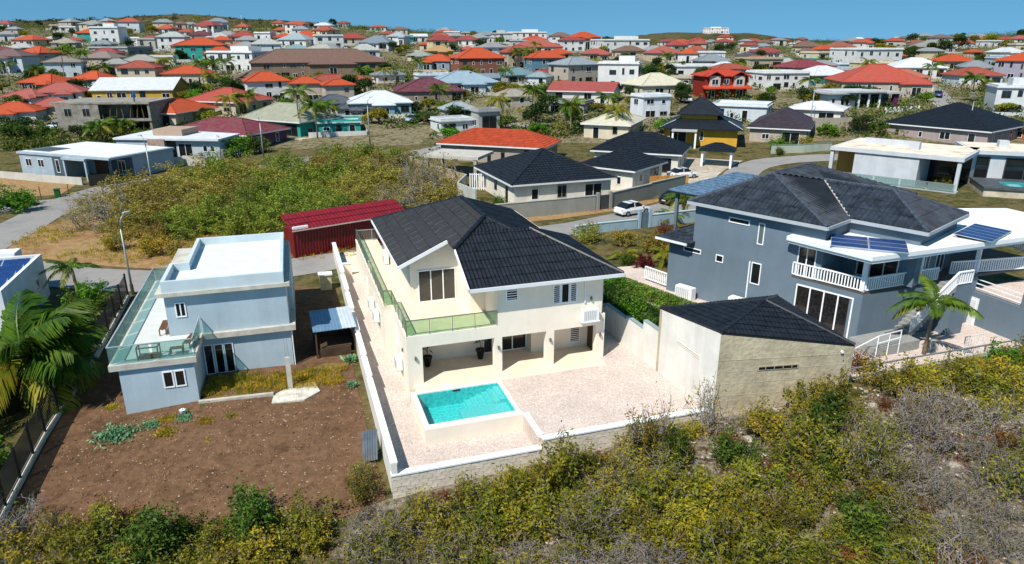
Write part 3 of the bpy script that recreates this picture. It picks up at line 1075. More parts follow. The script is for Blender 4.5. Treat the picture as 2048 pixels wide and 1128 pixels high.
for i, (x0, x1, c) in enumerate(((-1.45, .42, '#6a8aa6'), (.42, 1.35, '#c8d3da'))):
    s_ = MB()
    n = int((x1 - x0) / .11)
    V, F = [], []
    for k in range(n + 1):
        x = x0 + (x1 - x0) * k / n
        zz = .018 * (k % 2)
        V += [(x, -1.65, 2.05 + zz + .02 * i), (x, 1.6, 2.35 + zz + .02 * i)]
    F = [(2 * k, 2 * k + 2, 2 * k + 3, 2 * k + 1) for k in range(n)]
    s_.add(V, F)
    so = s_.build('roof_sheet', mat('sheet_' + c.strip('#'), c, rough=.45, var=.15, scale=1.5, metal=.2), sh)
    md = so.modifiers.new('t', 'SOLIDIFY')
    md.thickness = .012
for sx in (-1.3, 1.2):
    for sy in (-1.5, 1.45):
        MB().box(sx - .05, sx + .05, sy - .05, sy + .05, -.3, 2.08).build('post', mat('old_wood', '#4a3a2c', rough=.9, var=.3), sh)
MB().box(-1.3, 1.2, 1.3, 1.4, -.2, 2.0).build('back_wall', mat('old_wood', 0), sh)
MB().box(-1.2, .9, -1.45, -1.35, -.2, .7).build('front_board', mat('old_wood', 0), sh)
MB().box(-1.1, 1.0, -1.2, .6, .62, .7).build('bench_top', mat('old_wood', 0), sh)

# gate piers and street things behind
t = thing('gate_pillar', 'pale stone pillar by the street behind the shed', 'pillar', (-15.2, 53.6, .0), R(18))
MB().box(-.45, .45, -.3, .3, -.4, 1.15).build('shaft', mat('stone_block', '#c6b48e', rough=.9, var=.25, scale=3), t)
MB().box(-.55, .55, -.4, .4, 1.152, 1.27).build('cap', WHITE_TRIM, t)

# red container house beside the street
RED = mat('container_red', '#6a0c16', rough=.45, var=.25, scale=1.5, spec=.4, fine=.06, bscale=8)
REDR = mat('red_sheet_roof', '#7a151e', rough=.45, var=.25, scale=1.5, spec=.4, fine=.08)
ct = thing('shipping_container', 'long dark red corrugated container under a red sheet roof behind the villa', 'container', (-19.7, 60.5, .3), R(37))
cs = MB()
LEN = 11.5
def corr(mb, x0, x1, y, z0, z1, sgn):
    n = int((x1 - x0) / .28)
    V, F = [], []
    for k in range(n + 1):
        x = x0 + (x1 - x0) * k / n
        for dx, dy in ((-.10, 0), (-.04, -.07), (.04, -.07), (.10, 0)):
            xx = min(max(x + dx, x0), x1)
            V += [(xx, y + sgn * dy, z0), (xx, y + sgn * dy, z1)]
    m_ = len(V) // 2
    F = [(2 * k, 2 * k + 2, 2 * k + 3, 2 * k + 1) for k in range(m_ - 1)]
    mb.add(V, F)
corr(cs, 0.06, LEN - .06, .07, .12, 2.5, 1)
cs.build('side_panel', RED, ct)
cf = MB().box(0, LEN, .02, .14, 0, .12).box(0, LEN, .0, .12, 2.5, 2.62).box(0, .1, 0, .12, .12, 2.5).box(LEN - .1, LEN, 0, .12, .12, 2.5)
cf.build('frame', RED, ct)
MB().box(.02, LEN - .02, .16, 2.44, .05, 2.56).build('body', RED, ct)
rp = MB()
n = 32
V, F = [], []
for k in range(n * 2 + 1):
    x = -.1 + (LEN + .3) * k / (n * 2)
    zz = .05 if k % 2 else 0
    V += [(x, -.25, 2.72 + zz), (x, 2.9, 3.55 + zz)]
rp.add(V, [(2 * k, 2 * k + 2, 2 * k + 3, 2 * k + 1) for k in range(n * 2)])
ro = rp.build('roof_sheet', REDR, ct)
ro.modifiers.new('t', 'SOLIDIFY').thickness = .02
for j in (.33, .66):
    MB().bar((-.1, -.25 + 3.15 * j, 2.79 + .83 * j), (LEN + .2, -.25 + 3.15 * j, 2.79 + .83 * j), .06, .03).build('roof_batten', REDR, ct)
MB().bar((-.1, -.24, 2.66), (LEN + .2, -.24, 2.66), .1, .1).build('fascia', mat('fascia_pale', '#c9b7b0', rough=.6), ct)
MB().box(0, 1.4, -.15, .1, 2.66, 3.0).build('parapet_box', WHITE_TRIM, ct)

# street lamp beside the blue house and its twin farther left
def street_lamp(loc, h, rz, label, lean=0.0):
    t = thing('street_lamp', label, 'street lamp', loc, rz)
    m = mat('galvanised', '#9aa0a0', rough=.45, var=.1, metal=.5)
    MB().path([(0, 0, 0), (0, 0, h * .35), (0, 0, h * .82)], [.10, .085, .06], 8).build('pole', m, t, True)
    MB().path([(0, 0, h * .82), (.12, 0, h * .93), (.5, 0, h)], [.055, .05, .045], 6).build('arm', m, t, True)
    MB().box(.42, .95, -.1, .1, h - .03, h + .06).build('lamp_head', mat('lamp_head', '#b8c6cc', rough=.35), t)
    MB().box(.52, .9, -.07, .07, h - .06, h - .032).build('lens', mat('lamp_lens', '#d5dde0', rough=.2), t)
    MB().tube((0, 0, 0), (0, 0, .9), .14, .13, 8).build('base_sleeve', mat('lamp_base', '#4b4a46', rough=.7), t)
    return t
street_lamp((-30.3, 52.2, -.1), 6.6, R(60), 'tall bent street lamp beside the slatted fence behind the blue house')

# white house with solar panels cut by the left edge
wh = thing('white_house', 'white flat roofed house with roof solar panels at the left edge', 'house', (-36.9, 52.2, -.6), R(18))
WH = wall_mat('#e6e9ec')
MB().box(-9, 0, -9.0, 0, -.5, 3.2).build('wall', WH, wh)
pp = MB().box(-.25, 0, -9.0, 0, 3.202, 3.9).box(-9, -.25, -.25, 0, 3.202, 3.9)
pp.build('parapet', WH, wh)
MB().box(-9, -.25, -9, -.25, 3.202, 3.23).build('roof_screed', mat('white_screed', 0), wh)
MB().box(-4.5, -1.8, .02, 1.6, 3.0, 4.1).build('stair_box', WH, wh)
window(wh, 'r', 0, -2.6, -1.9, 1.7, 2.6)
SOL = mat('solar_cell', (.014, .045, .17), rough=.28, var=.3, scale=3, spec=.6)
SOLF = mat('solar_frame', '#c3c8cc', rough=.4, metal=.5)
def solar(parent_t, x0, x1, y0, y1, z0, z1, nx, ny):
    """tilted array: panels as parts"""
    for i in range(nx):
        for j in range(ny):
            a0, a1 = x0 + (x1 - x0) * i / nx + .02, x0 + (x1 - x0) * (i + 1) / nx - .02
            c0, c1 = y0 + (y1 - y0) * j / ny + .02, y0 + (y1 - y0) * (j + 1) / ny - .02
            f = lambda yy: z0 + (z1 - z0) * (yy - y0) / (y1 - y0)
            o = MB().prism([(a0, c0), (a1, c0), (a1, c1), (a0, c1)], [f(c0), f(c0), f(c1), f(c1)], [f(c0) + .04, f(c0) + .04, f(c1) + .04, f(c1) + .04]).build('panel', SOLF, parent_t)
            MB().prism([(a0 + .03, c0 + .03), (a1 - .03, c0 + .03), (a1 - .03, c1 - .03), (a0 + .03, c1 - .03)], [f(c0) + .041, f(c0) + .041, f(c1) + .041, f(c1) + .041], [f(c0) + .047, f(c0) + .047, f(c1) + .047, f(c1) + .047]).build('cells', SOL, o)
for r_ in range(4):
    t = thing('solar_array', ['row of dark solar panels nearest the street on the white left roof', 'second row of dark solar panels on the white left roof', 'third row of dark solar panels on the white left roof', 'front row of dark solar panels on the white left roof'][r_], 'solar panels', loc2w(wh, (-.5, -1.9 - 1.75 * r_, 3.25)), R(18))
    solar(t, -5.5, 0, 0, 1.25, .12, .55, 3, 1)
    MB().box(-5.4, -5.35, .1, .15, -.02, .13).box(-.1, -.05, 1.05, 1.1, -.02, .45).build('support', SOLF, t)

# black slatted fence on a concrete kerb between palm garden and brown lot
fp = [Vector((-22.6, 23.5, -2.15)), Vector((-24.27, 28.97, -1.74)), Vector((-25.59, 33.17, -1.49)), Vector((-27.86, 42.68, -.87)), Vector((-30.3, 51.5, -.1))]
FEN = mat('fence_black', (.012, .014, .017), rough=.45, var=.3)
fe = thing('slatted_fence', 'long black slatted metal fence on a concrete kerb beside the brown lot', 'fence')
kb = MB()
for p_, q_ in zip(fp[:-1], fp[1:]):
    kb.bar(p_ + Vector((0, 0, .08)), q_ + Vector((0, 0, .08)), .28, .35)
kb.build('kerb', CONC, fe)
tot = [0]
for p_, q_ in zip(fp[:-1], fp[1:]):
    tot.append(tot[-1] + (q_ - p_).length)
def along(s_):
    for i in range(len(fp) - 1):
        if s_ <= tot[i + 1] + 1e-6:
            return fp[i].lerp(fp[i + 1], (s_ - tot[i]) / (tot[i + 1] - tot[i]))
    return fp[-1]
npan = 14
for i in range(npan + 1):
    p_ = along(tot[-1] * i / npan)
    MB().box(p_.x - .05, p_.x + .05, p_.y - .05, p_.y + .05, p_.z + .1, p_.z + 2.0).build('post', FEN, fe)
for i in range(npan):
    p_, q_ = along(tot[-1] * i / npan), along(tot[-1] * (i + 1) / npan)
    for k in range(13):
        z_ = Vector((0, 0, .36 + .122 * k))
        MB().bar(p_ + z_, q_ + z_, .02, .075).build('slat', FEN, fe)

# ------------------------------------------------------------------ cream and tan garage with a dark pyramid roof
ga = thing('garage', 'windowless cream and tan garage with low dark pyramid roof beside the terrace', 'garage')
N_, F_, R_, B_ = (10.78, 32.98), (8.80, 38.49), (18.43, 34.2), (16.6, 40.9)
TAN = mat('rough_tan_render', '#b6a98e', rough=.95, var=.22, scale=1.1, bump=.9, bscale=4.5, fine=.08)
def wallseg(p, q, th, z0, za, zb, inward):
    p, q = Vector(p), Vector(q)
    d_ = (q - p).normalized()
    n_ = Vector((-d_.y, d_.x)) * inward * th
    pts = [p, q, q + n_, p + n_]
    zz = [za, zb, zb, za]
    if inward < 0:
        pts, zz = pts[::-1], zz[::-1]
    return MB().prism([tuple(x) for x in pts], z0, zz)
wallseg(F_, N_, .25, -.6, 4.0, 4.78, 1).build('side_wall', WWALL, ga)
fd = (Vector(R_) - Vector(N_)).normalized()
fn = Vector((fd.y, -fd.x))
wallseg(Vector(N_) + fd * .004, R_, .25, -1.2, 4.74, 3.5, 1).build('front_wall', TAN, ga)
wallseg(R_, B_, .25, -.6, 3.5, 3.8, 1).build('right_wall', TAN, ga)
wallseg(B_, F_, .25, -.6, 3.85, 3.98, 1).build('back_wall', TAN, ga)
def on_front(a, off, z):
    q = Vector(N_) + fd * a + fn * off
    return (q.x, q.y, z)
MB().bar(on_front(.05, .0, 3.25), on_front(7.7, .0, 3.12), .03, .035).build('band', TAN, ga)
for za in (2.55, 1.85, 1.15, .45):
    MB().bar(on_front(.05, .004, za), on_front(7.7, .004, za - .03), .012, .02).build('block_joint', MORT, ga)
sl = MB().bar(on_front(2.25, .012, 2.64), on_front(4.6, .012, 2.62), .05, .26)
sl = sl.build('slit_window', mat('slit_frame', '#a99c82', rough=.9), ga)
MB().bar(on_front(2.33, .03, 2.64), on_front(4.52, .03, 2.62), .03, .15).build('pane', pane_mat(), sl)
for k in range(4):
    MB().bar(on_front(2.7 + .5 * k, .05, 2.56), on_front(2.7 + .5 * k, .05, 2.72), .03, .03).build('mullion', mat('slit_frame', 0), sl)
MB().tube(on_front(7.0, .05, 3.3), on_front(7.0, .13, 3.3), .09).build('lamp', WHITE_TRIM, ga)
ld = (Vector(N_) - Vector(F_)).normalized()
ln = Vector((ld.y, -ld.x))
def on_left(a, off, z):
    q = Vector(F_) + ld * a + ln * off
    return (q.x, q.y, z)
MB().bar(on_left(2.05, .01, 2.76), on_left(4.25, .01, 2.74), .05, .14).build('slit_ledge', CREAM, ga)
s2 = MB().bar(on_left(2.08, .036, 2.80), on_left(4.22, .036, 2.78), .01, .05).build('slit_window', mat('slit_frame', 0), ga)
AX = Vector((14.2, 36.5, 5.3))
cr = [Vector((*N_, 4.84)), Vector((*R_, 3.6)), Vector((*B_, 3.95)), Vector((*F_, 4.08))]
cen = Vector((13.6, 36.6, 0))
TG = dict(wave=.25, amp=.045, course=.42, step=.035, under=DARKDECK, panel=(2.0, .84))
for i in range(4):
    p_, q_ = cr[i], cr[(i + 1) % 4]
    tiled_slope(ga, [tuple(p_), tuple(q_), tuple(AX)], tuple(p_), tuple(q_), DARKTILE, **TG)
for c_ in cr:
    cap_line(ga, [tuple(c_), tuple(AX)], DARKTILE, .1)

# stepped boundary wall running back from the garage
sw = thing('boundary_wall', 'stepped cream wall with grey coping between the villa terrace and hedge', 'wall')
wd = -ld
for s0_, s1_, zt_ in ((0, 1.75, 2.6), (1.752, 3.9, 2.05), (3.902, 6.9, 1.85), (6.902, 14, 1.6), (14.002, 24, 1.45)):
    p_, q_ = Vector(F_) + wd * s0_, Vector(F_) + wd * s1_
    wallseg(q_, p_, .22, -.8, zt_, zt_, 1).build('wall_section', WWALL, sw)
    cq, cp = q_ - Vector((wd.y, -wd.x)) * .0, p_
    wallseg(Vector(q_) + ln * .03, Vector(p_) + ln * .03, .28, zt_ + .002, zt_ + .06, zt_ + .06, 1).build('coping', mat('coping_grey', '#8fa0a2', rough=.7), sw)

# ------------------------------------------------------------------ slate blue house with white terrace
GB = mat('slate_blue_plaster', '#667683', rough=.85, var=.10, scale=.4, bump=.08, bscale=10, fine=.03, streak=.07)
gr = thing('slate_blue_house', 'slate blue two storey house with weathered dark tiled hip roof and white balustraded terrace', 'house', (12.37, 52.58, 0), R(-48))
GL = lambda x, y: w2loc(gr, (x, y))
DZ = 3.95
T1, T2_, T3, T4 = (10.1, 0), (14.9, -.05), GL(32.0, 45.2), GL(36.5, 52.0)
T3b = GL(39.0, 47.6)
g = MB()
g.box(0, 10.1, 0, 14.5, -.4, DZ)
g.prism([T1, T2_, T3, T4, (10.1, 14.5)], -.4, DZ - .16)
g.build('wall', GB, gr)
MB().box(2.1, 12.0, .0, 14.5, DZ + .002, 7.55).prism([(12.0, 3.2), (16.6, 3.2), (16.6, 10.0), (12.0, 10.0)], DZ + .03, 7.55).build('upper_wall', GB, gr)
MB().prism([(10.1, .01), (14.88, -.02), (T3[0] - .02, T3[1] + .05), T3b, T4, (12, 14.5), (12.0, -.0), (10.1, 0)], DZ - .158, DZ + .02).build('terrace_floor', mat('terrace_grey', '#57514d', rough=.6, var=.15), gr)
# slanted terrace roof in white
RF = [(9.75, -.75), (15.6, -1.5), GL(40.5, 46.9), GL(38.5, 53.0), (12.0, 14.0), (12.05, 3.0), (12.05, 0.02), (9.75, .02)]
MB().prism(RF, 6.5, 6.78).build('terrace_roof', mat('white_roof', '#dfe2e3', rough=.6, var=.06, scale=.6), gr)
MB().prism([(RF[0][0] + .1, RF[0][1] + .12), (RF[1][0] - .02, RF[1][1] + .14), (RF[2][0] - .1, RF[2][1] + .1), RF[3], RF[4], RF[5], RF[6], (9.85, .02)], 6.3, 6.498).build('roof_beam', WHITE_TRIM, gr)
def post_at(x, y, z0, z1, w_=.13):
    MB().box(x - w_, x + w_, y - w_, y + w_, z0, z1).build('column', WHITE_TRIM, gr)
tv = Vector(T3) - Vector(T2_)
def tp_(k, off=.12):
    q = Vector(T2_) + tv * k
    n_ = Vector((-tv.y, tv.x)).normalized()
    return q + n_ * off
for q in ((10.25, .14), (14.75, .1), tuple(tp_(.46)), tuple(tp_(1.0, .3)), GL(36.6, 46.6), GL(40.0, 47.4)):
    post_at(q[0], q[1], DZ + .02, 6.3)
baluster_run(gr, (10.12, -.02, DZ + .02), (14.85, -.05, DZ + .02))
k0, k1 = tp_(0.02, .05), tp_(.62, .05)
baluster_run(gr, (k0.x, k0.y, DZ + .02), (k1.x, k1.y, DZ + .02))
k2 = tp_(.80, .6)
g3 = GL(39.0, 46.9)
baluster_run(gr, (k2.x, k2.y, DZ + .02), (g3[0], g3[1], DZ + .02))
g4 = GL(38.5, 52.5)
baluster_run(gr, (g3[0], g3[1], DZ + .02), (g4[0], g4[1], DZ + .02))
# staircase beside the terrace, rising to the right
stl = thing('staircase', 'grey outside stairs with sloping white balustrade up to the slate blue terrace', 'stairs', gr.location, R(-48))
tn = Vector((tv.y, -tv.x)).normalized()
td = tv.normalized()
def sp_(a, off):
    return Vector(T2_) + td * a + tn * off
SG = mat('step_grey', '#8f918f', rough=.85, var=.12, scale=2)
n_st = 13
A0 = 3.3
for i in range(n_st):
    a0_, a1_ = A0 + i * .27, A0 + (i + 1) * .27 + .01
    zz = 1.0 + (DZ - 1.0) * (i + 1) / n_st
    q4 = [sp_(a0_, .02), sp_(a0_, 1.15), sp_(a1_, 1.15), sp_(a1_, .02)]
    MB().prism([tuple(x) for x in q4][::1] if False else [tuple(q4[1]), tuple(q4[2]), tuple(q4[3]), tuple(q4[0])], max(-.2, zz - .5), zz).build('step', SG, stl)
b0, b1 = sp_(A0, 1.15), sp_(A0 + n_st * .27, 1.15)
baluster_run(stl, (b0.x, b0.y, 1.1), (b1.x, b1.y, DZ))
e0 = sp_(A0 + n_st * .27 + 1.3, 1.15)
baluster_run(stl, (b1.x, b1.y, DZ), (e0.x, e0.y, DZ))
q4 = [sp_(A0 + n_st * .27, 1.15), sp_(A0 + n_st * .27 + 1.35, 1.15), sp_(A0 + n_st * .27 + 1.35, .02), sp_(A0 + n_st * .27, .02)]
MB().prism([tuple(x) for x in q4], -.2, DZ - .01).build('landing', GB, stl)
q5 = [sp_(-.6, 2.0), sp_(A0 - .02, 2.0), sp_(A0 - .02, .02), sp_(-.6, .02)]
MB().prism([tuple(x) for x in q5], -.2, 1.0).build('lower_landing', SG, stl)
hr = MB()
for pa, pb in (((-.5, 2.1), (1.5, 2.0)), ):
    p_, q_ = sp_(*pa), sp_(*pb)
    hr.bar((p_.x, p_.y, 1.9), (q_.x, q_.y, 1.95), .05, .05).bar((p_.x, p_.y, 1.4), (q_.x, q_.y, 1.45), .05, .05)
    for kk in (0, .5, 1):
        x_ = p_.lerp(q_, kk)
        hr.bar((x_.x, x_.y, .3), (x_.x, x_.y, 1.9), .05, .05)
    r_ = sp_(-1.6, 1.5)
    hr.bar((p_.x, p_.y, 1.9), (r_.x, r_.y, 1.0), .05, .05).bar((r_.x, r_.y, .2), (r_.x, r_.y, 1.0), .05, .05)
hr.build('handrail', WHITE_TRIM, stl)
# windows and doors on the slate blue walls
window(gr, 'f', 0, 4.95, 6.6, 6.72, 7.12, name='window')
window(gr, 'f', 0, 7.3, 7.78, 5.55, 7.1, name='window', glass=mat('green_glass', (.10, .14, .13), rough=.1, spec=.5))
window(gr, 'f', 0, 4.18, 4.82, 3.55, 4.12, name='window')
window(gr, 'f', 0, 7.1, 7.85, 2.6, 4.2, name='window')
window(gr, 'f', 0, 1.33, 2.9, 3.78, 4.15, name='window')
window(gr, 'f', -.03, 10.55, 14.4, .55, 3.45, panes=4, fr=.09, name='sliding_door', glass=mat('curtain_glass', (.02, .019, .02), rough=.12, var=.6, scale=5, spec=.5))
MB().box(6.92, 7.0, -.09, -.01, 1.2, 4.2).build('downpipe', WHITE_TRIM, gr)
window(gr, 'f', 3.2, 13.0, 15.6, DZ + .05, 6.1, panes=3, name='glazed_door')
window(gr, 'f', -.0, 10.35, 11.6, DZ + .05, 6.1, panes=2, name='glazed_door')
window(gr, 'r', 16.6, 4.2, 5.6, DZ + .05, 6.1, panes=2, name='glazed_door')
window(gr, 'r', 16.6, 7.0, 8.6, DZ + .05, 6.1, panes=2, name='glazed_door')
SL = mat('weathered_tile', (.029, .037, .052), rough=.5, var=.6, scale=1.4, spec=.42, fine=.14, bscale=12, rnd=.1)
GT = dict(wave=.34, amp=.115, course=1.26, step=.02, under=DARKDECK, panel=(2.16, 1.26))
E_ = 7.78
PK = .43
mx0, mx1, my0, my1 = 1.7, 12.2, -.45, 15.0
hw = (mx1 - mx0) / 2
RM0, RM1 = (6.0, 3.6, E_ + hw * PK - .1), (6.0, my1 - hw, E_ + hw * PK - .1)
wy0, wy1, wx1 = 2.9, 10.4, 17.0
wh_ = (wy1 - wy0) / 2
WRz = E_ + wh_ * PK
WR1 = (wx1 - wh_, wy0 + wh_, WRz)
xv = mx1 - wh_                       # valley meets the wing ridge
WR0 = (xv, wy0 + wh_, WRz)
tiled_slope(gr, [(mx0, my0, E_), (mx1, my0, E_), RM0], (mx0, my0, E_), (mx1, my0, E_), SL, **GT)
tiled_slope(gr, [(mx1, my0, E_), (mx1, wy0, E_), WR0, RM0], (mx1, my0, E_), (mx1, wy0, E_), SL, **GT)
tiled_slope(gr, [WR0, (mx1, wy1, E_), (mx1, my1, E_), RM1], (mx1, wy1, E_), (mx1, my1, E_), SL, **GT)
tiled_slope(gr, [WR0, RM1, RM0], RM0, RM1, SL, **GT)
tiled_slope(gr, [(mx0, my1, E_), (mx0, my0, E_), RM0, RM1], (mx0, my1, E_), (mx0, my0, E_), SL, **GT)
tiled_slope(gr, [(mx1, wy0, E_), (wx1, wy0, E_), WR1, WR0], (mx1, wy0, E_), (wx1, wy0, E_), SL, **GT)
tiled_slope(gr, [(wx1, wy0, E_), (wx1, wy1, E_), WR1], (wx1, wy0, E_), (wx1, wy1, E_), SL, **GT)
tiled_slope(gr, [(wx1, wy1, E_), (mx1, wy1, E_), WR0, WR1], (wx1, wy1, E_), (mx1, wy1, E_), SL, **GT)
CAPG = mat('cap_tile', (.06, .075, .10), rough=.5, var=.4, scale=4)
for pts in ([(mx0, my0, E_), RM0], [(mx1, my0, E_), RM0], [RM0, RM1], [WR0, WR1], [(wx1, wy0, E_), WR1], [(wx1, wy1, E_), WR1]):
    cap_line(gr, pts, CAPG, .14)
MB().bar((mx1, wy0, E_ + .06), (WR0[0], WR0[1], WR0[2] + .06), .12, .04).build('valley_flashing', mat('flashing', '#c9c4bb', rough=.5, metal=.3), gr)
gutter(gr, [(mx0 - .05, my0 - .05, E_ - .1), (mx1 + .05, my0 - .05, E_ - .1), (mx1 + .05, wy0 - .05, E_ - .1), (wx1 + .05, wy0 - .05, E_ - .1), (wx1 + .05, wy1 + .05, E_ - .1)], '#a6adb2', .12, .22)
MB().box(2.3, 12.0, .05, 14.4, 7.56, 7.59).box(12.0, 16.7, 3.1, 10.1, 7.56, 7.588).build('soffit', mat('fascia_a6adb2', 0), gr)
# low side roof at the left and small corner balconies
lo = [(-.7, -.75, 4.62), (2.35, -.75, 4.62), (2.35, 6, 4.62), (-.7, 6, 4.62)]
sl4, hp4 = hip_polys(-.75, 2.3, -.75, 7.0, 4.6, .36)
for poly, a_, b_ in sl4:
    tiled_slope(gr, poly, a_, b_, SL, wave=.27, amp=.05, course=.42, step=.04, under=DARKDECK, panel=(2.16, 1.26))
gutter(gr, [(-.8, -.8, 4.52), (2.1, -.8, 4.52)], '#e2e5e7', .1, .16)
MB().box(0, 2.09, .01, 7, DZ + .003, 4.6).build('side_wall', GB, gr)
baluster_run(gr, (-2.6, .6, .35), (-.05, .3, .35), h=1.1)
# lower roof behind, reflected sky put into its tile colour as blue
bk = thing('carport_roof', 'tiled carport roof tinted blue with painted sky reflection behind the slate blue house', 'carport', (24.0, 66.0, .3), R(-48))
sl5, hp5 = hip_polys(-7.5, 4, -4.5, 4.5, 4.7, .40)
SLB = mat('sky_tinted_tile', (.10, .17, .26), rough=.45, var=.4, scale=2.5, spec=.45, fine=.2, bscale=10)
for poly, a_, b_ in sl5:
    tiled_slope(bk, poly, a_, b_, SLB, wave=.27, amp=.05, course=.42, step=.04, under=DARKDECK)
for h_ in hp5:
    cap_line(bk, list(h_), SLB, .12)
for x_ in (-6.8, 3.4):
    for y_ in (-3.9, 3.9):
        MB().box(x_ - .15, x_ + .15, y_ - .15, y_ + .15, -.4, 4.55).build('column', GB, bk)
# solar panels on the white terrace roof
def gpt(x, y):
    return loc2w(gr, (x, y, 6.79))
t = thing('solar_array', 'block of six blue solar panels on the white terrace roof left of the roof corner', 'solar panels', gpt(14.4, .75), R(-24))
solar(t, -2.2, 2.2, -1.3, 1.3, .10, .2, 2, 3)
MB().box(-2.2, 2.2, -1.2, -1.1, 0, .1).box(-2.2, 2.2, 1.1, 1.2, 0, .2).build('support', SOLF, t)
t = thing('solar_array', 'block of five blue solar panels on the right part of the white terrace roof', 'solar panels', (31.5, 45.0, 6.79), R(41))
solar(t, -2.1, 2.1, -1.15, 1.15, .10, .2, 5, 1)
MB().box(-2.0, 2.0, -1.05, -.95, 0, .1).box(-2.0, 2.0, .95, 1.05, 0, .18).build('support', SOLF, t)
place_ac(loc2w(gr, (2.3, -.75, .1)), R(-48), 'white air conditioner on the gravel by the slate blue wall, left of the three', 1.7)
place_ac(loc2w(gr, (6.9, -.7, .3)), R(-48), 'white slotted air conditioner under the downpipe of the slate blue house', 1.8)
place_ac(loc2w(gr, (9.2, -.6, .3)), R(-48), 'low white air conditioner beside the big sliding door of the slate blue house', 1.7)

# pool terrace wall at the far right with a white door
pt = thing('pool_terrace', 'slate blue retaining wall with white louvred door below a raised pool deck at right', 'terrace', (31.6, 46.0, 0), R(-72))
MB().box(0, 9.5, .0, 12, -.4, 2.75).build('wall', GB, pt)
MB().box(.3, 9.5, .35, 12, 2.752, 2.80).build('deck', PAVE, pt)
for x0_, x1_ in ((0, .5), (4.2, 4.7)):
    MB().box(x0_, x1_, 0, .35, 2.752, 3.75).build('pier', GB, pt)
for z_ in (3.0, 3.3, 3.6):
    MB().bar((.5, .15, z_), (4.2, .15, z_), .06, .06).build('rail', WHITE_TRIM, pt)
    MB().bar((4.7, .15, z_), (9.5, .15, z_), .06, .06).build('rail', WHITE_TRIM, pt)
dr = MB().box(.35, 1.45, -.05, 0.02, .3, 2.35).build('door', WHITE_TRIM, pt)
for k in range(12):
    MB().box(.5, 1.3, -.075, -.052, .5 + .145 * k, .59 + .145 * k).build('louvre_slat', mat('louvre_white', 0), dr)
MB().box(3.0, 6.6, 3.5, 6.5, 2.801, 2.88).build('pool_rim', WHITE_TRIM, pt)
MB().box(3.3, 6.3, 3.8, 6.2, 2.882, 2.89).build('pool_water', mat('pool_far', (.08, .42, .50), rough=.05, var=.1), pt)
# light wire gate and rail fence on the gravel yard edge
gt_ = thing('wire_gate', 'small white tube gate standing on the pink gravel near the palm', 'gate', (28.2, 39.7, .35), R(20))
MB().bar((0, 0, 0), (0, 0, 1.35), .05, .05).bar((1.55, 0, 0), (1.55, 0, 1.35), .05, .05).bar((0, 0, 1.33), (1.55, 0, 1.33), .04, .04).bar((0, 0, .1), (1.55, 0, .1), .04, .04).build('frame', WHITE_TRIM, gt_)
wi = MB()
for k in range(1, 8):
    wi.tube((1.55 * k / 8, 0, .1), (1.55 * k / 8, 0, 1.33), .008, n=4)
for k in range(1, 6):
    wi.tube((0, 0, .1 + .2 * k), (1.55, 0, .1 + .2 * k), .008, n=4)
wi.build('mesh', WHITE_TRIM, gt_)
rf = thing('rail_fence', 'low galvanised rail fence along the gravel yard edge above the rocky slope', 'fence')
GALV = mat('galvanised', 0)
rp_ = [Vector((18.9, 36.2, .45)), Vector((24.0, 37.9, .5)), Vector((29.5, 39.6, .55)), Vector((36.5, 41.6, .7)), Vector((44, 44, .8))]
for p_, q_ in zip(rp_[:-1], rp_[1:]):
    n_ = int((q_ - p_).length / 2.2)
    MB().bar(p_ + Vector((0, 0, .62)), q_ + Vector((0, 0, .62)), .09, .07).build('top_rail', GALV, rf)
    MB().bar(p_ + Vector((0, 0, .02)), q_ + Vector((0, 0, .02)), .2, .25).build('footing', CONC, rf)
    for k in range(n_):
        x_ = p_.lerp(q_, k / n_)
        MB().box(x_.x - .04, x_.x + .04, x_.y - .04, x_.y + .04, x_.z, x_.z + .6).build('post', GALV, rf)
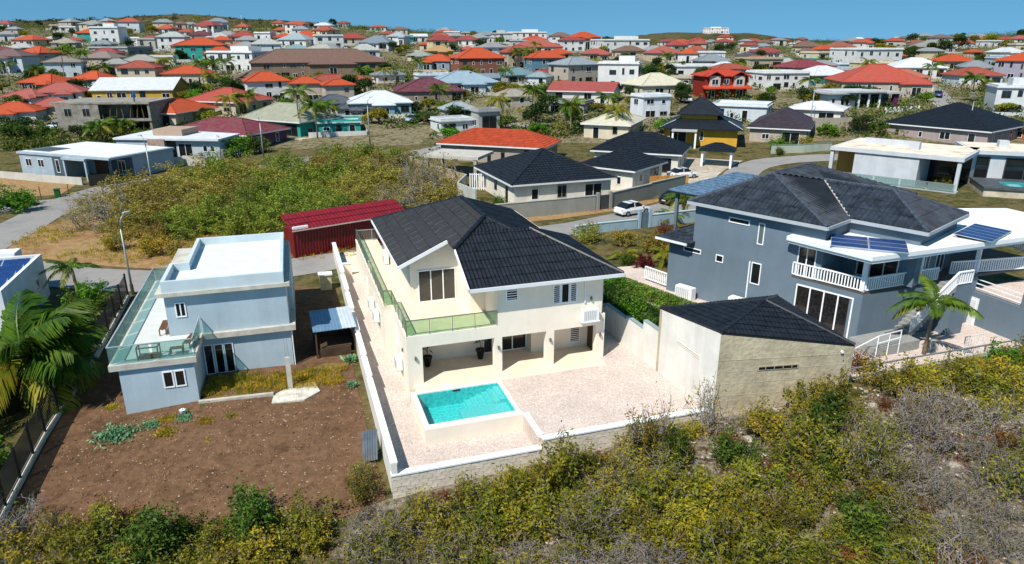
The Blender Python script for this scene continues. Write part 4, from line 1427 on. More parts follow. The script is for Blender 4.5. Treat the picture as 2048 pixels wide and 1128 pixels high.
# ------------------------------------------------------------------ ground, roads, hills
def ground_mat(name, cols, scale=.06, fine_scale=2.2, bump=.4, speck=None, rough=.95, grit=(.62, 1.35)):
    """layered dry ground: large patches, mid clumps and fine grit"""
    m = bpy.data.materials.new(name)
    m.use_nodes = True
    nt = m.node_tree
    b = nt.nodes['Principled BSDF']
    b.inputs['Roughness'].default_value = rough
    b.inputs['Specular IOR Level'].default_value = .1
    tc = nt.nodes.new('ShaderNodeTexCoord')
    def noise(s, det=6, ro=.65):
        x = nt.nodes.new('ShaderNodeTexNoise')
        x.inputs['Scale'].default_value = s
        x.inputs['Detail'].default_value = det
        x.inputs['Roughness'].default_value = ro
        nt.links.new(tc.outputs['Object'], x.inputs['Vector'])
        return x
    n1, n2, n3 = noise(scale), noise(scale * 9), noise(fine_scale, 8, .75)
    ad = nt.nodes.new('ShaderNodeMath')
    ad.operation = 'MULTIPLY_ADD'
    ad.inputs[1].default_value = .45
    nt.links.new(n2.outputs['Fac'], ad.inputs[0])
    mu = nt.nodes.new('ShaderNodeMath')
    mu.operation = 'MULTIPLY'
    mu.inputs[1].default_value = .55
    nt.links.new(n1.outputs['Fac'], mu.inputs[0])
    nt.links.new(mu.outputs[0], ad.inputs[2])
    r = nt.nodes.new('ShaderNodeValToRGB')
    r.color_ramp.elements[0].position = .38
    r.color_ramp.elements[1].position = .62
    r.color_ramp.elements[0].color = (*srgb(cols[0]), 1)
    r.color_ramp.elements[1].color = (*srgb(cols[-1]), 1)
    for k, c in enumerate(cols[1:-1]):
        e = r.color_ramp.elements.new(.38 + .24 * (k + 1) / (len(cols) - 1))
        e.color = (*srgb(c), 1)
    nt.links.new(ad.outputs[0], r.inputs[0])
    mr = nt.nodes.new('ShaderNodeMapRange')
    mr.inputs[1].default_value = .3
    mr.inputs[2].default_value = .7
    mr.inputs[3].default_value = grit[0]
    mr.inputs[4].default_value = grit[1]
    nt.links.new(n3.outputs['Fac'], mr.inputs[0])
    sc = nt.nodes.new('ShaderNodeVectorMath')
    sc.operation = 'SCALE'
    nt.links.new(r.outputs[0], sc.inputs[0])
    nt.links.new(mr.outputs[0], sc.inputs['Scale'])
    src = sc.outputs[0]
    if speck:
        vo = nt.nodes.new('ShaderNodeTexVoronoi')
        vo.inputs['Scale'].default_value = speck[1]
        nt.links.new(tc.outputs['Object'], vo.inputs['Vector'])
        lt = nt.nodes.new('ShaderNodeMath')
        lt.operation = 'LESS_THAN'
        lt.inputs[1].default_value = speck[2]
        nt.links.new(vo.outputs['Distance'], lt.inputs[0])
        nn = noise(1.3, 3)
        gt2 = nt.nodes.new('ShaderNodeMath')
        gt2.operation = 'GREATER_THAN'
        gt2.inputs[1].default_value = .54
        nt.links.new(nn.outputs['Fac'], gt2.inputs[0])
        m2 = nt.nodes.new('ShaderNodeMath')
        m2.operation = 'MULTIPLY'
        nt.links.new(lt.outputs[0], m2.inputs[0])
        nt.links.new(gt2.outputs[0], m2.inputs[1])
        mx = nt.nodes.new('ShaderNodeMix')
        mx.data_type = 'RGBA'
        nt.links.new(m2.outputs[0], mx.inputs['Factor'])
        nt.links.new(src, mx.inputs['A'])
        mx.inputs['B'].default_value = (*srgb(speck[0]), 1)
        src = mx.outputs['Result']
    nt.links.new(src, b.inputs['Base Color'])
    if bump:
        bp = nt.nodes.new('ShaderNodeBump')
        bp.inputs['Strength'].default_value = bump
        bp.inputs['Distance'].default_value = .12
        nt.links.new(n3.outputs['Fac'], bp.inputs['Height'])
        nt.links.new(bp.outputs[0], b.inputs['Normal'])
    return m

def sheet(name, xs, ys_, dz, m, zf=zt, rough=0.0, seed=0):
    rnd = random.Random(seed)
    V, F = [], []
    for y in ys_:
        for x in xs:
            V.append((x, y, zf(x, y) + dz + (rnd.uniform(-rough, rough) if rough else 0)))
    nx = len(xs)
    for j in range(len(ys_) - 1):
        for i in range(nx - 1):
            F.append((j * nx + i, j * nx + i + 1, (j + 1) * nx + i + 1, (j + 1) * nx + i))
    mb = MB()
    mb.v, mb.f = V, F
    o = mb.build(name, m, smooth=True)
    o['kind'] = 'structure'
    return o
_gy = list(np.arange(4, 62, 2.0)) + list(np.arange(62, 140, 4.0)) + list(np.arange(140, 320, 10.0)) + list(np.arange(320, 1000, 40.0)) + [1000, 1300, 1700, 2300, 3000, 4500, 7000]
_gx = [-6000, -3500, -2000, -1200, -800, -600, -450, -340] + list(np.arange(-260, -80, 20.0)) + list(np.arange(-80, 80, 4.0)) + list(np.arange(80, 280, 20.0)) + [340, 450, 600, 800, 1200, 2000, 3500, 6000]
_gx = sorted(set([float(a) for a in _gx] + [float(a) for a in TX]))
_gy = sorted(set([float(a) for a in _gy] + [float(a) for a in TY]))
sheet('ground', _gx, _gy, 0, ground_mat('dry_ground', ['#2b3216', '#4a4925', '#665a3c', '#3a4120', '#6f6247'], .05, 1.6))
SOIL = ground_mat('brown_soil', ['#54402f', '#654c39', '#715641', '#5a4432'], .12, 3.0, .6, speck=('#b8a58c', 2.6, .085))
def drape(name, pts, dz, m, step=1.5, zf=zt):
    """polygon draped over the terrain: triangulated fine grid cut to the outline"""
    xs = [p[0] for p in pts]
    ys_ = [p[1] for p in pts]
    bm = bmesh.new()
    nx = max(1, int((max(xs) - min(xs)) / step))
    ny = max(1, int((max(ys_) - min(ys_)) / step))
    vs_ = [bm.verts.new((p[0], p[1], 0)) for p in pts]
    bm.faces.new(vs_)
    bmesh.ops.triangulate(bm, faces=bm.faces[:])
    for i in range(1, nx):
        bmesh.ops.bisect_plane(bm, geom=bm.verts[:] + bm.edges[:] + bm.faces[:], plane_co=(min(xs) + (max(xs) - min(xs)) * i / nx, 0, 0), plane_no=(1, 0, 0))
    for i in range(1, ny):
        bmesh.ops.bisect_plane(bm, geom=bm.verts[:] + bm.edges[:] + bm.faces[:], plane_co=(0, min(ys_) + (max(ys_) - min(ys_)) * i / ny, 0), plane_no=(0, 1, 0))
    for v in bm.verts:
        v.co.z = zf(v.co.x, v.co.y) + dz
    bmesh.ops.recalc_face_normals(bm, faces=bm.faces[:])
    me = bpy.data.meshes.new(name)
    bm.to_mesh(me)
    bm.free()
    for p_ in me.polygons:
        if p_.normal.z < 0:
            p_.flip()
    me.materials.append(m)
    o = link(name, me)
    o['kind'] = 'structure'
    return o
drape('brown_lot', [(-23.2, 24.0), (-14, 24.8), (-9.5, 26.2), (-6.1, 28.3), (-7.4, 32), (-9.4, 38), (-12.2, 47), (-14.2, 53), (-19, 54.3), (-29.5, 52), (-27.5, 42.6), (-25.3, 33.1)], .03, SOIL)
drape('town_ground', [(-150, 118), (-60, 118), (-52, 116), (-20, 122), (0, 124), (40, 124), (60, 126), (150, 118), (300, 330), (520, 620), (-520, 620), (-300, 330)], .02, ground_mat('town_ground', ['#343c1d', '#5f583f', '#857a62', '#454a28', '#73694f'], .11, 1.2, .4), 8.0)
drape('grass_patch', [(-18.2, 36.4), (-14.4, 37.4), (-13.2, 38.6), (-11.4, 39.4), (-10.6, 41.6), (-12.3, 41.4), (-13.4, 40.1), (-18.9, 38.9)], .06, ground_mat('dry_grass', ['#6a5a36', '#7d6c3c', '#6b5136', '#5a5527'], .4, 6, .6))
ASPH = ground_mat('grey_road', ['#7b7a79', '#868482', '#8e8b88', '#827f7b'], .05, 2.5, .08, grit=(.92, 1.08))
def road(name, pts, wd, dz=.05, m=ASPH, zf=zt):
    """ribbon along a centre line following the terrain"""
    P = [Vector((p[0], p[1])) for p in pts]
    # Catmull-Rom resample
    Q = []
    for i in range(len(P) - 1):
        p0, p1, p2, p3 = P[max(i - 1, 0)], P[i], P[i + 1], P[min(i + 2, len(P) - 1)]
        n = max(2, int((p2 - p1).length / 2.5))
        for k in range(n):
            t_ = k / n
            Q.append(.5 * ((2 * p1) + (p2 - p0) * t_ + (2 * p0 - 5 * p1 + 4 * p2 - p3) * t_ * t_ + (3 * p1 - p0 - 3 * p2 + p3) * t_ ** 3))
    Q.append(P[-1])
    V, F = [], []
    for i, q in enumerate(Q):
        d_ = (Q[min(i + 1, len(Q) - 1)] - Q[max(i - 1, 0)]).normalized()
        n_ = Vector((-d_.y, d_.x))
        ww = wd if not isinstance(wd, (list, tuple)) else wd[0] + (wd[1] - wd[0]) * i / (len(Q) - 1)
        jit = .12 * math.sin(i * 1.7) + .08 * math.sin(i * .6)
        for s_ in (-1, -.33, .33, 1):
            x, y = q + n_ * (ww / 2 * s_ + (jit if abs(s_) == 1 else 0) * s_)
            V.append((x, y, zf(x, y) + dz))
    for i in range(len(Q) - 1):
        for k in range(3):
            F.append((4 * i + k, 4 * (i + 1) + k, 4 * (i + 1) + k + 1, 4 * i + k + 1)[::-1])
    mb = MB()
    mb.v, mb.f = V, F
    o = mb.build(name, m, smooth=True)
    o['kind'] = 'structure'
    for p_ in o.data.polygons:
        if p_.normal.z < 0:
            p_.flip()
    return o
road('street', [(-75, 62), (-60, 60.5), (-46, 58.2), (-37, 55.8), (-29.8, 55.0), (-24, 56.2), (-18, 58.9), (-12, 62.3), (-4, 66.6), (4, 70.2), (10, 74), (17, 79.3), (24, 85.0), (29.5, 92), (33.5, 101), (39.5, 108.5), (49, 112.0), (62, 114.5), (78, 120), (86, 128)], 4.6)
road('loop_road', [(-50, 58.5), (-51.5, 66), (-53, 74), (-54.5, 83), (-53.5, 91), (-47, 98.5), (-38, 104), (-28, 109), (-18, 114), (-10, 121), (-6, 132), (2, 142)], 5.4, .056)
road('branch_road', [(-53.5, 84), (-62, 79.5), (-75, 73.5), (-95, 66)], 5.6, .062)
road('hill_road', [(86, 128), (94, 150), (103, 172), (113, 196), (120, 215)], 5.4, .05)
drape('forecourt', [(15.5, 85.5), (23.5, 92.3), (28, 96.5), (31.5, 103), (36.5, 110), (27.5, 112.5), (20.5, 103), (11.5, 90)], .07, ground_mat('pale_concrete_yard', ['#a89f8f', '#b7ae9e', '#9d9484', '#b3a793'], .12, 1.5, .1))
PAVEG = drape('gravel_yard', [(14.5, 44.5), (18.6, 35.9), (24, 37.9), (29.5, 39.6), (36, 41.6), (36, 47), (24.5, 52), (14, 54), (11.0, 58.5), (8.0, 58), (8.8, 52)], .09, PAVE)
VERGE = ground_mat('tan_verge', ['#7d5f3f', '#8e7150', '#9a7d58', '#80704a'], .15, 2.5, .4)
drape('road_verge', [(-47.8, 62), (-36, 58.6), (-30, 57.6), (-22, 59.7), (-14, 64.6), (-13, 70), (-22, 72), (-38, 74), (-49, 80), (-50.2, 72)], .03, VERGE)
drape('road_verge', [(-1, 73), (5, 75.5), (13, 80), (18, 84), (19, 86), (10, 81.5), (3, 78), (-4, 75)], .035, VERGE)
drape('road_verge', [(-58, 88), (-90, 76), (-95, 92), (-75, 100), (-60, 96)], .03, VERGE)
ROCKG = ground_mat('pale_rocky_ground', ['#3a3324', '#54492f', '#857c6f', '#37301f', '#6b6152'], .25, 3.2, .8)
drape('rocky_slope', [(-8, 22), (2, 16), (22, 14), (40, 22), (46, 42), (36, 41), (24, 37.2), (18.6, 33.8), (10.8, 33.0), (6.0, 32.0), (1.7, 30.6), (-5.9, 28.3), (-7.2, 27.6)], .06, ROCKG)

# hills on the skyline, as far terrain
def hill(name, pts, depth, m, z0=10, jag=2.0, seed=1):
    """ridge whose crest passes through (x, y, z) points and falls to both sides"""
    rnd = random.Random(seed)
    V, F = [], []
    P = []
    for i in range(len(pts) - 1):
        n = 10
        for k in range(n):
            t_ = k / n
            s_ = t_ * t_ * (3 - 2 * t_)
            P.append([pts[i][0] + (pts[i + 1][0] - pts[i][0]) * t_, pts[i][1] + (pts[i + 1][1] - pts[i][1]) * t_, pts[i][2] + (pts[i + 1][2] - pts[i][2]) * s_])
    P.append(list(pts[-1]))
    prof = [(-1.0, 0), (-.75, .18), (-.5, .45), (-.25, .8), (0, 1.0), (.4, .7), (1.0, 0)]
    for p in P:
        for f, h in prof:
            V.append((p[0], p[1] + f * depth, z0 + (p[2] - z0) * h + (rnd.uniform(-jag, jag) if 0 < h < 1 else rnd.uniform(-.5, .5))))
    n = len(prof)
    for i in range(len(P) - 1):
        for k in range(n - 1):
            F.append((i * n + k, (i + 1) * n + k, (i + 1) * n + k + 1, i * n + k + 1))
    mb = MB()
    mb.v, mb.f = V, F
    o = mb.build(name, m, smooth=True)
    o['kind'] = 'structure'
    for p_ in o.data.polygons:
        if p_.normal.z < 0:
            p_.flip()
    return o
HILLM = ground_mat('scrub_hill', ['#2a2d18', '#454225', '#585035', '#36351d'], .012, .10, .9)
hill('hills', [(-1700, 1500, 48), (-1150, 1500, 58), (-900, 1500, 61), (-640, 1450, 70), (-480, 1450, 60), (-300, 1450, 48), (-100, 1450, 30), (150, 1450, 20)], 380, HILLM, 8, 3, 3)
hill('hills', [(60, 1100, 19), (150, 1050, 26), (230, 1050, 32), (330, 1050, 31), (420, 1060, 22), (520, 1080, 16)], 220, HILLM, 8, 2, 4)
hill('hills', [(500, 1300, 17), (800, 1300, 21), (1000, 1300, 30), (1300, 1300, 34), (1800, 1300, 30)], 300, HILLM, 8, 2, 5)

# pebbles and clods strewn over the brown lot
def pebbles(name, label, n, test, zoff, m, seed, box, smin=.02, smax=.07):
    rnd = random.Random(seed)
    V, F = [], []
    base = [(1, 0, 0), (-1, 0, 0), (0, 1, 0), (0, -1, 0), (0, 0, 1), (0, 0, -1)]
    fs = [(0, 2, 4), (2, 1, 4), (1, 3, 4), (3, 0, 4), (2, 0, 5), (1, 2, 5), (3, 1, 5), (0, 3, 5)]
    for _ in range(n):
        x, y = rnd.uniform(box[0], box[1]), rnd.uniform(box[2], box[3])
        if not test(x, y):
            continue
        s_ = rnd.uniform(smin, smax)
        o = len(V)
        a_ = rnd.uniform(0, 6.28)
        for b in base:
            k = s_ * rnd.uniform(.7, 1.3)
            V.append((x + (b[0] * math.cos(a_) - b[1] * math.sin(a_)) * k, y + (b[0] * math.sin(a_) + b[1] * math.cos(a_)) * k, zt(x, y) + zoff + b[2] * k * .6))
        F += [tuple(o + i for i in f) for f in fs]
    mb = MB()
    mb.v, mb.f = V, F
    return tag(mb.build(name, m), label, 'pebbles', kind='stuff')
def on_lot(x, y):
    u_, v_ = w2loc(vil, (x, y))
    ub, vb = w2loc(bh, (x, y))
    return u_ < -2.4 and not (ub > -.1 and vb > -.1) and x > -25 + (34 - y) * .28
pebbles('pebbles', 'small pale stones and clods strewn over the brown lot', 1500, on_lot, .035, mat('pebble', '#a8937c', rough=.95, var=.5, scale=4), 3, (-24, -6, 25, 52))
pebbles('clods', 'dark earth clods strewn over the brown lot', 400, on_lot, .03, mat('clod', '#4a3223', rough=.95, var=.4, scale=4), 4, (-24, -6, 25, 52), .03, .09)

pebbles('scree', 'pale limestone rubble lying between the foreground bushes', 2600, lambda x, y: w2loc(vil, (x, y))[1] < -8.2 and not (10 < x < 18.6 and y > 32.2 + (x - 10.8) * .155) and y < 35.6 + (x - 18.9) * .315 + (6 if x < 18 else 0), .07, mat('scree', '#b3a99c', rough=.95, var=.4, scale=2), 9, (-6, 34, 19, 38), .03, .13)
# surveyed houses: name, label, near corner x, y, ground z, yaw, width, depth, eave height, roof, wall, pitch, kind
BIG = [
    ('bungalow', 'white bungalow with dark tiled hip roof behind the grey street wall', -0.06, 80.13, 0.31, 21.1, 13.95, 14.0, 2.9, '#1a1f27', '#e6e0d2', 0.42, 'tile'),
    ('garage_house', 'small white garage with dark pyramid roof beside the bamboo screen', 15.71, 88.5, 0.47, 53.2, 9.81, 8.83, 2.9, '#1a1f27', '#e3ded2', 0.42, 'tile'),
    ('house', 'white house with wide dark tiled roof behind the small dark roofed garage', 24.34, 100.01, 0.8, 68.9, 10.28, 13.56, 2.9, '#1a1f27', '#dcd8cc', 0.45, 'tile'),
    ('house', 'low house with orange tiled hip roof and grey walls behind the scrub', 4.96, 105.19, 0.98, 70.5, 9.24, 18.02, 2.9, '#c2512f', '#a89f93', 0.42, 'tile'),
    ('house', 'house with dark tiled hip roof and mauve walls behind the white modern villa', 80.71, 118.81, 1.78, 37.4, 17.68, 18.39, 2.9, '#1c1b22', '#a89a98', 0.42, 'tile'),
    ('house', 'house with purple brown roof and gabled porch behind the green gate wall', 51.21, 121.22, 1.93, 64.7, 17.88, 10.52, 2.8, '#4a4048', '#b9aca0', 0.5, 'tile'),
    ('house', 'white walled house under a bright white hip roof beside the stone wall', 65.53, 140.72, 3.42, 59.4, 8.0, 10.8, 2.8, '#e6e8ea', '#d9d6d0', 0.3, ''),
    ('house', 'cream house with pale cream hip roof among palms', 21.1, 125.51, 2.21, 68.4, 13.84, 9.31, 2.8, '#d8d2bb', '#d8ceb6', 0.35, ''),
    ('house', 'long white house with red tiled gable roof above the grey flat house', 23.37, 164.69, 5.47, 71.1, 11.15, 16.08, 2.7, '#a8473c', '#d6d2cb', 0.35, 'gable'),
    ('house', 'house with faded maroon hip roof and white ridge lines near the gate', -43.83, 116.35, 1.61, 69.2, 11.43, 17.3, 2.8, '#7e2a35', '#6d4a60', 0.36, ''),
    ('house', 'turquoise house with pale green hip roof beside the tall palms', -38.53, 128.54, 2.4, 60.9, 10.74, 16.23, 2.8, '#a6a78f', '#2f9c8b', 0.5, ''),
    ('house', 'cream house with large orange hip roof right of the concrete shell', -65.26, 138.08, 3.19, 79.5, 14.5, 10.46, 2.7, '#c6562c', '#c7b8a2', 0.4, ''),
    ('house', 'house with broad red orange roof behind the orange hip roof', -58.3, 150.59, 4.26, 68.5, 12.53, 14.43, 2.7, '#b8442c', '#bdb09c', 0.4, ''),
]
# background houses: centre x, y, ground z, yaw, width, depth, eave height, roof kind, roof colour, wall colour, label
FAR = [
    (-221.5, 323.5, 18.39, 20.4, 6.7, 5.3, 5.5, 'hip', '#9a9c9c', '#dcdddb', 'pale two storey house with grey hip roof at the far left skyline'),
    (-213.9, 322.8, 18.39, 18.5, 5.6, 4.4, 3, 'hip', '#9a9c9c', '#dcdddb', 'small white house with grey roof beside the far left two storey house'),
    (-200.2, 323.2, 18.39, -15.8, 6.7, 5.2, 3, 'hip', '#b9bcb8', '#dcdddb', 'white bungalow with light grey hip roof near the far left ridge'),
    (-199.4, 305.6, 16.9, -16.7, 10.8, 8.4, 3, 'hip', '#c4542c', '#cdbfa6', 'wide low house with orange hip roof high on the left'),
    (-186.5, 280.0, 14.78, 7.6, 8.0, 6.2, 3, 'hip', '#b9bcb8', '#dcdddb', 'white house with flat grey hip roof just above the left orange roof'),
    (-165.3, 256.2, 12.49, -18.9, 9.8, 7.7, 3.2, 'hip', '#c4542c', '#a3a6a6', 'house with sharp orange hip roof and pale columns on the left slope'),
    (-187.6, 270.6, 13.93, 14.5, 7.1, 5.6, 3.0, 'hip', '#7d2c2c', '#c9d4da', 'house with dark red roof cut by the left edge'),
    (-152.6, 222.1, 9.48, 3.9, 10.7, 8.3, 5.6, 'hip', '#7b5b57', '#c9d4da', 'pale blue two storey house with brown roof and strip windows at left'),
    (-184.6, 323.4, 18.39, 5.2, 8.3, 6.4, 5.5, 'hip', '#c4542c', '#36a295', 'teal walled house with small orange roof joined to the white block'),
    (-173.9, 318.4, 17.96, 5.8, 9.9, 7.7, 7.0, 'flat', '#dcdddb', '#dcdddb', 'tall white three storey block high on the left slope'),
    (-181.0, 298.4, 16.4, 10.9, 8.3, 6.4, 3, 'hip', '#a89f92', '#b9ad9e', 'beige house with beige hip roof on the left slope'),
    (-131.5, 214.2, 8.75, 19.2, 8.9, 6.9, 5.6, 'hip', '#93877e', '#c9d4da', 'tall pale house with beige brown roof between two left palms'),
    (-135.2, 241.9, 11.28, -5.5, 10.0, 7.8, 3, 'hip', '#8d7f75', '#b9ad9e', 'low house with brownish grey hip roof behind the white balcony house'),
    (-144.8, 271.7, 13.73, -12.4, 14.1, 11.0, 3.2, 'flat', '#b9bcba', '#8b9499', 'flat grey modern house with dark glass strip on the left slope'),
    (-116.8, 215.2, 8.94, 18.2, 6.8, 5.3, 5.8, 'hip', '#a3a29d', '#dcdddb', 'white two storey house with balconies and grey roof on the left'),
    (-117.0, 230.6, 10.2, 14.5, 10.2, 7.9, 3.2, 'hip', '#a7a49b', '#b9ad9e', 'grey beige house with wide pale hip roof in the left middle'),
    (-145.9, 298.2, 16.4, -14.8, 7.3, 5.7, 5.0, 'flat', '#9a9c9c', '#a9a8a0', 'small raw grey modern block below the left ridge'),
    (-134.2, 292.1, 15.8, 7.8, 9.6, 7.5, 5.6, 'hip', '#b9bcb8', '#dcdddb', 'white two storey house with pale grey hip roof left of the orange cluster'),
    (-125.2, 282.7, 14.89, 16.4, 9.8, 7.7, 3, 'hip', '#c4542c', '#cdbfa6', 'orange pyramid roofed house at the top of the orange cluster'),
    (-109.5, 259.2, 12.62, 12.2, 13.9, 10.8, 5.4, 'hip', '#c4542c', '#36a295', 'orange roofed house with teal walls in the orange cluster'),
    (-101.3, 254.1, 12.31, 16.1, 9.9, 7.7, 3.2, 'hip', '#c4542c', '#cdbfa6', 'orange hip roof in front of the teal walled house'),
    (-85.0, 231.7, 10.05, -18.7, 14.7, 11.5, 5.8, 'flat', '#dcdddb', '#dcdddb', 'long white two storey block with round windows left of centre'),
    (-117.0, 297.1, 16.34, 11.8, 6.8, 5.3, 5.0, 'hip', '#c4542c', '#cdbfa6', 'narrow cream house with orange roof behind the round windowed block'),
    (-104.9, 283.9, 15.11, -13.8, 7.7, 6.0, 3.2, 'hip', '#b4564a', '#a3a6a6', 'grey house with faded pink roof behind the round windowed block'),
    (-89.1, 266.2, 13.43, 15.0, 9.4, 7.3, 5.4, 'hip', '#b9bcb8', '#c9d4da', 'pale two storey house with silver roof above the long brown roof'),
    (-78.1, 266.5, 13.43, 23.1, 9.0, 7.0, 3.4, 'hip', '#86a5a6', '#dcdddb', 'white house with sea green hip roof left of centre'),
    (-66.1, 256.4, 12.4, -16.6, 12.4, 9.6, 3.6, 'hip', '#b3b2a8', '#cfc6ae', 'cream house with large pale grey roof left of centre'),
    (-88.7, 304.0, 16.78, -10.8, 11.2, 8.7, 3.2, 'hip', '#9fb0b8', '#dcdddb', 'white house with bluish hip roof in the far centre left'),
    (-75.0, 300.3, 16.46, 19.5, 9.6, 7.5, 5.2, 'flat', '#c2c4c0', '#dcdddb', 'white house with flat pale roof in the far centre left'),
    (-59.1, 222.1, 8.78, 19.9, 34.3, 13.7, 4.6, 'hip', '#7d5b49', '#8e7a68', 'very long house with brown tiled hip roof in the centre left'),
    (-59.2, 173.7, 5.66, 25.3, 8.9, 6.9, 5.4, 'hip', '#c4542c', '#dcdddb', 'white terraced house with orange roof at the left end of the beige terrace'),
    (-49.1, 171.1, 5.59, 15.0, 6.8, 5.3, 6.2, 'hip', '#c4542c', '#b9ad9e', 'beige terraced house with orange hip roof, first beige unit of the terrace'),
    (-40.7, 168.1, 5.36, 24.2, 6.4, 5.0, 6.2, 'hip', '#c4542c', '#b9ad9e', 'beige terraced house with orange hip roof, last unit of the terrace'),
    (-119.4, 186.4, 6.58, -16.0, 9.6, 7.5, 3.0, 'hip', '#c4542c', '#6e645a', 'orange roofed house with deep dark porch on the left'),
    (-112.5, 195.3, 7.28, -14.2, 8.0, 6.2, 3.2, 'hip', '#c4542c', '#7fa79c', 'greenish house with orange hip roof behind the flat pale blue house'),
    (-102.3, 185.2, 6.58, 18.2, 7.1, 5.6, 3.2, 'flat', '#bcc6ca', '#c9d4da', 'flat roofed pale blue house in front of the greenish orange roofed one'),
    (-106.1, 208.4, 8.37, 14.3, 6.4, 5.0, 3, 'hip', '#c4542c', '#cdbfa6', 'small orange roofed house between the pale blue house and the palms'),
    (-89.2, 173.8, 5.51, 8.2, 15.9, 12.4, 3.0, 'gable', '#dcdfe2', '#c9a24a', 'yellow house under a big white sheet metal roof'),
    (-90.1, 201.9, 7.68, 9.3, 10.6, 8.3, 3.2, 'hip', '#c4542c', '#cdbfa6', 'cream house with orange and brown hip roof above the white metal roof'),
    (-105.5, 168.7, 5.32, 15.5, 9.1, 7.1, 3.2, 'hip', '#b4564a', '#dcdddb', 'white house with faded red hip roof, farthest of three pink red roofs'),
    (-110.4, 164.3, 5.04, -5.3, 7.9, 6.2, 3.2, 'hip', '#b4564a', '#dcdddb', 'white house with faded red roof, left of three pink red roofs'),
    (-97.8, 152.8, 4.0, 19.3, 7.8, 6.1, 3.0, 'hip', '#b4564a', '#cdbfa6', 'cream house with faded red roof, nearest of three pink red roofs'),
    (-101.3, 145.3, 3.33, 15.3, 8.8, 6.8, 3.0, 'hip', '#c4542c', '#dcdddb', 'white house with big orange hip roof at the left edge by the parked car'),
    (-38.9, 156.3, 4.31, 15.8, 8.0, 6.2, 3.0, 'hip', '#4d5560', '#a3a6a6', 'house with dark slate hip roof behind the turquoise carport'),
    (-33.4, 136.3, 2.64, 14.2, 6.9, 5.4, 2.8, 'flat', '#c5d6d6', '#36a295', 'turquoise carport with flat white roof beside the scrub'),
    (-164.8, 323.2, 18.39, -11.7, 7.0, 5.5, 3.0, 'flat', '#dcdddb', '#dcdddb', 'tiny white house on the left ridge'),
    (-118.1, 324.7, 18.39, 7.6, 10.7, 8.4, 3.0, 'hip', '#a8392e', '#cdbfa6', 'small red roofed house under the bare hill'),
    (-108.0, 322.6, 18.39, -6.6, 6.3, 4.9, 6.0, 'flat', '#dcdddb', '#dcdddb', 'slim white tower house under the bare hill'),
    (-90.6, 324.8, 18.39, 9.5, 10.7, 8.3, 3.0, 'hip', '#c4542c', '#cdbfa6', 'far house with pale orange roof below the hill road'),
    (-100.1, 324.3, 18.39, 14.1, 8.9, 7.0, 3.0, 'hip', '#c4542c', '#cdbfa6', 'far orange roofed house left of the bluish roof'),
    (-136.6, 324.1, 18.39, 7.7, 9.4, 7.3, 4.0, 'hip', '#6b2430', '#cdbfa6', 'far house with maroon roof below the left hill'),
    (-128.7, 324.0, 18.39, 8.5, 9.0, 7.0, 3.0, 'hip', '#b9bcb8', '#dcdddb', 'far pale house beside the maroon roof'),
    (-75.2, 327.3, 18.38, 20.6, 7.5, 5.8, 3.0, 'hip', '#c4542c', '#cdbfa6', 'small orange roofed house far away in the centre left'),
    (-142.5, 323.1, 18.39, 4.5, 7.7, 6.0, 3.0, 'hip', '#c4542c', '#cdbfa6', 'tiny orange roof just under the left ridge line'),
    (-69.7, 321.3, 17.67, 15.2, 11.2, 8.7, 3.0, 'hip', '#a8392e', '#cdbfa6', 'far house with wide red roof left of centre'),
    (-54.8, 299.8, 15.73, -10.1, 11.6, 9.1, 3.2, 'hip', '#7d8b96', '#dcdddb', 'white columned house with blue grey hip roof in the far centre'),
    (-49.6, 322.3, 17.07, -14.4, 7.7, 6.0, 5.8, 'hip', '#a9b4ba', '#dcdddb', 'white two storey house with pale roof beside the blue grey roof'),
    (-50.0, 343.9, 18.35, 18.7, 6.5, 5.1, 4.0, 'gable', '#36a295', '#36a295', 'small bright teal house on the central skyline'),
    (-44.2, 348.6, 18.35, 12.4, 7.2, 5.6, 4.6, 'gable', '#dcdddb', '#dcdddb', 'white gabled house right of the teal skyline house'),
    (-34.6, 341.5, 17.58, 6.1, 6.7, 5.3, 5.8, 'hip', '#a8392e', '#dcdddb', 'white tower like house with small red roof'),
    (-27.7, 364.6, 18.32, 11.4, 9.2, 7.2, 3.2, 'hip', '#b5a791', '#cdbfa6', 'beige hip roofed house on the central skyline'),
    (-17.1, 375.5, 18.3, 16.6, 8.5, 6.6, 3.6, 'hip', '#9a9c9c', '#dcdddb', 'grey roofed white house on the central skyline'),
    (-8.4, 384.3, 18.29, -16.7, 6.9, 5.4, 4.0, 'flat', '#b4564a', '#dcdddb', 'little pink and white house at the top of the skyline'),
    (-5.4, 387.9, 18.28, 3.3, 9.4, 7.3, 5.2, 'flat', '#9a9c9c', '#c3c6c4', 'grey modern house with balcony on the skyline'),
    (7.7, 404.4, 18.26, 3.6, 18.0, 14.0, 5.4, 'flat', '#dcdddb', '#dcdddb', 'long white modern house on the skyline right of centre'),
    (-53.8, 267.8, 13.27, 16.6, 9.2, 7.2, 3.4, 'hip', '#b9bdb4', '#c9d4da', 'pale blue house with light hip roof in the centre'),
    (-32.5, 260.6, 12.34, -11.6, 7.7, 6.0, 3.0, 'hip', '#9aa298', '#cfc6ae', 'house with grey green roof beside the yellow house'),
    (-27.3, 271.8, 12.94, 22.1, 8.7, 6.8, 3.6, 'hip', '#c09a68', '#c9a24a', 'yellow house with tan hip roof in the centre'),
    (-31.1, 301.8, 15.15, -4.6, 11.2, 8.7, 3.0, 'hip', '#c4542c', '#cdbfa6', 'orange hip roof behind the yellow house'),
    (-23.4, 233.9, 10.08, -18.3, 10.1, 7.8, 3.4, 'hip', '#c4542c', '#7f97a3', 'blue grey house with orange red hip roof left of the brown columned house'),
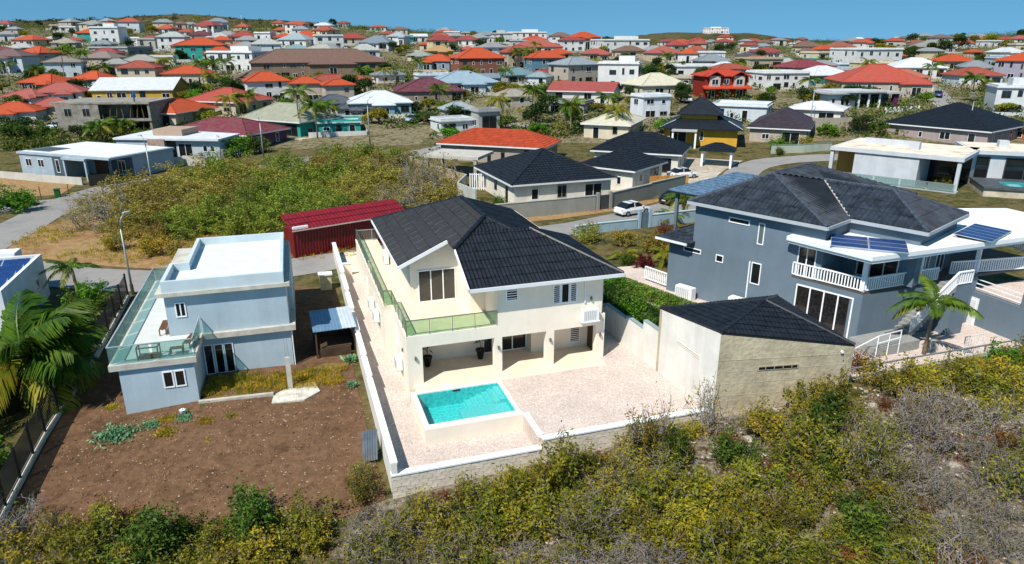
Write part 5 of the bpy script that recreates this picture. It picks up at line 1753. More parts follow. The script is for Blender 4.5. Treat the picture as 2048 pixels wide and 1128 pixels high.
    (-10.7, 223.7, 9.1, 18.3, 12.9, 10.0, 5.4, 'hip', '#c4542c', '#8c5a4a', 'brown two storey house with columns and big orange red roof'),
    (-17.6, 291.7, 14.19, 9.4, 5.4, 4.2, 3.0, 'hip', '#b4564a', '#cdbfa6', 'small pink roofed house in the centre'),
    (-6.5, 286.9, 13.39, 18.0, 9.1, 7.1, 3.4, 'hip', '#c4542c', '#8fb3c4', 'light blue house with orange roof in the centre'),
    (9.9, 226.8, 9.3, 16.3, 9.6, 7.5, 5.6, 'hip', '#c4542c', '#5f8799', 'blue two storey house with bright orange pyramid roof'),
    (17.5, 275.8, 12.22, 18.7, 8.2, 6.4, 3.6, 'hip', '#c4542c', '#cdbfa6', 'orange roofed house right behind the blue two storey one'),
    (6.6, 333.1, 15.37, -3.9, 12.7, 9.9, 4.0, 'flat', '#9a9c9c', '#aeb3b4', 'low grey modern house below the white skyline house'),
    (11.7, 388.9, 17.58, 16.3, 9.8, 7.6, 3.0, 'hip', '#c4542c', '#cdbfa6', 'orange hip roof below the white skyline house'),
    (10.2, 307.2, 14.02, 4.6, 17.7, 13.8, 3.2, 'hip', '#b4564a', '#cdbfa6', 'row house with long faded pink roof in the far centre'),
    (34.5, 356.9, 15.45, 21.2, 12.4, 9.6, 5.8, 'hip', '#c4542c', '#b9ad9e', 'beige two storey house with layered orange roof right of the skyline palms'),
    (48.0, 328.8, 13.84, 13.1, 18.4, 14.3, 5.8, 'flat', '#dcdddb', '#dcdddb', 'white terraced modern villa with glass on the right slope'),
    (31.7, 276.2, 11.96, 13.6, 9.1, 7.1, 3.4, 'hip', '#b4564a', '#cdbfa6', 'house with pale salmon roof below the white terraced villa'),
    (58.1, 281.6, 11.71, 12.9, 11.0, 8.6, 3.4, 'hip', '#b4564a', '#cdbfa6', 'house with salmon roof above the dense green trees'),
    (84.3, 375.6, 14.82, 19.8, 8.6, 6.7, 3.2, 'hip', '#a8392e', '#cdbfa6', 'small house with red roof below the low right hill'),
    (17.6, 202.6, 7.63, 32.4, 10.7, 8.4, 5.6, 'hip', '#98a2a8', '#b3aa9b', 'raw concrete two storey house with light grey hip roof'),
    (28.0, 188.4, 6.76, -14.9, 8.8, 6.9, 8.2, 'flat', '#dcdddb', '#dcdddb', 'tall white modern house with stepped terraces and glass'),
    (-7.4, 197.8, 7.48, 19.0, 7.1, 5.5, 3.4, 'gable', '#7d92a0', '#a3a6a6', 'house with grey blue gable roof beside the teal hip roof'),
    (1.3, 204.4, 7.89, 24.9, 8.1, 6.3, 3.2, 'hip', '#6f929b', '#a3a6a6', 'house with teal grey hip roof behind the leafy palm'),
    (7.6, 200.0, 7.68, -23.6, 5.5, 4.3, 3.4, 'hip', '#8fa3a8', '#c9d4da', 'pale house with small teal grey roof left of the concrete house'),
    (-12.8, 186.9, 6.44, 13.0, 14.7, 11.5, 3.0, 'hip', '#9cb2c0', '#c9d4da', 'wide house with light blue grey hip roof beside the dark red roof'),
    (-20.3, 172.9, 5.47, 13.6, 13.8, 10.8, 2.8, 'hip', '#6d2836', '#8f8073', 'long house with dark wine red hip roof in the centre'),
    (-28.8, 155.2, 4.07, 13.1, 11.8, 9.2, 2.9, 'hip', '#dfe4e8', '#7fa9b5', 'teal walled house with broad white hip roof left of the parked cars'),
    (-33.2, 151.8, 3.96, 11.5, 7.3, 5.7, 2.8, 'hip', '#4f545c', '#9aa0a3', 'house with dark grey hip roof left of the white hip roof'),
    (-11.5, 150.9, 3.9, 26.0, 6.0, 4.7, 2.6, 'hip', '#a3b1b6', '#a3a6a6', 'low house with pale grey metal roof above the glass cube house'),
    (-0.1, 167.2, 5.28, 20.2, 6.7, 5.2, 2.8, 'hip', '#a79f91', '#b9ad9e', 'house with beige grey hip roof behind the palms'),
    (-11.6, 136.8, 2.7, 27.8, 5.8, 4.5, 3.0, 'flat', '#c9cdcd', '#d2d7d8', 'white cube house with wide dark glass front by the road'),
    (-5.1, 136.3, 2.75, 25.8, 3.8, 3.0, 5.4, 'flat', '#9c9d9c', '#a9a9a8', 'narrow grey two storey house with balcony beside the glass cube'),
    (13.0, 157.0, 4.38, -24.6, 7.1, 5.5, 3.0, 'flat', '#9b9a94', '#8e8f8c', 'flat grey house in front of the long red gable roof'),
    (29.1, 150.5, 3.9, 20.3, 5.6, 4.4, 6.2, 'flat', '#dcdddb', '#e0e4ea', 'plain white cube house with tall slit windows right of centre'),
    (35.1, 177.4, 5.86, 19.0, 11.2, 8.8, 3.4, 'hip', '#dcd5bd', '#cfc6ae', 'cream house with cream pyramid roof behind the white cube'),
    (46.0, 199.2, 7.58, -23.8, 6.6, 5.1, 3.0, 'flat', '#b9b3a2', '#b3ab98', 'low beige house half hidden by the green trees'),
    (288.0, 1046.0, 30.4, -8.2, 30.0, 11.0, 7.0, 'flat', '#dcdddb', '#e4dedd', 'long white house standing alone on the low right hill'),
    (89.5, 396.1, 15.4, 18.5, 8.5, 6.6, 3.2, 'hip', '#c4542c', '#cdbfa6', 'orange roofed house left of the low hill foot'),
    (64.4, 267.3, 11.18, -14.5, 6.8, 5.3, 5.6, 'hip', '#c4542c', '#dcdddb', 'white two storey house with bright orange roof left of the low trees'),
    (56.4, 225.8, 8.96, 7.2, 13.0, 10.1, 3.0, 'flat', '#c9d4da', '#dcdddb', 'long low white and pale blue house under the orange roof'),
    (65.1, 223.4, 8.97, 13.2, 7.1, 5.5, 4.2, 'hip', '#dfe2e4', '#dcdddb', 'white house with open veranda and white roof'),
    (81.4, 240.6, 9.81, 12.6, 10.2, 8.0, 4.0, 'flat', '#b9ab93', '#b7a98f', 'plain beige block house with flat roof'),
    (90.6, 283.0, 11.89, 22.1, 6.3, 4.9, 3.0, 'hip', '#4b4e55', '#a3a6a6', 'dark roofed house behind the beige block'),
    (101.8, 304.8, 12.86, -20.0, 5.1, 4.0, 4.6, 'flat', '#8fb3c4', '#c9d4da', 'small blue grey modern block in the right distance'),
    (93.4, 248.7, 10.34, 16.9, 6.1, 4.8, 3.2, 'hip', '#b9bcb8', '#dcdddb', 'white house with pale roof left of the teal one'),
    (102.2, 253.0, 10.56, 24.3, 6.4, 5.0, 3.6, 'flat', '#36a295', '#36a295', 'bright teal flat house in the right distance'),
    (88.5, 221.2, 8.69, 18.2, 12.2, 9.5, 3.2, 'hip', '#8c2c34', '#b9ad9e', 'house with large dark red hip roof in the right distance'),
    (120.4, 285.7, 11.94, 24.6, 9.8, 7.7, 3.2, 'flat', '#cfc6ae', '#cfc6ae', 'cream flat house below the brown roofed house'),
    (137.7, 323.9, 13.4, 22.2, 8.4, 6.6, 3.2, 'hip', '#c4542c', '#cdbfa6', 'orange roofed house left of the brown hip roof'),
    (148.6, 333.8, 13.69, 13.7, 10.2, 7.9, 3.4, 'hip', '#a0583c', '#b9ad9e', 'house with brown orange hip roof on the right distance rise'),
    (125.5, 259.8, 10.7, 12.2, 15.7, 12.2, 5.8, 'flat', '#dcdddb', '#dcdddb', 'white two storey modern house in the right distance'),
    (138.7, 263.8, 11.26, 22.6, 5.3, 4.2, 4.4, 'hip', '#c4542c', '#a3a6a6', 'orange hip roof joined to the white modern house'),
    (119.5, 215.8, 8.46, -14.4, 12.8, 10.0, 3.6, 'hip', '#dfe2e4', '#dcdddb', 'white house with wide white hip roof above the peach carport'),
    (105.7, 240.2, 9.87, -10.1, 7.4, 5.8, 3.0, 'flat', '#8fb3c4', '#c9d4da', 'low pale blue house below the white modern house'),
    (98.8, 213.5, 8.43, 13.2, 7.4, 5.8, 4.0, 'flat', '#b7bfc0', '#b3bec2', 'plain pale grey wall of a flat house right of the white hip roof'),
    (70.7, 193.8, 7.08, 9.8, 11.2, 8.7, 4.2, 'flat', '#dcdddb', '#dcdddb', 'white flat modern house right of the red arched house'),
    (86.5, 202.8, 7.68, 16.3, 11.3, 8.8, 2.8, 'hip', '#dfe2e4', '#3f8f8c', 'teal walled pavilion under a white pyramid roof'),
    (105.5, 195.3, 7.18, -20.2, 10.1, 7.9, 3.2, 'hip', '#b66a4c', '#cdbfa6', 'peach house with salmon roof and open carport'),
    (93.6, 186.3, 6.31, -9.4, 18.2, 14.2, 3.4, 'hip', '#bf4a30', '#b9ad9e', 'orange red hip roof behind the white and purple porch house'),
    (47.9, 148.7, 3.55, -25.9, 9.4, 7.4, 3.4, 'flat', '#dcdddb', '#c9d4da', 'small white and blue modern house behind the hedge'),
    (94.6, 128.7, 2.09, 22.6, 6.3, 4.9, 2.9, 'hip', '#1c1b22', '#b5693f', 'terracotta house with dark roof at the right edge'),
    (111.3, 156.6, 4.2, -21.2, 10.2, 8.0, 5.6, 'flat', '#cfd3d6', '#d3d7da', 'plain white block with one square window at the right edge'),
    (146.5, 208.3, 8.06, 27.0, 10.8, 8.5, 6.0, 'hip', '#c4542c', '#a7a2b3', 'lilac house with orange roof at the right edge'),
    (180.8, 315.7, 14.13, 6.0, 12.5, 9.8, 3.0, 'hip', '#9a9d97', '#b9ad9e', 'low grey roofed house among far right trees'),
    (158.8, 274.9, 12.12, -12.3, 10.0, 7.8, 3.0, 'flat', '#b9bcb8', '#a3a6a6', 'flat grey house among far right trees'),
    (178.2, 282.7, 13.17, 14.6, 5.3, 4.1, 3.2, 'hip', '#c4542c', '#cdbfa6', 'small orange roofed house far right'),
    (145.0, 240.3, 10.23, 9.1, 9.5, 7.4, 3.2, 'hip', '#c4542c', '#b9ad9e', 'low house with peach roof beside the hill road'),
    (210.0, 433.7, 16.24, -4.0, 9.2, 7.2, 4.0, 'hip', '#a8392e', '#36a295', 'teal house with red roof on the right skyline'),
    (191.7, 529.4, 17.33, 11.5, 11.3, 8.8, 3.0, 'hip', '#a8392e', '#cdbfa6', 'red roofed house on the right skyline behind the tall tree'),
    (161.8, 418.2, 15.95, -14.5, 6.7, 5.2, 3.0, 'flat', '#dcdddb', '#dcdddb', 'small white house on the right skyline'),
    (160.0, 391.9, 15.42, 8.9, 6.8, 5.3, 3.0, 'hip', '#c4542c', '#cdbfa6', 'small orange roofed house on the right skyline'),
    (243.5, 406.3, 18.25, 2.2, 8.0, 6.2, 3.0, 'hip', '#a8392e', '#dcdddb', 'first of the tiny far right skyline houses with a pinkish roof'),
    (244.0, 392.6, 18.27, -12.0, 6.5, 5.1, 3.0, 'flat', '#dcdddb', '#dcdddb', 'tiny flat white house on the far right skyline'),
    (245.8, 381.4, 18.29, 7.6, 7.5, 5.8, 3.0, 'hip', '#c4542c', '#cdbfa6', 'tiny orange roofed house on the far right skyline'),
    (222.6, 340.2, 16.51, 8.4, 8.9, 7.0, 3.2, 'flat', '#b9bcb8', '#dcdddb', 'pale flat house below the far right skyline'),
    (249.1, 372.0, 18.31, 16.5, 6.0, 4.7, 3.0, 'hip', '#a8392e', '#cdbfa6', 'tiny red roofed house near the right end of the skyline'),
    (252.5, 366.1, 18.32, -7.8, 7.6, 5.9, 3.0, 'hip', '#b4564a', '#dcdddb', 'last tiny pink roofed house at the right end of the skyline'),
    (122.2, 484.9, 16.81, 12.5, 10.7, 8.3, 3.0, 'hip', '#a8392e', '#cdbfa6', 'red roofed house at the foot of the low hill'),
    (130.0, 450.7, 16.34, 10.1, 10.1, 7.9, 3.0, 'hip', '#a8392e', '#dcdddb', 'second red roofed house at the foot of the low hill'),
    (105.8, 302.5, 12.78, 19.9, 5.8, 4.5, 3.0, 'hip', '#dfe2e4', '#dcdddb', 'small white pyramid roofed house right of the blue grey block'),
    (158.8, 238.9, 10.53, 7.2, 4.4, 3.5, 5.0, 'flat', '#c9d4da', '#9fb0bb', 'grey blue block left of the lilac house'),
]
# ------------------------------------------------------------------ houses of the neighbourhood
random.seed(21)
_WIN = {}
def far_window(par, face, plane, a, z, w, h, frame='#dfe1e2', pane=True):
    """small window on a far house: frame proud of the wall, pane as sub-part; meshes shared by size"""
    key = (face, round(w, 1), round(h, 1), frame)
    w, h = round(w, 1), round(h, 1)
    if key not in _WIN:
        fm = face_map(face, 0)
        m1, m2 = MB(), MB()
        fbox(m1, fm, -w / 2 - .07, w / 2 + .07, -.02, .05, h, h + .08)
        fbox(m1, fm, -w / 2 - .07, w / 2 + .07, -.02, .07, -.08, 0)
        fbox(m1, fm, -w / 2 - .07, -w / 2, -.02, .046, 0, h)
        fbox(m1, fm, w / 2, w / 2 + .07, -.02, .046, 0, h)
        if w > 1.0:
            fbox(m1, fm, -.035, .035, -.02, .044, 0, h)
        fbox(m2, fm, -w / 2, w / 2, -.01, .02, 0, h)
        _WIN[key] = (m1.mesh('window', mat('frame_' + frame.strip('#'), frame, rough=.45, var=.06)), m2.mesh('pane', pane_mat()))
    loc = {'f': (a, plane, z), 'b': (a, plane, z), 'l': (plane, a, z), 'r': (plane, a, z)}[face]
    o = link('window', _WIN[key][0], par, loc=loc)
    link('pane', _WIN[key][1], o)
    return o

def facade(par, face, plane, a0, a1, z0, h, rnd, door=True, dens=2.6):
    """windows, doors and dark panes for shaded porches spread over one face, storey by storey"""
    L = a1 - a0
    st = max(1, round(h / 2.8))
    sh = h / st
    for s_ in range(st):
        n = max(1, int(L / dens))
        dk = rnd.randrange(n) if (door and s_ == 0) else -1
        for i in range(n):
            a = a0 + L * (i + .5) / n
            if i == dk:  # the wide dark panes stand in for shaded porch openings
                far_window(par, face, plane, a, z0 + .05, min(rnd.choice((1.0, 2.2, 2.8)), L / n * .82), sh * .76, rnd.choice(('#dfe1e2', '#4a4a48', '#dfe1e2')))
            elif rnd.random() < .9:
                far_window(par, face, plane, a + rnd.uniform(-.25, .25), z0 + s_ * sh + sh * rnd.choice((.28, .32, .4)), min(rnd.choice((.5, .8, 1.1, 1.6)), L / n * .65), sh * rnd.choice((.3, .42, .5)), rnd.choice(('#dfe1e2', '#dfe1e2', '#8f8f8a', '#4a4a48')))

def plain_hip(par, x0, x1, y0, y1, z, pitch, m, caps=True):
    sl, hips = hip_polys(x0, x1, y0, y1, z, pitch)
    for poly, a, b in sl:
        mb = MB()
        n = len(poly)
        top = [Vector(p) for p in poly]
        bot = [Vector(p) - Vector((0, 0, .18)) for p in poly]
        mb.add(top + bot, [tuple(range(n)), tuple(range(2 * n - 1, n - 1, -1))] + [(i, n + i, n + (i + 1) % n, (i + 1) % n) for i in range(n)])
        mb.build('roof_slope', m, par)
    if caps:
        for h_ in hips:
            mb = MB()
            mb.tube(Vector(h_[0]) + Vector((0, 0, .03)), Vector(h_[1]) + Vector((0, 0, .03)), .11, n=6)
            mb.build('ridge_cap', m, par)

def gable_roof(par, x0, x1, y0, y1, z, pitch, m, mw):
    """ridge along x; gable ends filled with wall"""
    ym = (y0 + y1) / 2
    zr = z + (y1 - y0) / 2 * pitch
    for (ya, yb) in ((y0, ym), (y1, ym)):
        mb = MB()
        p = [(x0, ya, z), (x1, ya, z), (x1, yb, zr), (x0, yb, zr)]
        if ya > yb:
            p = p[::-1]
        top = [Vector(q) for q in p]
        bot = [Vector(q) - Vector((0, 0, .16)) for q in p]
        mb.add(top + bot, [(0, 1, 2, 3), (7, 6, 5, 4)] + [(i, 4 + i, 4 + (i + 1) % 4, (i + 1) % 4) for i in range(4)])
        mb.build('roof_slope', m, par)
    for x, s_ in ((x0 + .5, 1), (x1 - .7, 1)):
        mb = MB()
        mb.add([(x, y0 + .5, z - .16), (x, y1 - .5, z - .16), (x, ym, zr - .3), (x + .2, y0 + .5, z - .16), (x + .2, y1 - .5, z - .16), (x + .2, ym, zr - .3)],
               [(0, 2, 1), (3, 4, 5), (0, 1, 4, 3), (1, 2, 5, 4), (2, 0, 3, 5)])
        mb.build('gable_wall', mw, par)

# larger houses with their own measured footprint
def big_house(row):
    nm, lab, x, y, z, yaw, wd, dp, h, rc, wc, pit, kind = row
    rnd = random.Random(lab)
    t = thing(nm, lab, 'house', (x, y, z), R(yaw))
    mw = wall_mat(wc)
    ov = .55
    MB().box(ov, wd - ov, ov, dp - ov, -1.2, h - .02).build('wall', mw, t)
    MB().box(-1.6, wd + 1.6, -1.8, dp + 1.6, -1.5, .06).build('yard', mat('yard_concrete', '#b9ae9b', rough=.9, var=.25, scale=.4, fine=.08), t)
    facade(t, 'f', ov, ov + .4, wd - ov - .4, 0, h, rnd, True, 3.4)
    facade(t, 'l', ov, ov + .4, dp - ov - .4, 0, h, rnd, True, 3.4)
    if kind == 'tile':
        m = DARKTILE if rc.startswith('#1') else mat('tile_' + rc.strip('#'), tuple(q * .72 for q in srgb(rc)), rough=.5, var=.25, scale=1.2, spec=.35, fine=.12, bscale=8)
        sl, hips = hip_polys(0, wd, 0, dp, h, pit)
        for poly, a, b in sl:
            tiled_slope(t, poly, a, b, m, wave=.42, amp=.06, course=.5, step=.05, under=m, per=4)
        for h_ in hips:
            cap_line(t, list(h_), m, .14)
    elif kind == 'gable':
        gable_roof(t, 0, wd, 0, dp, h, pit, roof_mat(rc), mw) if wd > dp else None
        if wd <= dp:
            # ridge along y: build in a turned child frame by swapping axes
            m = roof_mat(rc)
            xm = wd / 2
            zr = h + wd / 2 * pit
            for (xa, xb) in ((0, xm), (wd, xm)):
                p = [(xa, 0, h), (xb, 0, zr), (xb, dp, zr), (xa, dp, h)]
                top = [Vector(q) for q in p]
                bot = [Vector(q) - Vector((0, 0, .16)) for q in p]
                MB().add(top + bot, [(0, 1, 2, 3), (7, 6, 5, 4)] + [(i, 4 + i, 4 + (i + 1) % 4, (i + 1) % 4) for i in range(4)]).build('roof_slope', m, t)
            MB().add([(ov, ov, h - .05), (wd - ov, ov, h - .05), (xm, ov, zr - .3), (ov, ov + .2, h - .05), (wd - ov, ov + .2, h - .05), (xm, ov + .2, zr - .3)],
                     [(0, 1, 2), (5, 4, 3), (0, 3, 4, 1), (1, 4, 5, 2), (2, 5, 3, 0)]).build('gable_wall', mw, t)
    else:
        plain_hip(t, 0, wd, 0, dp, h, pit, roof_mat(rc))
    gutter(t, [(0, dp, h - .1), (0, 0, h - .1), (wd, 0, h - .1)], '#d6d9da', .1, .2)
    return t
BIGS = [big_house(r) for r in BIG]

def far_house(row):
    x, y, z, yaw, wd, dp, h, ty, rc, wc, lab = row
    rnd = random.Random(lab)
    wd, dp = wd * 1.16, dp * 1.2
    k = min(1.0, max(.7, wd / 12.0))
    h = h * k
    t = thing('house', lab, 'house', (x, y, z), R(yaw))
    mw = wall_mat(wc)
    X, Y = wd / 2, dp / 2
    ov = .45 if ty != 'flat' else 0
    a, b = X - ov, Y - ov
    MB().box(-a, a, -b, b, -3, h - .01).build('wall', mw, t)
    dens = 2.4 if y < 230 else 3.2
    facade(t, 'f', -b, -a + .3, a - .3, 0, h, rnd, True, dens)
    if yaw > 0:
        facade(t, 'l', -a, -b + .3, b - .3, 0, h, rnd, False, dens)
    else:
        facade(t, 'r', a, -b + .3, b - .3, 0, h, rnd, False, dens)
    yc = rnd.choice(('#b9ae9b', '#a39a8b', '#b7a184', '#9a978f', '#8f7f66'))
    MB().box(-a - 1.2, a + .9, -b - 3.0, b + 1.2, -3, .03).build('yard', mat('yard_' + yc.strip('#'), yc, rough=.9, var=.3, scale=.5, fine=.1), t)
    if rnd.random() < .75:
        # yard wall in front and to one side
        yw = MB().box(-a - 1.5, a + 1.0, -b - 3.2, -b - 3.02, -3, .75)
        yw.build('yard_wall', wall_mat(rnd.choice(('#cfccc2', '#b3ada0', '#c9cfd0', '#bfae98', '#d6d6d2'))), t)
        sx = a + 1.0 if rnd.random() < .5 else -a - 1.5
        MB().box(sx, sx + .18, -b - 3.0, b + 2, -3, .72).build('yard_wall', wall_mat('#b8b3a8'), t)
    if ty == 'flat':
        m = wall_mat(rc)
        MB().box(-a - .25, a + .25, -b - .35, b + .2, h, h + .22).build('roof_slab', m, t)
        pw_ = MB()
        pw_.box(-a, a, -b, -b + .18, h + .222, h + .6).box(-a, a, b - .18, b, h + .222, h + .6)
        pw_.box(-a, -a + .18, -b + .181, b - .181, h + .222, h + .6).box(a - .18, a, -b + .181, b - .181, h + .222, h + .6)
        pw_.build('parapet', mw, t)
        if h > 4.5 and rnd.random() < .8:
            c_ = rnd.uniform(-.5, .1) * a
            MB().box(c_, c_ + a * .8, -b * .2, b * .7, h + .222, h + 1.9).build('upper_storey', mw, t)
    elif ty == 'gable':
        gable_roof(t, -X, X, -Y, Y, h, .34, roof_mat(rc), mw)
    else:
        pit = rnd.uniform(.36, .5)
        plain_hip(t, -X, X, -Y, Y, h, pit, roof_mat(rc), caps=y < 260)
        if rnd.random() < .4 and wd > 8:
            # projecting porch with its own little hip roof
            px = rnd.uniform(-.35, .2) * wd
            pwid = wd * .36
            MB().box(px + .35, px + pwid - .35, -Y - 1.5, -b + .01, -3, h * .9 - .05).build('porch_wall', mw, t)
            far_window(t, 'f', -Y - 1.5, px + pwid / 2, .1, min(2.0, pwid * .5), h * .62)
            plain_hip(t, px, px + pwid, -Y - 2.0, -b + 2.0, h * .9, .38, roof_mat(rc), False)
    return t
FARS = [far_house(r) for r in FAR]

# the rest of the dense town: small houses nobody could name one by one
def town_fill():
    rnd = random.Random(2024)
    foot = [(r[0], r[1], max(r[4], r[5]) * .6) for r in FAR] + [(51.3, 176, 9), (51.3, 167, 8), (79, 163, 12), (79, 154, 9), (32, 128, 10), (104, 175, 7), (95, 155, 6), (-76, 139, 12)]
    kinds = [('orange', '#b5502e'), ('orange', '#a8482c'), ('red', '#9c3a30'), ('grey', '#9a9c9c'), ('white', '#d5d8da'), ('grey', '#8a949a'), ('brown', '#7d5f4c')]
    n = tr_ = 0
    while n < 150 and tr_ < 12000:
        tr_ += 1
        y = 168 + 340 * rnd.random() ** 1.15
        x = rnd.uniform(-.76, .76) * y
        w = rnd.uniform(7.0, 12.0)
        if any((x - a) ** 2 + (y - b) ** 2 < (c + w * .5) ** 2 for a, b, c in foot) or abs(x - 114) < 9 and y < 225:
            continue
        foot.append((x, y, w * .55))
        nm, rc = rnd.choice(kinds)
        side = 'left' if x < -.25 * y else ('right' if x > .25 * y else 'centre')
        dist = 'middle' if y < 290 else ('far' if y < 390 else 'farthest')
        ty = 'flat' if nm == 'white' and rnd.random() < .7 else 'hip'
        lab = 'small %s roofed house in the %s rows of the town, %s of the view' % (nm, dist, side)
        row = (x, y, zt(x, y) - .1, rnd.uniform(-25, 30), w / 1.16, w * rnd.uniform(.6, .85) / 1.2, rnd.choice((3.0, 3.2, 5.4)), ty, rc, rnd.choice(('#dcdddb', '#cdbfa6', '#c9d4da', '#b9ad9e', '#d8c9a0', '#e0dcd2')), lab)
        far_house(row)['group'] = '%s roofed houses, %s rows, %s' % (nm, dist, side)
        FAR.append(row)
        n += 1
town_fill()

# ------------------------------------------------------------------ particular buildings in the middle distance
# white modern villa with dark pool deck at the right
mv = thing('modern_villa', 'white flat roofed modern villa with dark glazed openings and raised pool at right', 'house', (45.4, 99.5, .8), R(-42.3))
WM = wall_mat('#c9ced4')
mvb = MB()
mvb.box(3.2, 11.3, 0, 9, -1.5, 3.75)
mvb.box(0, 16.2, 9, 12, -1.5, 3.75).box(11.3, 16.2, 6.5, 9, -1.5, 3.75)
mvb.build('wall', WM, mv)
MB().box(-.1, 16.4, -.25, 12.4, 3.752, 4.25).build('roof_slab', WM, mv)
MB().box(.3, 16.0, .2, 12.0, 4.252, 4.30).build('roof_screed', mat('stained_screed', '#d9cfbd', rough=.9, var=.35, scale=.5, col2='#b29a80', mixs=(.3, .5), fine=.08), mv)
MB().box(.2, 3.0, 2.6, 8.98, -1.5, 3.74).build('orange_wall', wall_mat('#cf9a4f'), mv)
for x_ in (.15, 15.9):
    MB().box(x_ - .2, x_ + .25, -.05, .4, -1.5, 3.75).build('column', WM, mv)
MB().box(-.1, 16.4, -1.6, .0, -1.5, 0.02).build('plinth', wall_mat('#a9aeb0'), mv)
MB().box(11.3, 16.2, 6.3, 6.48, .05, 3.5).build('glass_wall', pane_mat(), mv)
glass_rail(mv, [(0, -1.4, .02), (16.2, -1.4, .02)], 1.0, tint='#bcd3d3', opac=.3, rail='#c9ced0', gap=3)
MB().box(9.0, 10.2, 3.5, 4.6, 4.301, 5.3).build('roof_box', WM, mv)
MB().box(2.5, 9.0, 6.2, 6.5, 4.301, 5.1).build('parapet_wall', WM, mv)
m2 = thing('modern_villa_wing', 'glazed white wing of the modern villa behind the dark pool deck', 'house', (62.9, 95.6, .8), R(-20))
MB().box(0, 24, .3, 9, -1.5, 3.75).build('wall', WM, m2)
MB().box(-.2, 24, -.2, 9.2, 3.752, 4.25).build('roof_slab', WM, m2)
MB().box(.2, 24, .2, 9.0, 4.252, 4.30).build('roof_screed', mat('stained_screed', 0), m2)
window(m2, 'f', .3, -.0, 2.4, .05, 3.4, panes=1, fr=.12, frame='#3a3d40')
window(m2, 'f', .3, 4.2, 13.5, .05, 3.4, panes=4, fr=.14, frame='#3a3d40')
MB().box(4.0, 5.2, 4, 5.2, 4.301, 5.2).build('roof_box', WM, m2)
pd = thing('pool_deck', 'raised dark tiled pool deck with turquoise water on a concrete base at right', 'swimming pool', (60.2, 89.2, .5), R(-20))
MB().box(0, 22, -3.5, 3.6, -2.5, 1.15).build('base', mat('stained_concrete', '#b9b09c', rough=.95, var=.35, scale=.8, fine=.1), pd)
MB().box(-.1, 22, -3.7, -2.0, 1.152, 1.4).box(-.1, 22, 2.2, 3.7, 1.152, 1.4).box(-.1, 2.6, -2.0, 2.2, 1.152, 1.4).build('deck_rim', mat('slate_tile', '#4c5153', rough=.5, var=.25), pd)
MB().box(2.6, 22, -2.0, 2.2, 1.152, 1.26).build('water', mat('pool_far2', (.03, .36, .40), rough=.06, var=.2, scale=2), pd)
MB().box(3.2, 4.6, -1.2, .2, 1.262, 1.33).build('step', mat('pool_step', (.2, .5, .5), rough=.3), pd)

# grey flat house on the left
fl = thing('flat_house', 'long pale grey flat roofed house with dark corner and arched window on the left', 'house', (-71.6, 101.4, .75), R(-21))
PB = wall_mat('#a8b7c1')
DGW = wall_mat('#4e5c68')
MB().box(0, 9.2, 0, 11, -1.5, 3.0).box(9.2, 17.8, 3.6, 11, -1.5, 3.0).build('wall', PB, fl)
MB().box(6.9, 9.0, -.18, -.002, -1.5, 3.0).build('dark_panel', DGW, fl)
far_window(fl, 'f', -.18, 7.9, .8, .6, 1.7)
for a_ in (1.8, 4.3):
    far_window(fl, 'f', 0, a_, 1.3, 1.1, 1.0)
MB().box(14.2, 17.9, 3.2, 3.598, -1.5, 3.0).build('dark_panel', DGW, fl)
far_window(fl, 'f', 3.2, 16.2, .5, 1.3, 1.9)
MB().box(-.2, 18.0, -.2, 11.2, 3.002, 3.28).build('roof_slab', PB, fl)
MB().box(.3, 17.6, .4, 10.8, 3.282, 3.34).build('roof_screed', mat('white_screed', 0), fl)
MB().box(.5, 5, 1.0, 4.6, 3.342, 3.36).build('roof_patch', DGW, fl)
MB().box(9.3, 13.8, -.6, 3.4, 2.7, 3.0).build('porch_roof', PB, fl)
for x_ in (9.4, 13.5):
    MB().box(x_, x_ + .3, -.5, -.2, -1.5, 2.7).build('column', PB, fl)
MB().box(10.6, 13.0, 3.45, 3.598, -.2, 2.4).build('garage_door', mat('brown_gate', '#6a4430', rough=.6, var=.2), fl)
f2 = thing('flat_house', 'white and brick flat roofed house behind the low gates on the left', 'house', (-63.2, 112.2, 1.3), R(-6))
MB().box(0, 6.2, 0, 10, -1.5, 3.0).box(9.8, 17, .4, 10, -1.5, 3.0).box(6.2, 9.8, 3, 10, -1.5, 3.0).build('wall', wall_mat('#bac3ca'), f2)
MB().box(5.6, 8.4, -.5, -.002, -1.5, 3.2).build('brick_panel', mat('brick_panel', '#a08a7a', rough=.9, var=.3, scale=3), f2)
MB().box(-.3, 17.3, -.3, 10.3, 3.002, 3.3).build('roof_slab', wall_mat('#d7dbdd'), f2)
MB().box(4.5, 9.5, 3, 8, 3.302, 4.3).build('roof_block', wall_mat('#b39c8a'), f2)
for a_, w_ in ((11.3, 2.2), (14.6, .6), (15.8, .6)):
    far_window(f2, 'f', .4, a_, .3 if w_ > 1 else 1.3, w_, 2.1 if w_ > 1 else .8)

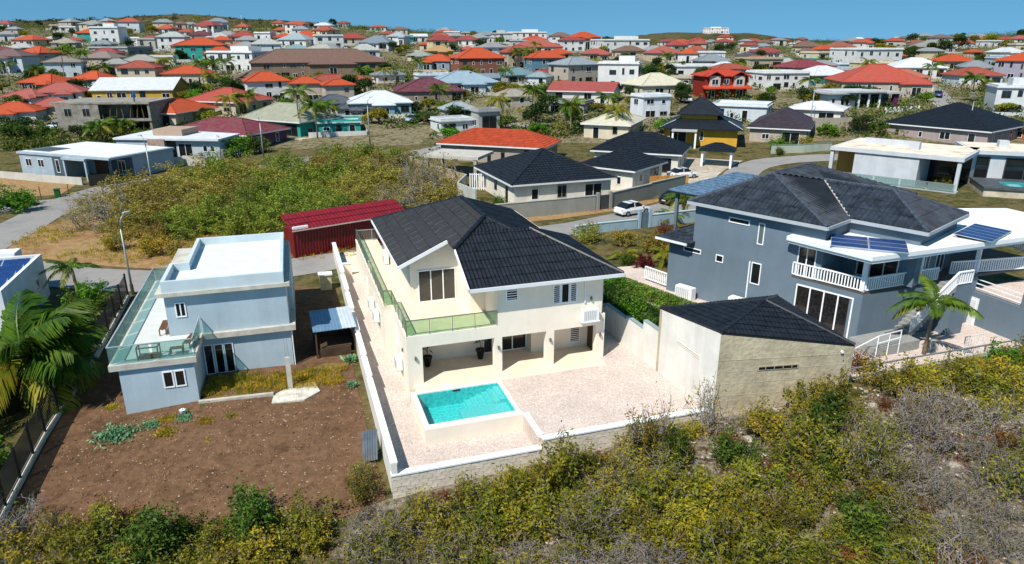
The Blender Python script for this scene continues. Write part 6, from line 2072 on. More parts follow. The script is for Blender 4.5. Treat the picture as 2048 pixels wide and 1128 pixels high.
# unfinished concrete shell with timber props
cs_ = thing('concrete_shell', 'unfinished grey concrete building shell with open floors and props on the left', 'building', (-84.5, 133.0, 2.3), R(4))
RC = mat('raw_grey_concrete', '#8f8a80', rough=.95, var=.35, scale=1.1, fine=.1)
MB().box(0, 11.5, 4, 12, -2, 6.0).build('wall', RC, cs_)
for z_ in (2.6, 5.7):
    MB().box(-1.5, 16.5, -.2, 12.4, z_, z_ + .35).build('floor_slab', RC, cs_)
MB().box(-.6, 7.2, -.19, .0, 2.952, 5.6).build('front_wall', RC, cs_)
MB().box(-.6, 5.0, -.19, .0, -1.5, 2.59).build('front_wall', RC, cs_)
for a_, z_ in ((1.6, 3.6), (4.9, 3.6), (1.8, .6), (3.8, .6)):
    far_window(cs_, 'f', -.19, a_, z_, 1.2, 1.3, '#8f8a80')
TIM = mat('timber_prop', '#7a6244', rough=.8, var=.3)
for i in range(14):
    x_ = 7.6 + i * .62
    z_ = 0 if i % 2 else 2.95
    MB().bar((x_, .2, z_ - (1.5 if z_ == 0 else 0)), (x_ + (.3 if i % 3 else -.3), .5, z_ + 2.7), .12, .12).build('prop', TIM, cs_)
MB().box(16.0, 16.4, 0, 12, -2, 5.65).build('end_wall', RC, cs_)
tag(thing('worker', 'person in blue standing on the roof of the concrete shell', 'person', (-71.2, 135.0, 8.36)), None)
wk = bpy.data.objects['worker']
wk.name = 'person'
bm_ = MB().lathe([(.11, 0), (.13, .4), (.15, .8), (.20, .95), (.19, 1.25), (.22, 1.42), (.08, 1.5), (.07, 1.54), (.11, 1.62), (.11, 1.72), (.05, 1.80), (.01, 1.81)], 10)
bm_.path([(.2, 0, 1.4), (.30, .02, 1.15), (.26, -.18, .95)], [.055, .05, .04]).path([(-.2, 0, 1.4), (-.31, .02, 1.12), (-.28, -.05, .85)], [.055, .05, .04])
bm_.build('body', mat('worker_clothes', '#2f5f9a', rough=.8), wk, True)

# yellow house with pagoda roof
yh = thing('yellow_house', 'yellow house with dark two tier pagoda roof and white ridge lines', 'house', (25.6, 122.6, 2.0), R(-17))
MB().box(.8, 13, 1, 11, -1.5, 3.0).build('wall', wall_mat('#d9a63c'), yh)
plain_hip(yh, 0, 13.8, 0, 12, 3.0, .42, DARKTILE)
MB().box(3.4, 9.4, 3.2, 8.6, 4.2, 5.2).build('upper_wall', wall_mat('#d9a63c'), yh)
plain_hip(yh, 2.6, 10.2, 2.5, 9.3, 5.2, .75, DARKTILE)
facade(yh, 'f', 1, 1.2, 12.6, 0, 3, random.Random(3), True, 3)
for a_, b_ in (((0, 0, 3.05), (5.9, 6, 5.6)), ((13.8, 0, 3.05), (7.9, 6, 5.6))):
    MB().bar(a_, Vector(a_).lerp(Vector(b_), .42), .18, .12).build('ridge_cap', WHITE_TRIM, yh)
MB().box(2.2, 6.4, -1.8, 1, 2.6, 2.85).build('porch_roof', wall_mat('#b5b8b8'), yh)
for x_ in (2.4, 6.2):
    MB().box(x_ - .15, x_ + .15, -1.6, -1.3, -1.5, 2.6).build('column', WHITE_TRIM, yh)

# white porch house with purple pier
ph = thing('porch_house', 'white house with curved flat porch roof and purple pier beside the hill road', 'house', (70.0, 158.5, 4.7), R(8))
MB().box(0, 6.5, 0, 9, -1.5, 3.4).build('wall', wall_mat('#d7d8da'), ph)
MB().box(6.5, 17, 3.6, 9, -1.5, 3.4).build('back_wall', wall_mat('#8b8a90'), ph)
MB().box(-.8, 18.0, -.8, 9.5, 3.402, 3.75).build('roof_slab', wall_mat('#b3b6ba'), ph)
MB().prism([(.5, -.4), (6, -1.2), (13, -1.2), (13, 6), (.5, 6)], 3.752, 4.2).build('roof_tier', wall_mat('#c6c9cc'), ph)
for x_ in (7.2, 9.6, 12.2):
    MB().box(x_ - .17, x_ + .17, -.3, .04, -1.5, 3.4).build('column', WHITE_TRIM, ph)
MB().box(15.6, 16.7, -.3, .6, -1.5, 3.4).build('purple_pier', wall_mat('#5d2c52'), ph)
for a_ in (1.2, 3.4, 4.6):
    far_window(ph, 'f', 0, a_, 1.0, .7, 1.4)
for a_ in (8.4, 11, 13.6):
    far_window(ph, 'f', 3.6, a_, .1, 1.5, 2.3)
pf = thing('picket_wall', 'low white pillared wall in front of the porch house', 'wall', (80.5, 153.5, 4.4), R(24))
for i in range(9):
    MB().box(i * 1.3, i * 1.3 + .3, 0, .25, -1, 1.3).build('pillar', WHITE_TRIM, pf)
MB().box(0, 11, .05, .2, -1, .8).build('panel', wall_mat('#cfcfcc'), pf)

# red house with two arched gables
rh = thing('red_house', 'red two storey house with twin orange gables and arched white windows', 'house', (46.0, 172.2, 5.9), R(6))
MB().box(0, 10.6, 0, 8, -1.5, 5.4).build('wall', wall_mat('#8f2c22'), rh)
MB().box(1.0, 3.6, -.6, -.002, 2.9, 5.5).build('bay', wall_mat('#c9b7a6'), rh)
MB().box(7.0, 9.6, -.6, -.002, 2.9, 5.5).build('bay', wall_mat('#c9b7a6'), rh)
OR = roof_mat('#c4472a')
MB().add([(-.6, -1.6, 2.7), (11.2, -1.6, 2.7), (11.2, 0, 3.3), (-.6, 0, 3.3), (-.6, -1.6, 2.5), (11.2, -1.6, 2.5), (11.2, 0, 3.1), (-.6, 0, 3.1)], [(0, 1, 2, 3), (7, 6, 5, 4), (0, 4, 5, 1), (1, 5, 6, 2), (2, 6, 7, 3), (3, 7, 4, 0)]).build('porch_roof', OR, rh)
plain_hip(rh, -.6, 11.2, -.4, 8.6, 5.5, .3, OR)
for x_ in (2.3, 8.3):
    mb = MB()
    for s_ in (-1, 1):
        p = [(x_, -1.2, 6.6), (x_ + s_ * 2.2, -1.2, 5.45), (x_ + s_ * 2.2, 3, 5.45), (x_, 3, 6.6)]
        q_ = [(a_, b_, c_ - .2) for a_, b_, c_ in p]
        mb.add(p + q_, [(0, 1, 2, 3), (7, 6, 5, 4), (0, 4, 5, 1), (1, 5, 6, 2), (2, 6, 7, 3), (3, 7, 4, 0)])
    mb.build('gable_roof', OR, rh)
    far_window(rh, 'f', -.6, x_, 3.5, 1.5, 1.2)
for a_ in (1.8, 5.3, 8.8):
    far_window(rh, 'f', 0, a_, .2, 1.6, 2.0)
far_window(rh, 'f', 0, 5.3, 3.6, 1.2, 1.1)

# open pavilion with dark hip roof
pv = thing('pavilion', 'open car pavilion with small dark hip roof and white posts', 'pavilion', (28.2, 105.6, 1.0), R(-21))
sl6, hp6 = hip_polys(0, 5.2, 0, 4.2, 2.6, .45)
for poly, a_, b_ in sl6:
    tiled_slope(pv, poly, a_, b_, DARKTILE, wave=.42, amp=.06, course=.5, step=.05, under=DARKDECK)
for x_ in (.5, 4.7):
    for y_ in (.5, 3.7):
        MB().box(x_ - .16, x_ + .16, y_ - .16, y_ + .16, -1, 2.5).build('column', WHITE_TRIM, pv)
MB().box(.2, 5.0, .2, 4.0, 2.42, 2.5).build('ceiling', WHITE_TRIM, pv)
# flat carport of the orange roofed house
cp = thing('carport', 'flat white carport with grey columns beside the orange tiled house', 'carport', (-12.5, 99.0, .8), R(-18))
MB().box(0, 8.2, 0, 6.5, 2.7, 3.1).build('roof_slab', wall_mat('#c4bfb5'), cp)
for x_ in (.3, 7.7):
    for y_ in (.3, 5.9):
        MB().box(x_ - .22, x_ + .22, y_ - .22, y_ + .22, -1, 2.7).build('column', wall_mat('#b3aca2'), cp)
MB().box(2.4, 6.8, 3.2, 4.4, -.3, .9).build('planter', wall_mat('#9d958b'), cp)

# ------------------------------------------------------------------ street walls, gates and screens
def run_wall(name, label, pts, h, col, th=.22, cap=None, cat='wall', base=-.8):
    t = thing(name, label, cat)
    m = wall_mat(col)
    for p, q in zip(pts[:-1], pts[1:]):
        p, q = Vector(p), Vector(q)
        zz = (zt(p.x, p.y) + zt(q.x, q.y)) / 2
        wallseg(p, q, th, zz + base, zz + h, zz + h, 1).build('wall_section', m, t)
        if cap:
            d_ = (q - p).normalized()
            n_ = Vector((-d_.y, d_.x))
            wallseg(p - n_ * .04, q - n_ * .04, th + .08, zz + h + .002, zz + h + .08, zz + h + .08, 1).build('coping', wall_mat(cap), t)
    return t
run_wall('street_wall', 'long grey rendered wall along the street in front of the white bungalow', [(-9.5, 71.6), (-2, 74.8), (4.5, 77.5), (9.8, 79.8)], 1.75, '#9a9c94', .25, '#b3b4ad')
run_wall('street_wall', 'grey wall behind the parked white car right of the dark gate', [(11.6, 80.6), (17.5, 86.3), (23, 91.5)], 1.8, '#8f928b', .25, '#a6a79f')
gp = thing('gate', 'narrow dark grey street gate between two grey posts', 'gate', (9.9, 79.9, .3), R(27))
MB().box(0, .35, -.18, .2, -.3, 2.1).box(1.75, 2.1, -.18, .2, -.3, 2.1).build('post', wall_mat('#9a9c94'), gp)
MB().box(.36, 1.74, -.05, .05, .05, 1.75).build('leaf', mat('gate_dark', '#3f4444', rough=.6), gp)
run_wall('street_wall', 'pale blue low wall and gate posts along the slate blue garden', [(6.5, 68.5), (9.0, 69.7), (13.2, 71.3)], .95, '#9fbccb', .22, '#b7ced8')
run_wall('street_wall', 'taller pale blue wall section right of the blue garden gate', [(14.8, 71.9), (17.5, 73.1), (22.0, 74.9), (30, 79)], 1.3, '#a3bccb', .22, '#b7ced8')
gq = thing('gate', 'blue grey garden gate in the pale blue street wall', 'gate', (13.3, 71.4, .3), R(23))
MB().box(0, .3, -.15, .15, -.3, 2.1).box(1.3, 1.6, -.15, .15, -.3, 2.1).build('post', wall_mat('#a3bccb'), gq)
MB().box(.31, 1.29, -.04, .04, .05, 1.7).build('leaf', mat('gate_blue', '#5c7482', rough=.6), gq)
bs = thing('bamboo_screen', 'golden bamboo screen fence beside the small dark roofed garage', 'fence', (18.3, 91.5, .5), R(15))
BAM = mat('bamboo', '#c08a3e', rough=.7, var=.3, scale=3)
for i in range(44):
    MB().tube((i * .13, random.uniform(-.02, .02), -.2), (i * .13, random.uniform(-.02, .02), 1.7 + random.uniform(-.05, .06)), .055, n=5).build('cane', BAM, bs)
MB().box(0, 5.7, .05, .1, .5, .58).box(0, 5.7, .05, .1, 1.2, 1.28).build('rail', BAM, bs)
bw = run_wall('block_wall', 'tan block wall below the orange tiled house curving round the scrub', [(-17.5, 108), (-14.8, 103.5), (-11.5, 99.0), (-8.2, 94.8), (-6.2, 92.0)], 1.7, '#b5a488', .25, '#b3a489')
run_wall('garden_wall', 'grey white garden wall left of the white bungalow', [(-6.2, 92.0), (-6.9, 86.5), (-4.4, 82.2)], 1.9, '#b9bdb9', .2)
rl = thing('gate', 'white barred gate between garden wall and white bungalow', 'gate', (-5.6, 91.0, .5), R(-8))
for i in range(8):
    MB().box(i * .3, i * .3 + .13, 0, .05, 0, 2.2).build('bar', WHITE_TRIM, rl)
MB().box(0, 2.3, .051, .08, 2.0, 2.1).box(0, 2.3, .051, .08, .2, .3).build('rail', WHITE_TRIM, rl)
run_wall('garden_wall', 'green grey posted wall in front of the purple brown roofed house', [(42.8, 115.4), (48.5, 116.2), (53.8, 118.0)], 1.3, '#b4bcae', .2, '#7f978a')
run_wall('stone_wall', 'pale dry stone wall between the white hip roof and the road', [(56.8, 133.9), (62, 134.2), (68.4, 134.9)], 2.6, '#a8a08f', .35)
run_wall('garden_wall', 'white street wall in front of the flat grey left house', [(-73.5, 98.5), (-66, 96.0), (-58.5, 93.8)], 1.0, '#c9c6bd', .2)
run_wall('garden_wall', 'white side wall behind the dark sliding gate of the left lane', [(-58.2, 101), (-50.5, 106.8), (-46.8, 106.2)], 1.5, '#c2c0b8', .2)
dg = thing('gate', 'black panel gate at the lane beside the flat grey left house', 'gate', (-57.2, 93.2, .55), R(25))
MB().box(0, 3.6, 0, .08, 0, 1.5).build('panel', mat('gate_black', '#22241f', rough=.6), dg)
lg = thing('gate', 'long white lattice gate in front of the brick flat house', 'gate', (-47.5, 106.8, 1.0), R(64))
for i in range(26):
    MB().box(i * .5, i * .5 + .09, 0, .05, .1, 1.7).build('bar', mat('gate_white', '#b9bfc2', rough=.5), lg)
MB().box(0, 12.6, .051, .09, .2, .3).box(0, 12.6, .051, .09, 1.5, 1.6).box(0, 12.6, .051, .09, .85, .95).build('rail', mat('gate_white', 0), lg)
for i in range(4):
    MB().box(i * 4.2 - .25, i * 4.2 + .15, -.2, .25, -.8, 2.0).build('post', wall_mat('#8d8f8c'), lg)
run_wall('low_wall', 'low pale wall along the lane opposite the scrub', [(-34, 107.5), (-26, 111.5), (-20, 114.8)], .9, '#b9b6ae', .2)
hw2 = run_wall('street_wall', 'white wall bordering the hill road on its left', [(81.5, 128.5), (88.5, 146), (96, 163)], 1.3, '#c5c2ba', .25)
for i_, (x_, y_, l_) in enumerate(((-61.5, 84.4, 'first thin fence post beside the road verge on the left'), (-58.9, 85.6, 'middle thin fence post near the green bin'), (-56.2, 87.0, 'thin fence post right of the green bin'))):
    t = thing('fence_post', l_, 'post', (x_, y_, zt(x_, y_)))
    MB().tube((0, 0, -.2), (0, 0, 1.6), .05, n=5).build('shaft', mat('post_green', '#3d4a2c'), t)
gb = thing('rubbish_bin', 'dark green wheeled bin on the left road verge', 'bin', (-57.4, 86.6, .42), R(20))
MB().prism([(-.28, -.3), (.28, -.3), (.28, .3), (-.28, .3)], 0.08, 1.0).build('body', mat('bin_green', '#1f5a33', rough=.5), gb)
MB().box(-.33, .33, -.36, .36, 1.002, 1.1).build('lid', mat('bin_green', 0), gb)
street_lamp((-44.6, 85.4, .5), 7.8, R(160), 'thin street lamp standing in front of the flat grey left house')
street_lamp((-39.5, 111.0, 1.3), 7.0, R(170), 'street lamp beside the faded maroon roof')
street_lamp((-24.8, 122.5, 2.1), 8.0, R(20), 'street lamp in front of the white hip roofed house')
street_lamp((83.0, 128.6, 2.4), 8.0, R(200), 'street lamp beside the white hill road wall')
street_lamp((59.5, 141.5, 3.4), 8.5, R(180), 'street lamp in front of the white and purple porch house')

# ------------------------------------------------------------------ cars
def car_mesh():
    """saloon body as a lofted shell: sections along the length; cabin, wheels, lamps separate"""
    body = MB()
    prof = [(-2.2, .42, .62, .62), (-2.12, .30, .86, .80), (-1.55, .26, .98, .88), (-.9, .25, .98, .90), (.6, .25, .96, .90), (1.3, .26, .88, .88), (1.95, .30, .74, .80), (2.18, .42, .60, .60)]
    V, F = [], []
    for x, zb, ztp, hw_ in prof:
        V += [(x, -hw_ * .93, zb), (x, -hw_, zb + (ztp - zb) * .55), (x, -hw_ * .9, ztp), (x, hw_ * .9, ztp), (x, hw_, zb + (ztp - zb) * .55), (x, hw_ * .93, zb)]
    for i in range(len(prof) - 1):
        for k in range(6):
            a_, b_ = i * 6 + k, i * 6 + (k + 1) % 6
            F.append((a_, b_, b_ + 6, a_ + 6)[::-1])
    F.append(tuple(range(6)))
    F.append(tuple(range(len(V) - 1, len(V) - 7, -1)))
    body.add(V, F)
    cab = MB()
    sec = [(-1.75, .97, .82), (-1.0, 1.40, .66), (-.3, 1.46, .68), (.35, 1.42, .66), (1.15, .93, .80)]
    V, F = [], []
    for x, z_, hw_ in sec:
        V += [(x, -.82, .92), (x, -hw_, z_), (x, hw_, z_), (x, .82, .92)]
    for i in range(4):
        for k in range(3):
            F.append((i * 4 + k, i * 4 + k + 1, i * 4 + k + 5, i * 4 + k + 4)[::-1])
    F += [(0, 1, 2, 3), (19, 18, 17, 16)]
    cab.add(V, F)
    roof = MB().prism([(-1.02, -.60), (.38, -.60), (.38, .60), (-1.02, .60)], [1.41, 1.43, 1.43, 1.41], [1.44, 1.46, 1.46, 1.44])
    for x in (-.33, ):
        for s_ in (-1, 1):
            roof.bar((x, s_ * .835, .93), (x, s_ * .69, 1.44), .07, .05)
    wheel = MB()
    wheel.lathe([(.20, -.10), (.31, -.10), (.33, -.06), (.33, .06), (.31, .10), (.20, .10)], 14)
    rim = MB().lathe([(.02, .11), (.12, .115), (.20, .10), (.21, .02)], 10)
    return body, cab, roof, wheel, rim
_cm = car_mesh()
def car(label, col, loc, rz, scale=1.0, cat='car', pickup=False):
    t = thing('pickup_truck' if pickup else 'parked_car', label, cat, loc, rz)
    t.scale = (scale,) * 3
    paint = mat('paint_' + col.strip('#'), col, rough=.25, var=.04, spec=.5, coat=.6)
    _cm[0].build('body', paint, t, False)
    cb = _cm[1].build('cabin_glass', mat('car_glass', (.01, .012, .015), rough=.05, spec=.6), t)
    _cm[2].build('roof', paint, t)
    if 'cw' not in _AC:
        _AC['cw'] = _cm[3].mesh('tyre', mat('tyre', (.012, .012, .012), rough=.8), True)
        _AC['cr'] = _cm[4].mesh('rim', mat('alloy', '#a9adb0', rough=.3, metal=.7))
    for x in (-1.35, 1.35):
        for s_ in (-1, 1):
            w_ = link('wheel', _AC['cw'], t, loc=(x, s_ * .80, .33))
            w_.rotation_euler = (R(-90) * s_, 0, 0)
            link('rim', _AC['cr'], w_)
    for s_ in (-1, 1):
        MB().box(-2.16, -2.09, s_ * .62 - .14, s_ * .62 + .14, .66, .80).build('tail_light', mat('tail_red', (.35, .01, .01), rough=.2), t)
        MB().box(2.0, 2.09, s_ * .56 - .16, s_ * .56 + .16, .58, .70).build('headlight', mat('headlight', '#d8dde0', rough=.1), t)
        MB().box(.75, .93, s_ * .88 - .09, s_ * .88 + .09, .92, 1.04).build('mirror', paint, t)
    MB().box(-2.215, -2.19, -.26, .26, .5, .61).build('number_plate', mat('plate', '#cfcfc8', rough=.5), t)
    MB().box(-2.1, 2.1, -.75, .75, .2, .27).build('underbody', mat('underbody', (.01, .01, .01)), t)
    return t
car('white saloon car parked on the street beside the grey wall', '#e6e8ea', (13.75, 77.9, .38), R(33), 1.0)
car('black pickup parked ahead of the white saloon behind the palm', '#0b0c0f', (20.2, 83.4, .42), R(35), 1.12, 'pickup')
car('white car parked beside the bamboo screen', '#dfe2e4', (24.2, 98.2, .75), R(20), 1.0)
car('blue car driving on the hill road', '#1f3f78', (104.0, 175.5, 6.35), R(68), 1.0)
car('silver blue van like car by the white hip roofed house', '#8fa5b8', (-19.6, 143.6, 3.72), R(60), 1.05)
car('dark red car beside the silver blue one', '#5c0f18', (-16.9, 145.6, 3.9), R(60), 1.05)
car('pale car parked beside the concrete shell', '#c9d6dd', (-87.4, 136.0, 3.1), R(-10), 1.0)
car('dark red car under the trees behind the wine red roof', '#4a1018', (-2.0, 186.0, 7.1), R(10), 1.05)
car('white car parked near the red arched house', '#dcdfe1', (40.6, 167.6, 5.8), R(100), 1.0)

ma = thing('radio_mast', 'thin red and white lattice mast below the left hill crest', 'mast', (-255, 700, 30))
for k in range(4):
    MB().bar((0, 0, 3.2 * k), (0, 0, 3.2 * k + 3.18), .8 - .12 * k, .8 - .12 * k).build('mast_section', mat('mast_red' if k % 2 == 0 else 'mast_white', '#a5382c' if k % 2 == 0 else '#d8d4cf'), ma)
# ------------------------------------------------------------------ vegetation
def np_mesh(name, V, Q, m):
    """mesh from numpy vertices (n,3) and quads (k,4)"""
    V = np.asarray(V, np.float32).reshape(-1, 3)
    Q = np.asarray(Q, np.int32).reshape(-1, 4)
    me = bpy.data.meshes.new(name)
    me.vertices.add(len(V))
    me.vertices.foreach_set('co', V.ravel())
    me.loops.add(Q.size)
    me.loops.foreach_set('vertex_index', Q.ravel())
    me.polygons.add(len(Q))
    me.polygons.foreach_set('loop_start', np.arange(0, Q.size, 4, dtype=np.int32))
    me.polygons.foreach_set('loop_total', np.full(len(Q), 4, np.int32))
    me.update(calc_edges=True)
    me.materials.append(m)
    return me

def leaf_quads(rs, C, L, W, up=.4, D=None):
    """pointed leaf faces at centres C: length L, width W, random direction with some upward bias"""
    n = len(C)
    if D is None:
        D = rs.normal(size=(n, 3))
        D[:, 2] = D[:, 2] * .6 + up
    D = D / np.linalg.norm(D, axis=1)[:, None]
    S = np.cross(D, rs.normal(size=(n, 3)))
    S /= np.linalg.norm(S, axis=1)[:, None] + 1e-9
    L = (L * rs.uniform(.65, 1.3, n))[:, None]
    W = (W * rs.uniform(.7, 1.25, n))[:, None]
    V = np.stack([C - D * L * .5, C - S * W * .5 + D * L * .05, C + D * L * .5, C + S * W * .5 + D * L * .05], 1)
    return V.reshape(-1, 3), np.arange(4 * n).reshape(-1, 4)

class Twigs:
    def __init__(s):
        s.V, s.Q = [], []
        s.n = 0
    def seg(s, pts, r0, r1):
        """three-sided tapering twig through points"""
        pts = np.asarray(pts, float)
        k = len(pts)
        d = np.gradient(pts, axis=0)
        d /= np.linalg.norm(d, axis=1)[:, None] + 1e-9
        a = np.cross(d, [.31, .74, .6])
        a /= np.linalg.norm(a, axis=1)[:, None] + 1e-9
        b = np.cross(d, a)
        r = np.linspace(r0, r1, k)[:, None]
        for t in (0, 2.094, 4.189):
            s.V.append(pts + (a * math.cos(t) + b * math.sin(t)) * r)
        for i in range(k - 1):
            for j in range(3):
                q = (j + 1) % 3
                s.Q.append((s.n + j * k + i, s.n + q * k + i, s.n + q * k + i + 1, s.n + j * k + i + 1))
        s.n += 3 * k
    def mesh(s, name, m):
        return np_mesh(name, np.concatenate(s.V), s.Q, m)

def wander(rs, p, d, L, k=5, curl=.35, lift=.1):
    pts = [np.array(p, float)]
    d = np.array(d, float)
    for _ in range(k):
        d = d + rs.normal(size=3) * curl + np.array([0, 0, lift])
        d /= np.linalg.norm(d)
        pts.append(pts[-1] + d * L / k)
    return np.array(pts), d

TWIGC = mat('twig_grey', '#8f8781', rough=.9, var=.3, scale=3, rnd=.4)
TWIGB = mat('twig_brown', '#5a4936', rough=.9, var=.3, scale=3, rnd=.4)
def bush_meshes(seed, rad, hgt, stems, subs, leaves, lsize, lw, lm, tm, twr=.016, curl=.45, flat=1.0, bare=0.0):
    """scrub bush: curling stems that fork, leaves along the outer twigs"""
    rs = np.random.RandomState(seed)
    tw = Twigs()
    tips = []
    for i in range(stems):
        a = rs.uniform(0, 6.283)
        tilt = rs.uniform(.1, 1.15)
        d = np.array([math.cos(a) * math.sin(tilt), math.sin(a) * math.sin(tilt), math.cos(tilt) * flat])
        base = np.array([math.cos(a), math.sin(a), 0]) * rs.uniform(0, rad * .25)
        pts, d2 = wander(rs, base, d, rs.uniform(.6, 1.0) * (hgt * math.cos(tilt) + rad * math.sin(tilt)), 6, curl * .5, .06)
        pts[:, 2] = np.maximum(pts[:, 2], .02)
        tw.seg(pts, twr, twr * .45)
        for j in range(subs):
            k = rs.randint(2, 6)
            p = pts[k]
            dd = d2 + rs.normal(size=3) * .8
            q, d3 = wander(rs, p, dd / np.linalg.norm(dd), rs.uniform(.25, .6) * rad, 5, curl, .1)
            q[:, 2] = np.maximum(q[:, 2], .03)
            tw.seg(q, twr * .6, twr * .25)
            if rs.rand() > bare:
                tips.append(q[2:])
    tips = np.concatenate(tips) if tips else np.zeros((1, 3))
    C = tips[rs.randint(0, len(tips), leaves)] + rs.normal(size=(leaves, 3)) * rad * .085
    C[:, 2] = np.maximum(C[:, 2], .03)
    V, Q = leaf_quads(rs, C, lsize, lw)
    return tw.mesh('stems', tm), (np_mesh('foliage', V, Q, lm) if leaves else None)

def plant(name, meshes, label, cat, loc, rz, sc, group=None):
    t = thing(name, label, cat, loc, rz, group)
    t.scale = sc if isinstance(sc, tuple) else (sc, sc, sc)
    link('stems', meshes[0], t)
    if meshes[1] is not None:
        link('foliage', meshes[1], t)
    return t

L_OLIVE = leaf_mat('leaf_olive', '#9c9626', '#4a5713', rnd=.8)
L_YELL = leaf_mat('leaf_yellow', '#c2a92f', '#727a1c', rnd=.6)
L_GREEN = leaf_mat('leaf_green', '#5f7826', '#38511a', rnd=.6)
L_BRIGHT = leaf_mat('leaf_bright', '#6fa022', '#3b6a16', rnd=.5)
L_DARK = leaf_mat('leaf_dark', '#3c5a20', '#1f3612', rnd=.7)
L_ACAC = leaf_mat('leaf_acacia', '#b3a84a', '#77722e', rnd=.7)
L_ACACG = leaf_mat('leaf_acacia_green', '#93a338', '#567022', rnd=.6)
L_RUST = leaf_mat('leaf_rust', '#9a6a34', '#6a3a22', rnd=.6)
L_RED = leaf_mat('leaf_red', '#7c2430', '#451018', rnd=.3)
BUSH = {
    'olive': [bush_meshes(s, 1.15, 1.25, 15, 8, 2000, .145, .062, L_OLIVE, TWIGC, curl=.5) for s in (1, 2, 3)],
    'yellow': [bush_meshes(s, 1.05, 1.15, 15, 7, 1800, .145, .064, L_YELL, TWIGC, curl=.5) for s in (4, 5)],
    'green': [bush_meshes(s, 1.1, 1.35, 14, 8, 2300, .15, .07, L_GREEN, TWIGB) for s in (6, 7)],
    'grey': [bush_meshes(s, 1.25, 1.15, 24, 10, 320, .11, .05, L_OLIVE, TWIGC, twr=.019, curl=.6, bare=.5) for s in (8, 9, 10)],
    'mixed': [bush_meshes(s, 1.2, 1.25, 20, 9, 1100, .14, .06, L_YELL if s == 12 else L_OLIVE, TWIGC, twr=.019, curl=.55, bare=.3) for s in (11, 12, 13)],
    'rust': [bush_meshes(s, .8, .6, 16, 7, 700, .15, .035, L_RUST, TWIGB) for s in (14, 15)],
    'tall': [bush_meshes(s, 1.0, 2.3, 12, 10, 1100, .19, .065, L_OLIVE, TWIGB, twr=.022, flat=1.8) for s in (16, 17)],
    'baretall': [bush_meshes(s, 1.4, 2.0, 14, 12, 300, .10, .07, L_YELL, TWIGC, twr=.022, flat=1.5, curl=.5, bare=.4) for s in (18, 19)],
    'bright': [bush_meshes(s, 1.1, 1.5, 14, 8, 2400, .16, .075, L_BRIGHT, TWIGB) for s in (20, 21)],
}
BL = {'olive': 'olive green scrub bush', 'yellow': 'yellowish leafy scrub bush', 'green': 'dark green leafy bush', 'grey': 'tangled bare grey thorn bush',
      'mixed': 'half bare bush of twigs and olive leaves', 'rust': 'low rust brown dry shrub', 'bright': 'fresh bright green bush'}
def fore_zone(x, y):
    if x < -15:
        return 'at the bottom left corner'
    if x < -5.5:
        return 'along the near edge of the brown lot'
    if x < 7:
        return 'just below the pool terrace wall' if y > 25.5 else 'at the bottom edge below the pool terrace'
    if x < 13:
        return 'between the bare shrub and garage corner' if y > 27 else 'at the bottom edge below the garage corner'
    if x < 20:
        return 'close below the garage wall' if y > 28 else 'at the bottom edge right of the garage'
    return 'close below the rail fence' if y > 33 else ('on the stony slope at the right edge' if x > 25 else 'on the stony slope below the fence')
def vnoise(x, y, s, o=0.0):
    from mathutils import noise as _n
    return _n.noise(Vector((x * s + o, y * s - o, o * 1.3)))
def fore_ok(x, y):
    """is this spot on the foreground slope, in front of walls, garage and rail fence?"""
    u_, v_ = w2loc(vil, (x, y))
    if -2.6 < u_ < 15.2:
        if v_ > (-10.4 if u_ < 4 else (-9.5 if u_ < 10 else -9.1)):
            return False
    if u_ <= -2.6:
        lim = 26.1 + 1.2 * vnoise(x, 0, .35) if x > -22.5 else 24.5
        return y < lim
    if u_ >= 15.2:
        if x < 18.6 and y > 31.7 + (x - 10.8) * .155:
            return False
        if x >= 18.6 and y > 34.2 + (x - 18.9) * .315:
            return False
    return True
CLEAR = [(19.5, 31.5, 1.7), (23.5, 33.0, 1.6), (28.5, 34.6, 2.3), (15.6, 29.2, 1.1), (2.3, 27.6, 1.2), (21.5, 28.5, 1.3), (25.5, 30.0, 1.2), (8.8, 29.4, .9)]
random.seed(77)
_pts = []
def far_enough(x, y, d):
    for a, b, c in _pts:
        if (a - x) ** 2 + (b - y) ** 2 < (min(d, c)) ** 2:
            return False
    return True
cnt = 0
tries = 0
while cnt < 300 and tries < 9000:
    tries += 1
    y = random.uniform(17.5, 46)
    half = y * .80 + 2
    x = random.uniform(-half, half)
    if x < -24.2 and y > 24 or not fore_ok(x, y):
        continue
    rocky = vnoise(x, y, .16, 7.7)
    if (x > 8 and rocky > .08 and y > 24) or rocky > .3:
        if random.random() < .85:
            continue
    if any((x - a_) ** 2 + (y - b_) ** 2 < c_ * c_ for a_, b_, c_ in CLEAR) and random.random() < .9:
        continue
    d = random.uniform(.95, 1.35)
    if not far_enough(x, y, d):
        continue
    _pts.append((x, y, d))
    a = vnoise(x, y, .12, 3.1) + random.uniform(-.22, .22)
    b = vnoise(x, y, .2, 9.4) + random.uniform(-.2, .2)
    a += .13 - (.05 if x > 17 and y < 36 else 0)
    if a < -.26:
        kind = 'grey'
    elif a < -.06:
        kind = 'mixed' if b < .2 else 'grey'
    elif a < .16:
        kind = 'olive' if b < .1 else 'yellow'
    else:
        kind = 'green' if b < -.28 else ('bright' if b > .42 else ('yellow' if b > .1 else 'olive'))
    if random.random() < .09:
        kind = 'rust'
    s = random.uniform(.7, 1.5)
    zn = fore_zone(x, y)
    plant('scrub_bush', random.choice(BUSH[kind]), BL[kind] + ' ' + zn, 'bush', (x, y, zt(x, y) + .03), random.uniform(0, 6.28), (s, s * random.uniform(.85, 1.15), s * random.uniform(.65, 1.25)), 'group of ' + BL[kind] + ' ' + zn)
    cnt += 1
